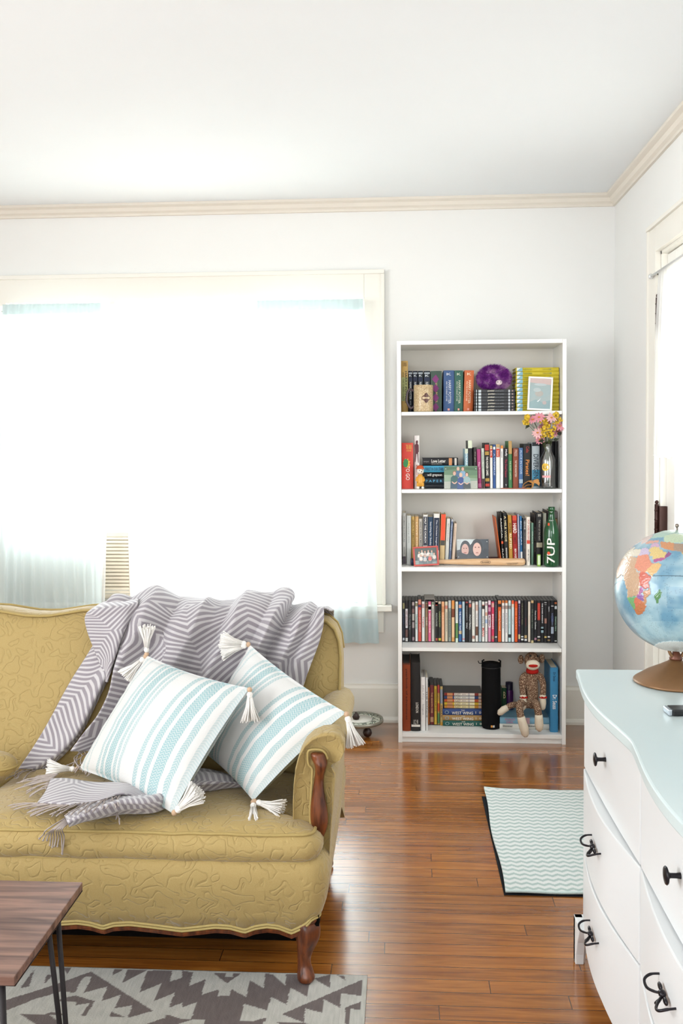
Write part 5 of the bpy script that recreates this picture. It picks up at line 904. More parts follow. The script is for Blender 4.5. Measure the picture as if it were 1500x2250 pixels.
# door curtain
dcm = cloth_mat('lace_curtain', '#f6f6f5', .2); XD = XR-.012
dr = empty('curtain', (XD, DY1-.2, 2.0), label='white curtain hanging over the glass of the right-hand door', cat='curtain')
def dfn(u, v):
    y = DY1-.012-.05*0-(.74)*u; z = 2.035-(.72)*v; y += (.028*(1-v)**2-.012*math.sin(5*v))*(1-u)*-1 + (.02*v)*(1-u)
    return Vector((XD+.004-.016*abs(math.sin(2*PI*9*u+.6*v))-.006*v-dr.location.x, y-dr.location.y, z-dr.location.z+.006*math.sin(40*u)*(v > .99)))
MB().grid(dfn, 120, 24).build('panel', dcm, dr)
MB().tube([(XD-.022-XD, DY1+.012-dr.location.y, .025), (XD-.022-XD, DY0-.012-dr.location.y, .025)], .005, 8).build('rod', mat('#d8d8d6', .3, .5, metal=.5), dr)
b = MB(); b.ball((-.022, DY1+.016-dr.location.y, .025), .011, 10); b.build('finial', mat('#e4e6e6', .2, .5, metal=.4), dr)
MB().tube([(-.022, DY1+.0-dr.location.y, .025), (-.004, DY1-.004-dr.location.y, .035), (.01, DY1-.01-dr.location.y, .018)], .003, 6).build('bracket', mat('#2c2822', .4), dr)

# ================================================================== sofa
ym, nt, bb = new_mat('yellow_matelasse'); L = nt.links.new
tc = N(nt, 'ShaderNodeTexCoord'); n1 = N(nt, 'ShaderNodeTexNoise', i_Scale=28.0, i_Detail=0.0, i_Distortion=.6); L(tc.outputs['Object'], n1.inputs['Vector'])
mu = N(nt, 'ShaderNodeMath', operation='MULTIPLY'); mu.inputs[1].default_value = 3.6; L(n1.outputs['Fac'], mu.inputs[0])
fr = N(nt, 'ShaderNodeMath', operation='PINGPONG'); fr.inputs[1].default_value = .5; L(mu.outputs[0], fr.inputs[0])
cr = N(nt, 'ShaderNodeValToRGB'); e = cr.color_ramp.elements; e[0].position = 0; e[0].color = (0,0,0,1); e[1].position = .2; e[1].color = (1,1,1,1); k_ = e.new(.04); k_.color = (.45,.45,.45,1); L(fr.outputs[0], cr.inputs[0])
n2 = N(nt, 'ShaderNodeTexNoise', i_Scale=420.0, i_Detail=1.0); L(tc.outputs['Object'], n2.inputs['Vector'])
a1 = N(nt, 'ShaderNodeMath', operation='MULTIPLY_ADD'); a1.inputs[1].default_value = .12; L(n2.outputs['Fac'], a1.inputs[0]); L(cr.outputs[0], a1.inputs[2])
bp = N(nt, 'ShaderNodeBump', i_Strength=.48, i_Distance=.004); L(a1.outputs[0], bp.inputs['Height']); L(bp.outputs[0], bb.inputs['Normal'])
mxx = N(nt, 'ShaderNodeMixRGB', blend_type='MIX'); mxx.inputs[1].default_value = hexc('#a2884f'); mxx.inputs[2].default_value = hexc('#ae9862'); L(n2.outputs['Fac'], mxx.inputs[0]); L(mxx.outputs[0], bb.inputs['Base Color']); bb.inputs['Roughness'].default_value = .75; bb.inputs['Sheen Weight'].default_value = .3; bb.inputs['Sheen Roughness'].default_value = .4
cord_m = mat('#a8925b', .7, .3, noise=.08, scale=200); trimc = mat('#ae9a62', .7, .3, noise=.1, scale=200)
dw, nt, bb = new_mat('carved_walnut'); tc = N(nt, 'ShaderNodeTexCoord'); mp2 = N(nt, 'ShaderNodeMapping'); mp2.inputs['Scale'].default_value = (40, 40, 6); nz = N(nt, 'ShaderNodeTexNoise', i_Scale=2.0, i_Detail=4.0); nt.links.new(tc.outputs['Object'], mp2.inputs[0]); nt.links.new(mp2.outputs[0], nz.inputs['Vector']); r1 = N(nt, 'ShaderNodeValToRGB'); e = r1.color_ramp.elements; e[0].position = .3; e[0].color = hexc('#3a1a0e'); e[1].position = .75; e[1].color = hexc('#8a4a24'); nt.links.new(nz.outputs['Fac'], r1.inputs[0]); nt.links.new(r1.outputs[0], bb.inputs['Base Color']); bb.inputs['Roughness'].default_value = .28
SXC, SXR = -1.17, -.19; SXL = 2*SXC-SXR
sofa = empty('sofa', (0, 0, 0), label='mustard yellow quilted vintage sofa with carved wooden arm fronts', cat='sofa')
YF0, YFs, YS, YBk = 2.335, 2.83, 2.98, 3.13   # front, back at seat, back at top, rear
def sym(x): return x if x > SXC else 2*SXC-x
zpts = [(-1.17,.8205),(-1.13,.822),(-1.09,.828),(-1.03,.8375),(-.93,.842),(-.75,.842),(-.5,.838),(-.36,.83),(-.28,.82),(-.235,.807),(-.21,.785),(-.196,.75),(-.19,.70)]
def ztop(x): return interp(sym(x), [p[0] for p in zpts], [p[1] for p in zpts])
def yback(z): return YFs+(YS-YFs)*max(0, (z-.36))/.48
# back: lofted
def back_xs():
    half = [SXC, -1.155, -1.13, -1.11, -1.09, -1.06, -1.03, -.98, -.93, -.85, -.75, -.65, -.55, -.45, -.38, -.32, -.28, -.255, -.235, -.22, -.21, -.202, -.196, -.192, -.19]
    return [2*SXC-x for x in half[::-1][:-1]]+half
xs = back_xs(); b = MB(); NP = 0; rows = []
for x in xs:
    zt = ztop(x); row = []
    for k in range(13):
        t = k/12; z = .30+(zt-.30)*t; bul = .03*math.sin(PI*min(1, t*1.02))**.8*min(1, (SXR-sym(x))/.06); row.append(Vector((x, yback(z)+.028-bul, z)))
    row += [Vector((x, YS+.045, zt+.006)), Vector((x, YS+.09, zt+.006)), Vector((x, YBk-.012, zt-.001)), Vector((x, YBk, zt-.02)), Vector((x, YBk+.005, zt-.15)), Vector((x, YBk, .13))]
    rows.append(row)
n_ = len(rows[0]); b.add([v for r_ in rows for v in r_]+[], [(i*n_+j, (i+1)*n_+j, (i+1)*n_+j+1, i*n_+j+1) for i in range(len(rows)-1) for j in range(n_-1)], smooth=True)
b.f += [tuple(range(n_)), tuple((len(rows)-1)*n_+j for j in range(n_))[::-1]]; b.mi += [0, 0]; b.sm += [False, False]
b.build('back', ym, sofa)
sp = [(x, yback(ztop(x))+.028-.003, ztop(x)+.002) for x in xs]
tail = [(SXR-.002-.018*(1-k/6), yback(.7-.07*k)+.02, .7-.07*k) for k in range(1, 6)]
MB().tube([(2*SXC-p[0], p[1], p[2]) for p in [(SXR-.002, yback(.45)+.02, .45), (SXR-.002, yback(.6)+.02, .6)]]+sp+[(SXR-.002, yback(.6)+.02, .6), (SXR-.008, yback(.45)+.02, .45)], .0045, 8).build('back_piping', cord_m, sofa)
MB().tube([(x, YBk-.004, ztop(x)) for x in xs], .004, 8).build('rear_piping', cord_m, sofa)
# seat cushions
def rounded(poly, r, n=6):
    out = []; m = len(poly)
    for i in range(m):
        p = Vector(poly[i]); a = Vector(poly[i-1]); c = Vector(poly[(i+1)%m]); rr_ = r[i] if hasattr(r, '__len__') else r
        d1 = (a-p).normalized(); d2 = (c-p).normalized(); p1 = p+d1*rr_; p2 = p+d2*rr_
        for k in range(n+1): t = k/n; out.append(p1*(1-t)**2+p*2*t*(1-t)+p2*t*t)
    return out
def densify(P, step=.02):
    out = []
    for i in range(len(P)):
        a, c = P[i], P[(i+1)%len(P)]; k = max(1, int((c-a).length/step)); out += [a+(c-a)*(j/k) for j in range(k)]
    return out
def cushion(xl, xr_, mirror):
    poly = [(xl,2.352),(xr_+.058,2.352),(xr_+.058,2.43),(xr_,2.44),(xr_,2.86),(xl,2.86)]
    P = densify(rounded([Vector((p[0], p[1])) for p in poly], [.02,.035,.015,.01,.03,.02]))
    if mirror: P = [Vector((2*SXC-p.x, p.y)) for p in P]
    c = Vector((sum(p.x for p in P)/len(P), sum(p.y for p in P)/len(P))); n = len(P)
    ctr = sum((p for p in P), Vector((0,0)))/n
    prof = [(0,.318,0),(.5,.318,0),(.93,.32,0),(1,.326,.006),(1,.335,.016),(1,.35,.024),(1,.366,.024),(1,.382,.016),(1,.393,.004),(.985,.398,0),(.93,.405,0),(.85,.411,0),(.7,.417,0),(.5,.42,0),(.25,.422,0),(0,.423,0)]
    b = MB(); vs = []
    for s_, z, o in prof:
        for i, p in enumerate(P):
            t = P[(i+1)%n]-P[i-1]; nn = Vector((t.y, -t.x)).normalized(); nn = -nn if nn.dot(p-ctr) < 0 and abs(p.x-xr_) > .07 else nn
            q = ctr+(p-ctr)*s_+nn*o if s_ > .99 else ctr+(p-ctr)*s_
            zz = z-(q.y-2.35)*.05+.003*mnoise.noise(Vector((q.x*8, q.y*8, 0)))*(1 if z > .37 else 1) + (.004*mnoise.noise(Vector((q.x*14, z*20, 3))) if s_ > .9 else 0)
            vs.append(Vector((q.x, q.y, zz)))
    m = len(prof); b.add(vs, [(j*n+i, j*n+(i+1)%n, (j+1)*n+(i+1)%n, (j+1)*n+i) for j in range(m-1) for i in range(n)], smooth=True)
    o = b.build('seat_cushion', ym, sofa)
    for zi in (8, 3):
        MB().tube([vs[zi*n+i]+Vector((0, 0, .002 if zi == 8 else -.001)) for i in range(n)], .0042, 8, closed=True).build('cushion_piping', cord_m, o)
cushion(SXC+.004, -.283, False); cushion(SXC+.004, -.283, True)
# base apron with scalloped foot
sc = [(125,2034),(171,2031),(200,2035),(227,2043),(250,2036),(285,2034),(330,2039),(400,2048),(440,2044),(472,2040),(505,2042),(538,2051),(560,2043),(586,2039),(612,2042),(641,2053),(668,2040),(690,2025),(700,2023)]
scx = []; scz = []
for px_, py_ in sc: p = atY(px_, py_, YF0+.02); scx.append(p.x); scz.append(p.z)
x_l = scx[0]; scx = [SXC, SXC+.06, x_l-.05]+scx; scz = [.146, .157, .156]+scz
path = []
for i in range(121): path.append((SXC+(SXR-.05-SXC)*i/120, YF0, 0, -1))
for k in range(1, 9): a_ = -PI/2+PI/2*k/9; path.append((SXR-.05+.05*math.cos(a_), YF0+.05+.05*math.sin(a_), math.cos(a_), math.sin(a_)))
for i in range(12): path.append((SXR, YF0+.05+(YBk-.01-YF0-.05)*i/11, 1, 0))
def zb(x, y): return interp(x, scx, scz) if y < YF0+.05 else (.19+(.155-.19)*min(1, (y-YF0-.05)/.3))
prof = [(.335,-.03),(.33,-.012),(.318,.0),(.29,.006),(.25,.004),(.22,-.002),(.19,-.012),(0,-.022)]
for mir in (False, True):
    vs = []; m = len(prof)
    for (x, y, nx, ny) in path:
        z0 = zb(x, y)
        for z, o in prof:
            zz = z if z else z0
            if z == .19: zz = max(.19, z0+.014)
            vs.append(Vector((x+nx*o, y+ny*o, zz)))
    if mir: vs = [Vector((2*SXC-v.x, v.y, v.z)) for v in vs]
    b = MB(); b.add(vs, [(i*m+j, (i+1)*m+j, (i+1)*m+j+1, i*m+j+1) for i in range(len(path)-1) for j in range(m-1)], smooth=True)
    b.build('apron', ym, sofa, solid=.008, offset=-1)
    low = [vs[i*m+m-1] for i in range(len(path))]; N_ = [Vector((-p[2] if mir else p[2], p[3], 0)) for p in path]
    for q in range(2): MB().tube([l_+n_*.004+Vector((0,0,.010-.0068*q)) for l_, n_ in zip(low, N_)], .0034, 8).build('double_cord', trimc, sofa)
    b = MB(); b.add([v for l_, n_ in zip(low, N_) for v in (l_+Vector((0,0,.0)), l_+n_*.004+Vector((0,0,-.004)), l_-n_*.0+Vector((0,0,-.013)), l_-n_*.016+Vector((0,0,-.013)), l_-n_*.016)], [(i*5+j, (i+1)*5+j, (i+1)*5+(j+1)%5, i*5+(j+1)%5) for i in range(len(low)-1) for j in range(5)], smooth=False)
    b.build('wooden_rail', dw, sofa)
b = MB().box((SXL+.02, YF0+.03, .156), (SXR-.02, YBk-.005, .33)).box((SXL+.06, YF0+.085, .088), (SXR-.06, YBk-.03, .156)); b.build('seat_frame_and_shade_block', mat('#0c0a09', .95, .05), sofa)  # frame, plus a near-black lower block added to darken the gap underneath
# arms
ao = [(642,1800),(642,1760),(644,1725),(648,1690),(656,1660),(668,1638),(685,1622),(706,1613),(728,1611),(746,1618),(756,1634),(757,1652),(750,1668),(738,1678),(728,1684),(737,1700),(733,1760),(728,1820),(724,1880)]
YA = 2.425
for mir in (False, True):
    P = [atY(x, y, YA) for x, y in ao]; P = [Vector((p.x, p.z)) for p in P]+[Vector((-.2, .2)), Vector((-.27, .2))]
    n = len(P); ctr = Vector((-.222, .5)); b = MB(); vs = []; secs = [(YA+.012,.80,0),(YA+.003,.93,0),(YA,.96,0),(YA+.003,.985,0),(YA+.012,1,0),(2.6,1,.0),(2.8,1,-.01),(2.95,1,-.02),(3.02,.9,-.02)]
    for y, s_, dz in secs:
        for p in P: q = ctr+(p-ctr)*s_ if p.y > .35 else ctr+(p-ctr)*max(.97, s_); vs.append(Vector(((2*SXC-q.x) if mir else q.x, y, q.y+(dz if p.y > .5 else 0))))
    m = len(secs); b.add(vs, [(j*n+i, j*n+(i+1)%n, (j+1)*n+(i+1)%n, (j+1)*n+i) for j in range(m-1) for i in range(n)], smooth=True); b.f += [tuple(range(n)), tuple((m-1)*n+i for i in range(n))[::-1]]; b.mi += [0, 0]; b.sm += [True, False]
    am = b.build('arm', ym, sofa)
    # carved show-wood
    wr = [(1653,681,713),(1660,681,715),(1668,683,718),(1676,688,720),(1684,691,718),(1695,692,714),(1710,690,711),(1730,687,711),(1750,684,714),(1770,681,718),(1790,680,721),(1805,681,721),(1820,685,719),(1835,690,713),(1848,696,708),(1854,700,704)]
    YC = YA-.006; b = MB(); rings = []
    for k, (py, xa_, xb_) in enumerate(wr):
        a_, c_ = atY(xa_, py, YC), atY(xb_, py, YC); w_ = (c_.x-a_.x)/2; cx = (a_.x+c_.x)/2; dep = min(.021, w_*.9)+(.008 if 3 <= k <= 5 else 0)
        ring = []
        for q in range(14):
            t = 2*PI*q/14; rid = 1+.10*math.cos(3*t+.5); x = cx+w_*math.cos(t); ring.append(Vector(((2*SXC-x) if mir else x, YC+.004-dep*math.sin(t)*rid*(1 if math.sin(t) > 0 else .5), a_.z)))
        rings.append(ring)
    b.add([v for r_ in rings for v in r_], [(i*14+j, i*14+(j+1)%14, (i+1)*14+(j+1)%14, (i+1)*14+j) for i in range(len(rings)-1) for j in range(14)]+[tuple(range(14)), tuple((len(rings)-1)*14+j for j in range(14))[::-1]], smooth=True)
    b.build('carved_arm_front', dw, sofa, sub=1)
    pp = [(686,1845),(681,1790),(683,1750),(686,1700),(685,1688),(678,1680),(676,1664),(678,1650),(692,1647),(708,1649),(716,1658),(719,1668)]
    W = [atY(x, y, YA-.002) for x, y in pp]; W = [Vector(((2*SXC-p.x) if mir else p.x, p.y, p.z)) for p in W]
    MB().tube(curve_pts(W, 5), .0032, 8).build('arm_piping', cord_m, am)
# legs
def leg(cx, cy, sx):
    prof = [(.165,.030,0,0),(.150,.034,.004,.004),(.130,.033,.008,.008),(.108,.028,.009,.010),(.085,.021,.004,.006),(.062,.0165,-.002,0),(.042,.0165,-.002,.0),(.026,.0205,.002,.006),(.013,.0235,.004,.010),(.004,.021,.004,.010),(0,.017,.003,.008)]
    b = MB(); rings = []
    for z, r_, ox, oy in prof:
        ring = []
        for q in range(20):
            t = 2*PI*q/20; rid = 1+(.09*math.cos(4*t+PI/4*0) if z > .05 else .03*math.cos(6*t)); ring.append(Vector((cx+sx*ox+r_*rid*math.cos(t), cy-oy+r_*rid*math.sin(t), z)))
        rings.append(ring)
    b.add([v for r_ in rings for v in r_], [(i*20+j, i*20+(j+1)%20, (i+1)*20+(j+1)%20, (i+1)*20+j) for i in range(len(rings)-1) for j in range(20)]+[tuple(range(20)), tuple((len(rings)-1)*20+j for j in range(20))[::-1]], smooth=True)
    b.build('leg', dw, sofa, sub=1)
RUGZ = .007
lp = atZ(668, 2152, RUGZ)
for x_, s_ in ((lp.x+.002, 1), (2*SXC-lp.x-.002, -1)):
    leg(x_, YF0+.05, s_); leg(x_, 3.06, s_)
for o in sofa.children:
    if o.name.startswith('leg'):
        for v in o.data.vertices: v.co.z += (RUGZ+.0008)*(1 if v.co.y < 2.6 else 0)
# ================================================================== blanket, pillows, rugs
seat_z = lambda y: .420-(y-2.35)*.05
def onback(px, py, off):
    d = ray(px, py); z = .6
    for _ in range(12): y = yback(z)+.0-off; z = EYE+d.z*(y/d.y)
    return Vector((d.x*(y/d.y), y, z))
def onseat(px, py, off):
    y = 2.5
    for _ in range(12): p = atZ(px, py, seat_z(y)+off); y = p.y
    return p
bm_, nt, bb = new_mat('grey_blanket_weave'); L = nt.links.new
uvn = N(nt, 'ShaderNodeUVMap'); sx = N(nt, 'ShaderNodeSeparateXYZ'); L(uvn.outputs[0], sx.inputs[0])
def mth(op, a, b_=None, c=None):
    n = N(nt, 'ShaderNodeMath', operation=op)
    for i, v in enumerate((a, b_, c)):
        if v is None: continue
        if isinstance(v, (int, float)): n.inputs[i].default_value = v
        else: L(v, n.inputs[i])
    return n.outputs[0]
pxn = mth('PINGPONG', sx.outputs[0], .13); pyn = mth('PINGPONG', sx.outputs[1], .36)
hx = mth('MAXIMUM', pxn, mth('ADD', mth('MULTIPLY', pxn, .5), mth('MULTIPLY', pyn, .87)))
st = mth('PINGPONG', mth('MULTIPLY', hx, 1.0), .0082); fac = mth('GREATER_THAN', st, .0040)
mr = N(nt, 'ShaderNodeMapRange'); L(st, mr.inputs[0]); mr.inputs[1].default_value = .0036; mr.inputs[2].default_value = .0054
mx = N(nt, 'ShaderNodeMixRGB'); mx.inputs[1].default_value = hexc('#8c858b'); mx.inputs[2].default_value = hexc('#c0bcbd'); L(mr.outputs[0], mx.inputs[0])
nz = N(nt, 'ShaderNodeTexNoise', i_Scale=300.0); tcn = N(nt, 'ShaderNodeTexCoord'); L(tcn.outputs['Object'], nz.inputs['Vector'])
m2 = N(nt, 'ShaderNodeMixRGB', blend_type='MULTIPLY', i_0=.35); L(mx.outputs[0], m2.inputs[1]); L(nz.outputs['Color'], m2.inputs[2]); L(mx.outputs[0], bb.inputs['Base Color'])
bp = N(nt, 'ShaderNodeBump', i_Strength=.3, i_Distance=.002); L(nz.outputs['Fac'], bp.inputs['Height']); L(bp.outputs[0], bb.inputs['Normal']); bb.inputs['Roughness'].default_value = .9; bb.inputs['Sheen Weight'].default_value = .4
yarn = mat('#a89d97', .9, .2, noise=.1, scale=200)
def spline_grid(cols, nu, nv):
    """cols: list of columns of points (same length). returns function (u,v)->Vector"""
    def cr(P, t):
        n = len(P)-1; s = min(n-1e-9, t*n); i = int(s); f = s-i; p1, p2 = P[i], P[i+1]; p0 = P[i-1] if i else p1*2-p2; p3 = P[i+2] if i+2 <= n else p2*2-p1
        return .5*((2*p1)+(p2-p0)*f+(2*p0-5*p1+4*p2-p3)*f*f+(3*p1-p0-3*p2+p3)*f**3)
    return lambda u, v: cr([cr(c, v) for c in cols], u)
def sheet(mb, cols, nu, nv, disp=None, uvo=(0,0), rot=0, sc=1):
    g = spline_grid(cols, nu, nv); P = [[g(i/nu, j/nv) for j in range(nv+1)] for i in range(nu+1)]
    # arc-length uv
    wu = sum((P[i+1][nv//2]-P[i][nv//2]).length for i in range(nu)); wv = sum((P[nu//2][j+1]-P[nu//2][j]).length for j in range(nv))
    if disp:
        Q = [[None]*(nv+1) for _ in range(nu+1)]
        for i in range(nu+1):
            for j in range(nv+1):
                a = P[min(i+1,nu)][j]-P[max(i-1,0)][j]; c = P[i][min(j+1,nv)]-P[i][max(j-1,0)]; n = a.cross(c)
                n = n.normalized() if n.length > 1e-9 else Vector((0,-1,0))
                if n.y > 0 and abs(n.y) > abs(n.z): n = -n
                if n.z < 0 and abs(n.z) >= abs(n.y): n = -n
                Q[i][j] = P[i][j]+n*disp(i/nu, j/nv, P[i][j])
        P = Q
    cr_, sr_ = math.cos(rot), math.sin(rot)
    def uvf(u, v): x, y = u*wu*sc, v*wv*sc; return (uvo[0]+x*cr_-y*sr_, uvo[1]+x*sr_+y*cr_)
    mb.grid(lambda u, v: P[round(u*nu)][round(v*nv)], nu, nv, uvfn=uvf); return P
blk = empty('throw_blanket', (0,0,0), label='grey patterned throw blanket with fringe draped over the sofa back', cat='blanket')
OV = 3.06
crest = [(236,1350),(262,1322),(300,1311),(345,1305),(392,1314),(430,1326),(470,1330),(520,1317),(575,1312),(622,1309),(640,1330),(672,1337),(705,1344),(729,1353)]
face1 = [(262,1378),(280,1372),(300,1366),(335,1362),(372,1368),(410,1376),(450,1378),(500,1370),(548,1362),(585,1368),(620,1376),(650,1378),(684,1376),(715,1366)]
cols = []
for k, ((cx_, cy_), (fx, fy)) in enumerate(zip(crest, face1)):
    u = k/(len(crest)-1); rt = atY(cx_, cy_, OV)
    c = [Vector((rt.x+.01, 3.175, .62)), Vector((rt.x+.004, 3.165, rt.z-.07)), Vector((rt.x, 3.125, rt.z-.012)), rt, onback(fx*.5+cx_*.5, fy*.5+cy_*.5, .012), onback(fx, fy, .034)]
    for (t, xl_, xr_, y_) in ((.25,270,700,1420),(.45,262,681,1470),(.65,250,664,1520),(.8,226,655,1570),(.92,196,650,1612),(1,168,646,1650)):
        x = xl_+(xr_-xl_)*(u**(1.0)); wgt = min(1, t*1.6); x0_ = fx-(y_-fy)*.62; x = x*wgt+x0_*(1-wgt) if 3 < k < len(crest)-1 else x
        c.append(onback(x, y_, .03))
    cols.append(c)
ridge = [(230,0),(262,1),(290,-.9),(318,.1),(345,1),(372,.0),(395,-.8),(420,.2),(465,1),(492,-.4),(515,-.9),(545,.9),(575,.2),(600,-.3),(628,1.25),(646,-1.1),(668,.0),(690,.8),(708,-.2),(728,.6),(760,0)]
def fold(u, v, p):
    pv = CR.transposed() @ (p-Vector((0,0,EYE))); px_ = 750+F_PX*pv.x/-pv.z; py_ = PY0-F_PX*pv.y/-pv.z
    c = px_+.52*max(0, py_-1320); k = interp(c, [r[0] for r in ridge], [r[1] for r in ridge]) if c < 760 else .5*math.sin((c-760)/22)
    a = .034*min(1, max(.0, v*3-.35)); return a*(k+.75)+.005*mnoise.noise(Vector((p.x*14, p.y*14, p.z*10)))
mb = MB()
sheet(mb, cols, 150, 90, fold, (0,0), .3)
S1cols = cols
# long fold strip on the left
Lf = [(205,1418,.045),(183,1455,.035),(160,1492,.03),(138,1532,.026),(118,1570,.024),(97,1606,.022),(72,1645,.02),(40,1690,.016)]
Mf = [(245,1400,.06),(212,1455,.055),(190,1500,.05),(168,1540,.048),(145,1580,.046),(125,1615,.04),(98,1655,.034),(62,1690,.022)]
Rf = [(272,1395,.045),(250,1440,.06),(226,1490,.07),(200,1545,.07),(178,1590,.066),(158,1622,.058),(124,1660,.045),(84,1689,.02)]
Ef = [(275,1400,.02),(258,1445,.03),(236,1492,.03),(207,1550,.03),(184,1596,.026),(162,1630,.022),(128,1666,.02),(88,1693,.012)]
sheet(mb, [[onback(*p) for p in q] for q in (Lf, Mf, Rf, Ef)], 30, 70, lambda u, v, p: .004*math.sin(u*9+v*3), (.03,.02), -.35)
# turned-over flap
T0 = [atY(216,1329,3.10), onback(196,1345,.045), onback(188,1358,.06), onback(193,1385,.06), onback(205,1420,.062), onback(219,1458,.066), onback(232,1496,.07)]
T1 = [atY(245,1321,3.10), onback(236,1333,.06), onback(232,1356,.075), onback(230,1386,.08), onback(231,1420,.08), onback(232,1458,.078), onback(233,1498,.072)]
T2 = [atY(272,1316,3.10), onback(276,1326,.065), onback(274,1350,.085), onback(266,1384,.09), onback(255,1420,.088), onback(243,1460,.08), onback(234,1498,.072)]
T3 = [atY(300,1312,3.10), onback(304,1322,.045), onback(296,1350,.05), onback(280,1388,.045), onback(263,1425,.05), onback(247,1464,.06), onback(235,1499,.066)]
sheet(mb, [T0, T1, T2, T3], 30, 50, lambda u, v, p: .004*math.sin(u*6+v*4), (.085,.0), 1.57)
# piece lying on the seat
S4a = [onseat(112,1712,.035), onseat(100,1740,.035), onseat(82,1765,.028)]; S4b = [onseat(165,1714,.04), onseat(150,1742,.042), onseat(138,1768,.036)]
S4c = [onseat(220,1718,.042), onseat(210,1742,.046), onseat(205,1762,.04)]; S4d = [onseat(285,1726,.04), onseat(275,1738,.045), onseat(268,1747,.045)]; S4e = [onseat(345,1748,.03), onseat(330,1750,.03), onseat(312,1752,.03)]
sheet(mb, [S4a, S4b, S4c, S4d, S4e], 40, 20, lambda u, v, p: .003*math.sin(u*11), (.06,.03), .2)
# thick fold beneath it running under the pillows
tp_ = [(142,1794,.012),(200,1766,.03),(262,1742,.034),(318,1738,.03),(395,1718,.03),(440,1688,.03),(505,1700,.014),(545,1712,.006)]; md_ = [(148,1806,.03),(202,1784,.045),(268,1764,.05),(330,1760,.045),(396,1735,.042),(440,1715,.045),(502,1716,.03),(545,1720,.01)]; bt_ = [(152,1816,.004),(203,1804,.006),(270,1789,.006),(345,1784,.006),(398,1754,.006),(440,1740,.006),(500,1729,.005),(545,1727,.004)]
sheet(mb, [[onseat(*a), onseat(*m__), onseat(*c)] for a, m__, c in zip(tp_, md_, bt_)], 90, 18, lambda u, v, p: .004*math.sin(v*14+u*5), (.1,.05), 1.3)
ob = mb.build('woven_cloth', bm_, blk, weld='keep', solid=.004); 
# fringe strands
rf = random.Random(11); nfr = 0
def strand(p0, p1, sag, curl, r=.0017, on=None):
    P = []; side = (p1-p0).cross(Vector((0,0,1)));  side = side.normalized() if side.length > 1e-6 else Vector((1,0,0)); ph = rf.uniform(0, 6.28); cu = rf.uniform(-1, 1)*curl
    for k in range(11):
        t = k/10; q = p0.lerp(p1, t)+side*(cu*math.sin(PI*t*1.3)+.0012*math.sin(18*t+ph))+Vector((0,0,sag*math.sin(PI*t)))
        P.append(q)
    fb_ = MB(); fb_.tube(P, [r]*9+[r*1.25, r*.7], 5); fb_.ball(P[8], r*1.7, 6); fb_.build('fringe', yarn, blk)
def fringe(E, D, n, sag=.004, curl=.01, jit=.008):
    for k in range(n):
        t = (k+.5)/n; s = t*(len(E)-1); i = min(int(s), len(E)-2); f = s-i; a = E[i].lerp(E[i+1], f); d = D[i].lerp(D[i+1], f)
        strand(a, a+d+Vector((rf.gauss(0, jit), rf.gauss(0, jit), 0)), sag, curl)
def dif(a, b_): return [q-p for p, q in zip(a, b_)]
E = [onseat(82,1765,.03), onseat(138,1768,.036), onseat(205,1762,.04), onseat(268,1747,.045)]; F_ = [onseat(18,1770,.002), onseat(70,1795,.002), onseat(168,1790,.05), onseat(262,1772,.052)]; fringe(E, dif(E, F_), 22, curl=.008, jit=.005)
E = [onseat(128,1700,.03), onseat(112,1714,.034)]; F_ = [onseat(50,1712,.003), onseat(46,1736,.003)]; fringe(E, dif(E, F_), 12, curl=.015, jit=.01)
E = [onseat(112,1716,.03), onseat(100,1735,.03)]; F_ = [onseat(52,1738,.003), onseat(82,1748,.003)]; fringe(E, dif(E, F_), 7, curl=.012)
E = [onseat(145,1796,.02), onseat(152,1808,.016)]; F_ = [atY(92,1838,2.36), atY(128,1862,2.325)]; F_[0].z = max(F_[0].z, .40)
for k in range(9):
    a = E[0].lerp(E[1], k/8); t = k/8; m_ = onseat(108+26*t+rf.uniform(-5,5), 1822, .006); e_ = atY(86+52*t+rf.uniform(-5,5), 1838+34*t+rf.uniform(-5,8), 2.318); MB().tube(curve_pts([a, m_, atY(95+46*t, 1834+6*t, 2.322), e_], 5), .0018, 5).ball(e_, .003, 6).build('fringe', yarn, blk)
E = [onback(168,1650,.026), onback(200,1650,.026), onback(232,1650,.026)]; F_ = [onseat(150,1690,.02), onseat(180,1698,.02), onseat(205,1700,.02)]; fringe(E, dif(E, F_), 13, curl=.03, jit=.008)
E = [onback(40,1692,.014), onback(84,1692,.018)]; F_ = [onseat(14,1712,.003), onseat(52,1712,.006)]; fringe(E, dif(E, F_), 7, curl=.01)
# two strands over the front of the low fold
for a_, e_ in (((250,1750,.044),(258,1800,.006)), ((262,1748,.044),(300,1788,.008)), ((256,1750,.046),(262,1812,.003))): strand(onseat(*a_), onseat(*e_), .0, .01)

# ---- pillows
pm_, nt, bb = new_mat('striped_cotton'); L = nt.links.new
uvn = N(nt, 'ShaderNodeUVMap'); sx = N(nt, 'ShaderNodeSeparateXYZ'); L(uvn.outputs[0], sx.inputs[0])
rp_ = N(nt, 'ShaderNodeValToRGB'); rp_.color_ramp.interpolation = 'CONSTANT'; e = rp_.color_ramp.elements; e[0].position = 0; e[0].color = (0,0,0,1); e[1].position = .045; e[1].color = (.55,.55,.55,1)
for p_, v_ in ((.07,0),(.10,.5),(.118,0),(.215,.75),(.243,0),(.265,.9),(.30,0),(.318,1),(.385,0),(.405,.8),(.435,0),(.452,.7),(.478,0),(.615,.85),(.65,0),(.69,.95),(.735,0),(.765,1),(.845,0),(.885,.85),(.925,0),(.965,.5)):
    k_ = e.new(p_); k_.color = (v_, v_, v_, 1)
L(sx.outputs[0], rp_.inputs[0])
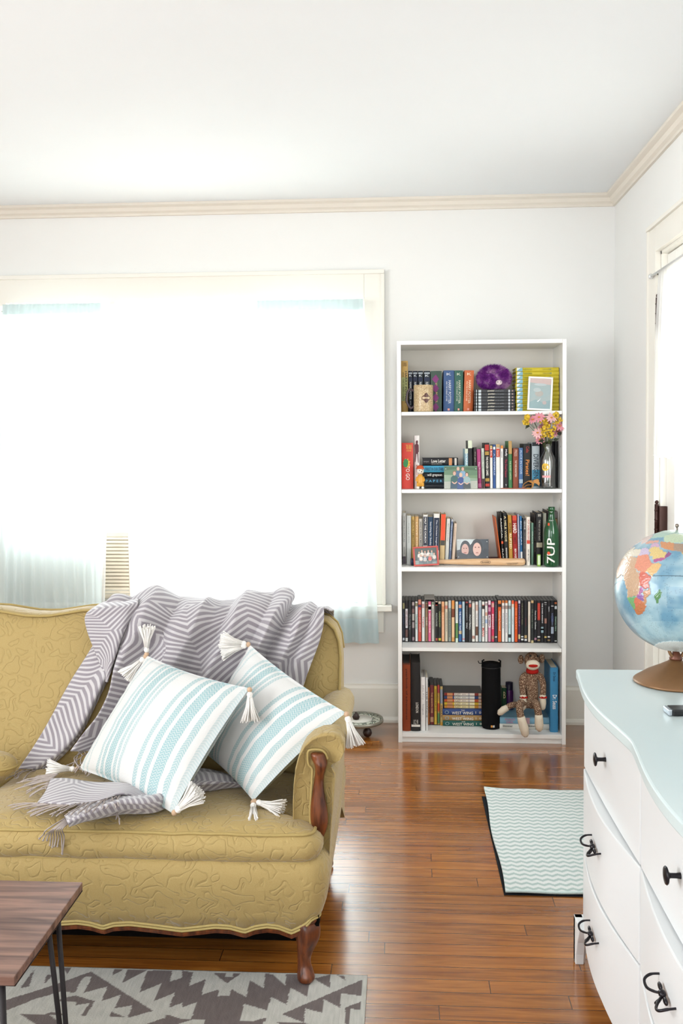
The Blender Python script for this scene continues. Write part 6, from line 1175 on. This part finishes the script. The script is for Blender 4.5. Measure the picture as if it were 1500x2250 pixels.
tri = mth('PINGPONG', sx.outputs[0], .0185); wv = mth('SINE', mth('MULTIPLY', mth('ADD', sx.outputs[1], mth('MULTIPLY', tri, 1.1)), 300.0)); wv = mth('MULTIPLY_ADD', wv, .3, .7)
mx = N(nt, 'ShaderNodeMixRGB'); mx.inputs[1].default_value = hexc('#d3d2cf'); mx.inputs[2].default_value = hexc('#8aaeb2'); L(mth('MULTIPLY', rp_.outputs[0], wv), mx.inputs[0]); L(mx.outputs[0], bb.inputs['Base Color'])
tcn = N(nt, 'ShaderNodeTexCoord'); nz = N(nt, 'ShaderNodeTexNoise', i_Scale=350.0); L(tcn.outputs['Object'], nz.inputs['Vector']); bp = N(nt, 'ShaderNodeBump', i_Strength=.3, i_Distance=.002); L(nz.outputs['Fac'], bp.inputs['Height']); L(bp.outputs[0], bb.inputs['Normal']); bb.inputs['Roughness'].default_value = .9
tas_m = mat('#eae6e0', .9, .2, noise=.06, scale=100); bead_m = mat('#c4a588', .6, .3)
def tassel(parent, c, d, L_=.064, R_=.030, n=70, seed=0):
    c = Vector(c); d = Vector(d).normalized(); rr = random.Random(seed); a = d.orthogonal().normalized(); b2 = d.cross(a)
    MB().ball(c+d*.004, .0075, 10).build('bead', bead_m, parent)
    t = MB(); t.ball(c+d*.017, .0085, 10); t.tube([c+d*.02, c+d*.026], [.0075, .0068], 10)
    for k in range(n):
        th_ = rr.uniform(0, 6.28); s_ = math.sqrt(rr.random()); o = (a*math.cos(th_)+b2*math.sin(th_)); q = c+d*.024
        t.tube([q+o*.006*s_, q+o*(.011*s_)+d*L_*.4, q+o*(R_*s_)*.9+d*L_*rr.uniform(.9,1.05)], .0017, 4)
    t.build('tassel', tas_m, parent)
def pillow(label, c4, T, seed, tas):
    tl, tr, br, bl = [Vector(p) for p in c4]; ctr = (tl+tr+br+bl)/4; r = empty('throw_pillow', ctr, label=label, cat='pillow')
    nrm = ((tr-bl).cross(tl-br)).normalized()
    if nrm.y > 0: nrm = -nrm
    def fn(u, v, s):
        U, V = 2*u-1, 2*v-1; px_ = U*(1-.055*(1-V*V)); py_ = V*(1-.055*(1-U*U)); u2, v2 = (px_+1)/2, (py_+1)/2
        p = (tl*(1-u2)+tr*u2)*(1-v2)+(bl*(1-u2)+br*u2)*v2; h = max(0, (1-U*U)*(1-V*V))**.55
        wr_ = .0018*mnoise.noise(Vector((u*6+seed, v*6, s)))+.0015*mnoise.noise(Vector((u*15, v*15+seed, s)))+.004*math.sin(9*(abs(U)*V)*3)*(abs(U*V))*.6
        return p+nrm*(s*T*h+wr_*min(1, h*2.5))-ctr
    b = MB()
    for s in (1, -1): b.grid(lambda u, v: fn(u, v, s), 44, 44, uvfn=lambda u, v: (u, v))
    b.build('cover', pm_, r, weld='keep')
    for i, (k, d, sd) in enumerate(tas): tassel(r, [tl, tr, br, bl][k]-ctr, d, seed=seed*10+i)
    return r
P1 = [atY(322,1440,2.79), atY(548,1512,2.56), onseat(380,1788,.012), onseat(172,1690,.02)]
pillow('white pillow with pale teal herringbone stripes, the front left one of two', P1, .072, 1, [(0,(.05,-.1,1),0),(0,(-.9,-.3,-.9),0),(1,(.05,-.2,-1),0),(2,(1,.0,.75),0),(2,(.6,.1,.6),0),(3,(-1,-.25,.1),0)])
P2 = [atY(548,1416,2.84), atY(760,1566,2.50), onseat(556,1760,.015), atY(428,1640,2.86)]
pillow('white pillow with pale teal herringbone stripes, leaning on the sofa arm behind the other', P2, .07, 2, [(0,(-1,-.3,-.25),0),(0,(-1,-.2,.2),0),(1,(.3,-.2,-1),0),(2,(.1,-.6,-.25),0),(2,(.9,-.3,-.12),0)])
# mustard cushion at the left edge
cq = onseat(-40,1690,.03)
r = empty('bolster_cushion', (cq.x, cq.y, seat_z(cq.y)), label='mustard yellow piped cushion corner at the left edge of sofa seat', cat='cushion')
MB().grid(lambda u, v: Vector((.105*math.cos(2*PI*u)*math.sin(PI*v)**.5, .06*math.sin(2*PI*u)*math.sin(PI*v)**.5, .042-.036*math.cos(PI*v))), 40, 18).build('cushion_cover', ym, r)
MB().tube([(.106*math.cos(2*PI*k/40), .061*math.sin(2*PI*k/40), .042) for k in range(40)], .0036, 6, closed=True).build('cushion_piping', cord_m, r)

# ---- kilim rug under the sofa
kx0, kx1, ky0, ky1 = -1.75, -.09, .75, 2.412
def z5(P): return [atZ(400+x/3.488, 1850+y/3.488, RUGZ).xy for x, y in P]
def z4(P): return [atZ(x/3.75, 1850+y/3.75, RUGZ).xy for x, y in P]
DK = [z5(P) for P in (
 [(1390,1050),(1385,1180),(1215,1160),(1210,1270),(1085,1205),(1075,1310),(945,1275),(930,1385),(765,1320)],
 [(0,985),(88,1000),(50,1105),(180,1052),(148,1172),(280,1130),(276,1180),(362,1180),(375,1125),(490,1190),(520,1060),(625,1120),(637,1010),(690,1012),(790,1098),(797,1012),(870,1012),(1010,1045),(975,1095),(957,1185),(828,1115),(800,1247),(682,1185),(652,1292),(475,1240),(430,1420),(50,1420),(112,1230),(0,1265)],
 [(240,1005),(455,1005),(345,1085)], [(1010,1048),(1135,1015),(1132,1118)], [(1185,1018),(1250,1030),(1248,1060)],
 [(520,1382),(642,1345),(632,1420),(500,1420)], [(1250,1270),(1385,1215),(1380,1285),(1290,1280),(1275,1440),(1250,1440)])]
DK += [z4(P) for P in (
 [(490,1035),(585,1040),(555,1092),(530,1060)], [(945,1045),(1015,1050),(918,1105)], [(1050,1050),(1215,1055),(1008,1162)],
 [(1215,1060),(1148,1238),(1332,1165),(1268,1312),(1442,1240),(1392,1368),(1500,1325),(1560,1100),(1400,1150),(1418,1058)],
 [(750,1068),(1262,1392),(1045,1452),(1092,1345),(945,1372),(992,1260),(835,1312),(885,1190),(690,1242),(755,1112),(690,1112),(612,1245),(520,1228),(400,1262),(300,1290),(0,1410),(-200,1480),(-200,1400),(0,1318),(250,1240),(380,1200)],
 [(430,1312),(620,1265),(782,1310),(690,1462),(560,1462),(655,1448),(742,1325),(620,1345),(630,1318)], [(290,1038),(165,1205),(240,1190)], [(30,1075),(-100,1240),(10,1220)], [(380,1098),(440,1090),(360,1180)],
 [(920,1400),(1052,1450),(992,1540),(860,1540)], [(1370,1420),(1500,1460),(1500,1540),(1325,1540)], [(700,1540),(750,1455),(850,1540)], [(330,1440),(420,1400),(560,1420),(500,1500),(380,1490)], [(0,1440),(100,1410),(40,1540),(-60,1540)])]
LT = [z5([(335,998),(390,998),(388,1037),(333,1035)])]
def bb_(P): return (min(p[0] for p in P), max(p[0] for p in P), min(p[1] for p in P), max(p[1] for p in P))
DKb = [(bb_(P), P) for P in DK]; LTb = [(bb_(P), P) for P in LT]
def inp(x, y, P):
    c = False; j = len(P)-1
    for i in range(len(P)):
        if (P[i][1] > y) != (P[j][1] > y) and x < (P[j][0]-P[i][0])*(y-P[i][1])/(P[j][1]-P[i][1])+P[i][0]: c = not c
        j = i
    return c
def kilim(x, y):
    """woven pattern; x, y in metres from the rug's right rear corner"""
    wx, wy = kx1-x, ky1-y; jx = wx+.0015*mnoise.noise(Vector((wx*200, wy*200, 0)))
    grey = (.15,.125,.12); lt = (.46,.455,.415)
    def hit(L): return any(b_[0] <= jx <= b_[1] and b_[2] <= wy <= b_[3] and inp(jx, wy, P) for b_, P in L)
    if x < .012: dark = False
    elif y < .21 and wx > -1.02: dark = hit(DKb) and not hit(LTb)
    else:
        X = (x % .62)-.31; Y = ((y-.21) % .5)-.25; d = abs(X)*.7+abs(Y); t = (abs(X) % .07)/.07
        dark = (.06 < d < .12+.05*t) or (.2 < d < .25+.05*t) or (.32 < d < .37)
    c = grey if dark else lt; n_ = 1+.16*mnoise.noise(Vector((wx*260, wy*25, 0)))+.08*mnoise.noise(Vector((wx*40, wy*40, 7)))
    return tuple(max(0, v*n_) for v in c)+(1,)
b = MB(); NX, NY = 330, 300; col = []
def rugc(x0, x1, y0, y1, NX, NY, fn, z):
    b = MB(); b.grid(lambda u, v: Vector((x0+(x1-x0)*u, y0+(y1-y0)*v, z+.0006*mnoise.noise(Vector((u*40, v*40, 0))))), NX, NY); b.col = [fn(x1-(x0+(x1-x0)*i/NX), y1-(y0+(y1-y0)*j/NY)) for i in range(NX+1) for j in range(NY+1)]; return b
rugm = vcol_mat('kilim_wool', .95, .4, 260)
ko = rugc(kx0, kx1, ky0, ky1, 620, 480, kilim, RUGZ).build('area_rug', rugm, solid=.006, offset=-1, weld='keep')
ko.location = (0,0,0); tag(ko, 'flat woven rug with grey and ivory stepped diamonds under the sofa front', 'rug')
# ---- chevron mat at the door
cA, cB = atZ(1062,1737,.004), atZ(1110,1963,.004)
def chev(x, y):
    t = y+.011*abs(((x/.036) % 1)-.5)*2; s = (t/.031) % 1
    nz_ = 1+.06*mnoise.noise(Vector((x*300, y*300, 0))); c = (.40,.49,.47) if s < .45 else (.68,.70,.68)
    if y > (cA.y-cB.y)-.008 or y < .006: c = (.55,.66,.63)
    return tuple(v*nz_ for v in c)+(1,)
x1_, y0_, y1_ = .98, cB.y, cA.y
NXc, NYc = 320, 430; b = MB()
b.grid(lambda u, v: Vector(((cB.x+(cA.x-cB.x)*v+.004*math.sin(v*9))*(1-u)+x1_*u, y0_+(y1_-y0_)*v+.004*math.sin(u*7)*v, .0118+.008*max(0, (v-.96)/.04)*max(0, 1-u*6)+.0012*math.sin(u*20+v*9))), NXc, NYc)
b.col = [chev(.7*i/NXc, (y1_-y0_)*(1-j/NYc)) for i in range(NXc+1) for j in range(NYc+1)]
mo_ = b.build('door_mat', vcol_mat('chevron_cotton', .95, .4, 260), solid=.006, offset=-1, weld='keep'); tag(mo_, 'pale sage and white chevron mat on the wood floor by the door', 'rug')
tag(MB().box((cB.x-.004, y0_-.004, .0), (.98, y1_-.06, .003)).build('rug_pad', mat('#1f2226', .9, .1)), 'thin black pad showing under the edge of the chevron mat', 'rug pad')
# ================================================================== coffee table
tw = empty('coffee_table', (0,0,0), label='walnut topped coffee table on dark hairpin legs at lower left', cat='coffee table')
wt, nt, bb = new_mat('table_walnut'); tc = N(nt, 'ShaderNodeTexCoord'); mp2 = N(nt, 'ShaderNodeMapping'); mp2.inputs['Scale'].default_value = (2.2, 26, 26); nz = N(nt, 'ShaderNodeTexNoise', i_Scale=2.0, i_Detail=6.0, i_Distortion=.6); nt.links.new(tc.outputs['Object'], mp2.inputs[0]); nt.links.new(mp2.outputs[0], nz.inputs['Vector']); r1 = N(nt, 'ShaderNodeValToRGB'); e = r1.color_ramp.elements; e[0].position = .32; e[0].color = hexc('#4a322a'); e[1].position = .72; e[1].color = hexc('#94705f'); k_ = e.new(.5); k_.color = hexc('#74564a'); nt.links.new(nz.outputs['Fac'], r1.inputs[0]); nt.links.new(r1.outputs[0], bb.inputs['Base Color']); bb.inputs['Roughness'].default_value = .42; bb.inputs['Specular IOR Level'].default_value = .35
tz = .45; a = atZ(187,1938,tz); c = atZ(25,2146,tz)
tb = MB(); xr_ = (a.x+c.x)/2
tb.box((xr_-1.05, c.y, tz-.017), (xr_, a.y, tz)); tb.build('table_top', wt, tw, bevel=.0015)
MB().box((xr_-1.048, c.y+.002, tz-.0185), (xr_+.0006, a.y-.002, tz-.0172)).build('edge_band', mat('#231512', .5), tw)
iron = mat('#241f20', .5, .4, metal=.3)
for sx_, x_ in ((1, xr_-.03), (-1, xr_-1.02)):
    foot = Vector((x_+.005*sx_, a.y-.03, RUGZ+.0065)); MB().tube([(x_-.004, a.y-.115, tz-.018), foot+Vector((0,-.012,.01)), foot, foot+Vector((0,.004,.012)), (x_-.004, a.y-.06, tz-.018)], .0055, 10).build('leg', iron, tw)
    foot = Vector((x_+.005*sx_, c.y+.02, RUGZ+.0065)); MB().tube([(x_-.004, c.y+.028, tz-.018), foot+Vector((0,0,.01)), foot, foot+Vector((-.006*sx_,.0,.01)), (x_-.09*sx_, c.y+.028, tz-.018)], .0055, 10).build('leg', iron, tw)
    MB().box((x_-.05, a.y-.13, tz-.0205), (x_+.015, a.y-.045, tz-.0185)).build('leg_plate', iron, tw); MB().box((x_-.1 if sx_ > 0 else x_-.015, c.y+.012, tz-.0205), (x_+.015 if sx_ > 0 else x_+.1, c.y+.045, tz-.0185)).build('leg_plate', iron, tw)
# ================================================================== dresser
dsm = mat('#dbdddd', .35, .5, noise=.008, scale=4, name='dresser_paint'); dtop = mat('#c6d3d3', .32, .5, noise=.01, scale=4, name='dresser_top_bluish_light')  # top coloured cooler than the fronts to carry the bluish light on it
dr_ = empty('dresser', (0,0,0), label='white painted serpentine dresser with black handles along the right wall', cat='dresser')
DT = .778; DYE = 2.528; COLW = .60; ncol = 3; DYS = DYE-COLW*ncol; XB = 1.0
def wave(y, amp, x0, k=1.0):
    t = ((DYE-y)/COLW) % 1 if y < DYE else 0; return x0-amp*math.sin(PI*t)**k
def front_slab(z0, z1, x0, amp, ya, yb, xback, name, m, parent, k=1.0, bev=.003, lowcurve=None):
    n = max(8, int((yb-ya)/.02)); ys = [ya+(yb-ya)*i/n for i in range(n+1)]
    lo = [Vector((wave(y, amp, x0, k), y, z0+(lowcurve(y) if lowcurve else 0))) for y in ys]; hi = [Vector((v.x, v.y, z1)) for v in lo]
    bl_ = [Vector((xback, y, z0+(lowcurve(y) if lowcurve else 0))) for y in ys]; bh = [Vector((xback, y, z1)) for y in ys]
    b = MB(); N1 = n+1; b.add(lo+hi+bl_+bh, [(i, i+1, N1+i+1, N1+i) for i in range(n)]+[(N1+i, N1+i+1, 3*N1+i+1, 3*N1+i) for i in range(n)]+[(i, 2*N1+i, 2*N1+i+1, i+1) for i in range(n)]+[(2*N1+i, 3*N1+i, 3*N1+i+1, 2*N1+i+1) for i in range(n)]+[(0, N1, 3*N1, 2*N1), (n, 2*N1+n, 3*N1+n, N1+n)])
    return b.build(name, m, parent, bevel=bev)
yt = [DYE-COLW*i/40 for i in range(40*ncol+1)]
front_slab(DT-.026, DT, .458, .024, DYS, DYE, XB, 'top', dtop, dr_, k=1.3, bev=.004)
for o in dr_.children:
    if o.name == 'top': o.data.materials.clear(); o.data.materials.append(dtop)
body = MB().box((.492, DYS+.012, .10), (XB-.01, DYE-.012, DT-.026)); body.build('carcass', dsm, dr_, bevel=.002)
rows_ = [(.522, DT-.027, .478, .004), (.318, .518, .478, .026), (.106, .314, .478, .030)]
blk_m = mat('#1e1b20', .3, .5, metal=.5)
def bail(y, z, x, parent):
    """bow handle: two posts, a rod that dips to a knotted centre leaf"""
    for s in (-1, 1):
        MB().tube(curve_pts([(x+.004, y+s*.052, z+.006), (x-.014, y+s*.053, z+.004), (x-.026, y+s*.047, z-.002), (x-.026, y+s*.03, z-.007), (x-.016, y+s*.012, z-.004), (x-.008, y+s*.004, z)], 5), [.0021]*5+[.0026]*15+[.0023]*6, 8).build('handle_arm', blk_m, parent)
    b = MB(); b.ball((x-.008, y, z), .0085, 12, sc=(.8,1.1,.8)); b.build('handle_knot', blk_m, parent)
    for s in (-1, 1): MB().ball((x-.007, y+s*.017, z+s*.003), .011, 10, sc=(.35,1,.55)).build('handle_leaf', blk_m, parent)
    MB().tube(curve_pts([(x-.01, y-.006, z-.003), (x-.02, y-.004, z-.014), (x-.014, y+.004, z-.019), (x-.006, y+.006, z-.008)], 4), .0023, 8).build('handle_loop', blk_m, parent)
def knob(y, z, x, parent):
    b = MB(); b.lathe([(.0055,0),(.0045,.008),(.0045,.017),(.006,.02),(.0145,.0225),(.016,.0245),(.0145,.0265),(.004,.0285),(0,.029)], 24, M=Matrix.Translation((x, y, z)) @ Matrix.Rotation(-PI/2, 4, 'Y'), cap=False); b.build('knob', blk_m, parent)
for ci in range(ncol):
    y1 = DYE-COLW*ci-.004-(.006 if ci == 0 else 0); y0 = DYE-COLW*(ci+1)+.004; ym_ = (y0+y1)/2
    for ri, (z0, z1, x0, amp) in enumerate(rows_):
        low = (lambda y: .03*((1-math.sin(PI*(((DYE-y)/(COLW*ncol)))))-.0)*0) if ri < 2 else None
        d_ = front_slab(z0, z1, x0, amp, y0, y1, .500, 'drawer', dsm, dr_, bev=.003)
        xf = wave(ym_, amp, x0)
        if ri == 0: knob(ym_+.01, .636, xf, d_)
        else: bail(ym_+.01, (z0+z1)/2+.012, xf, d_)
def apr(y): return .035*(abs(((DYE-y)/COLW) % 1-.5)*2)**3*-1+.0
front_slab(.088, .103, .482, .026, DYS+.02, DYE-.012, .50, 'base_rail', dsm, dr_, bev=.003)
for y_, s_ in ((DYE+.002, -1), (DYS+.008, 1)):
    for x_, sx_ in ((.454, 1), (XB-.012, -1)):
        b = MB(); pr = [(0,.0),(.028,.0),(.034,.03),(.05,.07),(.085,.122),(0,.122)]
        b.prism(pr, lambda p, q: Vector((x_, y_+s_*p, q)), lambda p, q: Vector((x_+sx_*.022, y_+s_*p, q)))
        b.prism([(p*.9, q) for p, q in pr], lambda p, q: Vector((x_+sx_*p, y_, q)), lambda p, q: Vector((x_+sx_*p, y_+s_*.02, q)))
        b.build('bracket_foot', dsm, dr_, bevel=.002)
# ================================================================== globe
gc_b = atZ(1484, 1499, DT+.001)
d0 = (gc_b-Vector((0,0,EYE))).length
gy = gc_b.y; gcen = atY(1486, 1297, gy); GR = (atY(1486+137, 1297, gy)-gcen).length*.985
glb = empty('globe', (gc_b.x, gy, DT+.0006), label='raised relief desktop globe on a bronze cone base on the dresser', cat='globe')
off = gcen-Vector(glb.location)
LAND = [ # (colour, lon/lat outline)
 ('#c9a27c', [(-17,21),(-17,15),(-12,12),(-8,5),(-2,5),(4,6),(9,4),(9.5,0),(12,-5),(14,-11),(12,-17),(25,-17),(30,-12),(30,-5),(28,4),(24,9),(24,20),(12,24),(-5,25),(-13,27)]),
 ('#d8cdb6', [(-13,28),(-6,35),(10,37),(11,33),(20,31),(25,31),(25,22),(12,23),(-5,25)]),
 ('#c5b3cf', [(25,31.5),(33,31),(35,28),(37,22),(25,22)]),
 ('#e08a68', [(24,22),(37,22),(39,15),(43,12),(36,5),(31,4),(24,9)]),
 ('#9fc7b0', [(14,23),(24,20),(22,11),(15,8),(14,13)]),
 ('#e0b36c', [(36,14.5),(43,11.5),(51,12),(47,4),(42,-1),(38,4),(34,5),(36,9)]),
 ('#d5624a', [(30,4),(35,5),(42,-1.5),(39,-5),(40,-11),(34,-11),(30,-8),(29,-2)]),
 ('#d2a484', [(13,4),(29,5),(30,-4),(29,-12),(22,-11),(16,-6),(12,-5)]),
 ('#c79a6e', [(12,-6),(16,-6),(22,-11),(24,-17),(12,-17),(14,-11)]),
 ('#b05a9c', [(22,-11),(29,-12),(33,-9),(33,-14),(30,-16),(25,-18),(22,-16)]),
 ('#8c5aa8', [(25,-18),(30,-16),(33,-17),(32,-22),(29,-22)]),
 ('#c98c5c', [(33,-14),(40,-11),(40.5,-16),(35,-20),(35,-24),(32,-26),(32,-21),(33,-17)]),
 ('#6fae6c', [(12,-17),(24,-17.5),(20,-22),(20,-28),(16,-28.5),(14,-23)]),
 ('#d86a48', [(20,-18.5),(25,-18),(29,-22),(26,-25),(20,-27)]),
 ('#c8743c', [(16,-28.5),(20,-27),(26,-25),(29,-22),(32,-23),(33,-27),(30,-31),(26,-34),(20,-34.8),(18,-34)]),
 ('#4f8c4c', [(43.5,-22),(44,-17),(49,-12),(50.5,-15.5),(47,-25),(44.5,-25)]),
 ('#dcc071', [(35,28),(39,31.5),(47,29.5),(51,24.5),(55,22.5),(52,18),(45,17),(42.5,16.5),(39,21)]),
 ('#b4508c', [(42.5,16.5),(45,17),(52,18.5),(55,20),(52,15.5),(45,12.8),(43.3,13)]),
 ('#8e4a84', [(52,19),(56,25),(59.5,22.5),(57,18.5),(53,16.8)]),
 ('#c8a0c0', [(36,36),(42,37),(45,34),(47,30),(39,31.5),(35,30)]),
 ('#d99b84', [(27,37),(36,36.5),(44,38),(42,41.5),(30,41.5),(26,40)]),
 ('#d08a50', [(45,39),(48,30),(51,28),(57,26.5),(61,25.5),(61,31),(61,36),(53,37)]),
 ('#a88c74', [(61,25.5),(66,25),(70,24),(74,32),(73,36.5),(66,35),(61,35)]),
 ('#d6a83e', [(68,24),(70,21),(73,20),(74,14),(77.5,8),(80,13),(83,17),(88,22),(92,24),(88,27),(80,30),(74,33),(71,28)]),
 ('#bcd2ac', [(50,38),(60,36),(73,37),(82,45),(86,50),(60,54),(50,50),(47,45)]),
 ('#a6c9b8', [(28,46),(40,46),(48,46),(50,51),(60,55),(86,50),(120,52),(140,60),(140,74),(70,74),(40,68),(30,68),(26,55)]),
 ('#d9c1b8', [(-9,38),(-1,43),(3,50),(12,54),(24,55),(28,46),(26,40),(20,38),(14,44),(10,44),(3,42),(-1,37)]),
 ('#e2c65c', [(74,38),(82,30),(92,28),(98,24),(106,22),(117,23),(122,31),(122,40),(130,43),(125,53),(115,47),(100,42),(88,48)]),
 ('#dd8a6c', [(92,24),(94,16),(98,9),(103,2),(104,9),(100,13),(106,9),(109,12),(106,22),(98,24)]),
 ('#8fbf8c', [(95,5),(104,-5),(106,-6),(103,0),(98,4)]), ('#d8a060', [(109,1),(117,6),(119,1),(115,-4),(110,-2)]),
 ('#e0946c', [(113,-22),(122,-17),(130,-13),(137,-12),(142,-11),(146,-18),(153,-27),(150,-37),(140,-38),(131,-31),(118,-35),(115,-34)]),
 ('#e6ece8', [(-180,-70),(-60,-72),(0,-70),(50,-67),(100,-66),(150,-68),(180,-72),(180,-90),(-180,-90)]),
 ('#8f9c5c', [(80,9.5),(82,7),(80.5,6)])]
bbx = [(min(p[0] for p in P), max(p[0] for p in P), min(p[1] for p in P), max(p[1] for p in P)) for _, P in LAND]
def inpoly(x, y, P):
    c = False; j = len(P)-1
    for i in range(len(P)):
        if (P[i][1] > y) != (P[j][1] > y) and x < (P[j][0]-P[i][0])*(y-P[i][1])/(P[j][1]-P[i][1])+P[i][0]: c = not c
        j = i
    return c
lc = [hexc(c) for c, _ in LAND]; oc1, oc2, oc3 = hexc('#6390a8'), hexc('#a3bec5'), hexc('#2f4a56')
def geo(lon, lat):
    jl = lon+1.3*mnoise.noise(Vector((lon*.35, lat*.35, 1))); jt = lat+1.3*mnoise.noise(Vector((lon*.35, lat*.35, 5)))
    for k, (x0, x1, y0, y1) in enumerate(bbx):
        if x0 <= jl <= x1 and y0 <= jt <= y1 and inpoly(jl, jt, LAND[k][1]):
            s = 1+.22*mnoise.noise(Vector((lon*1.1, lat*1.1, 2))); c = lc[k]; g_ = (c[0]+c[1]+c[2])/3; return tuple((v*.85+g_*.15)*s*.88 for v in c[:3])+(1,), 1
    if abs(lat) < .45: return oc3, 0
    if 0 < lat < 1.6 and lon < 45: return hexc('#5c90a8'), 0
    t = max(0, min(1, .5+.9*mnoise.noise(Vector((lon*.045, lat*.06, 9)))+.3*mnoise.noise(Vector((lon*.15, lat*.2, 4)))-(.35 if -30 < lat < -10 and lon > 55 else 0)+(.3 if lat < -42 else 0)))
    c = tuple(oc1[i]*(1-t)+oc2[i]*t for i in range(3))
    if mnoise.noise(Vector((lon*1.6, lat*4.2, 11))) > .52: c = tuple(v*.55 for v in c)
    if abs((lon % 15)-0) < .12 or abs((lat+.5) % 15) < .12: c = tuple(v*.9 for v in c)
    return c+(1,), 0
up = Vector((0,0,1)); view = (Vector((0,0,EYE))-gcen).normalized(); cu = (up-view*up.dot(view)).normalized(); ce = cu.cross(view)
lon0, lat0 = math.radians(64), math.radians(-13)
def gdir(lon, lat):
    lo, la = math.radians(lon)-lon0, math.radians(lat)
    e_ = math.cos(la)*math.sin(lo); n_ = math.cos(lat0)*math.sin(la)-math.sin(lat0)*math.cos(la)*math.cos(lo); f_ = math.sin(lat0)*math.sin(la)+math.cos(lat0)*math.cos(la)*math.cos(lo)
    return ce*e_+cu*n_+view*f_
NLo, NLa = 560, 300; vs = []; col = []
for i in range(NLo+1):
    lon = -26+180*i/NLo if False else -180+360*i/NLo
    for j in range(NLa+1):
        lat = -90+180*j/NLa; c, ld = geo(lon, lat); vs.append(off+gdir(lon, lat)*(GR+(.0012+.0008*mnoise.noise(Vector((lon*.8, lat*.8, 0))) if ld else 0))); col.append(c)
b = MB(); b.add(vs, [(i*(NLa+1)+j, (i+1)*(NLa+1)+j, (i+1)*(NLa+1)+j+1, i*(NLa+1)+j+1) for i in range(NLo) for j in range(NLa)], smooth=True); b.col = col
b.build('sphere', vcol_mat('globe_print', .3, 0, spec=.5, coat=.6), glb, weld='keep')
brz = mat('#83603f', .38, .5, metal=.35, noise=.06, scale=90)
rB_ = .083*GR/.15*1.02
rb_ = (atZ(1580,1499,DT)-atZ(1395,1499,DT)).length/2*.98
MB().lathe([(0,0),(rb_-.004,0),(rb_,.002),(rb_,.005),(rb_-.003,.008),(rb_*.7,.026),(rb_*.42,.04),(rb_*.2,.052),(.013,.058),(0,.058)], 56, cap=False).build('base', brz, glb)
MB().lathe([(0,.058),(.0155,.058),(.016,.061),(.012,.069),(.004,.085),(0,.088)], 28, cap=False).build('base_cap', mat('#6b3f2e', .4, .5, metal=.3), glb)
sb_ = off+(-up)*GR
MB().tube([(0,0,.085), sb_+Vector((0,0,-.006)), sb_+Vector((0,0,.004))], .0055, 12).build('axis_post', brz, glb)
MB().tube(curve_pts([sb_+Vector((-.02,-.004,.004)), sb_+Vector((-.014,-.006,-.012)), sb_+Vector((0,-.004,-.02)), sb_+Vector((.014,-.003,-.012)), sb_+Vector((.02,0,.004))], 4), .004, 10).build('fork', brz, glb)
MB().tube([off+up*(GR-.002), off+up*(GR+.008)], .003, 8).ball(off+up*(GR+.012), .0055, 12).build('finial', mat('#8a8078', .3, .5, metal=.6), glb)
# ================================================================== remote control
rp = atZ(1470, 1574, DT+.001); rm = empty('remote_control', (rp.x, rp.y, DT+.0006), (0,0,math.radians(4)), label='black slim remote with silver end lying on the dresser by globe', cat='remote control')
MB().box((.008, -.0, 0), (.17, .042, .014)).build('remote_body', mat('#0f0f12', .35, .5), rm, bevel=.003); MB().box((0, .002, .0005), (.008, .04, .0135)).build('silver_end', mat('#b8c0c8', .25, .5, metal=.7), rm, bevel=.002)
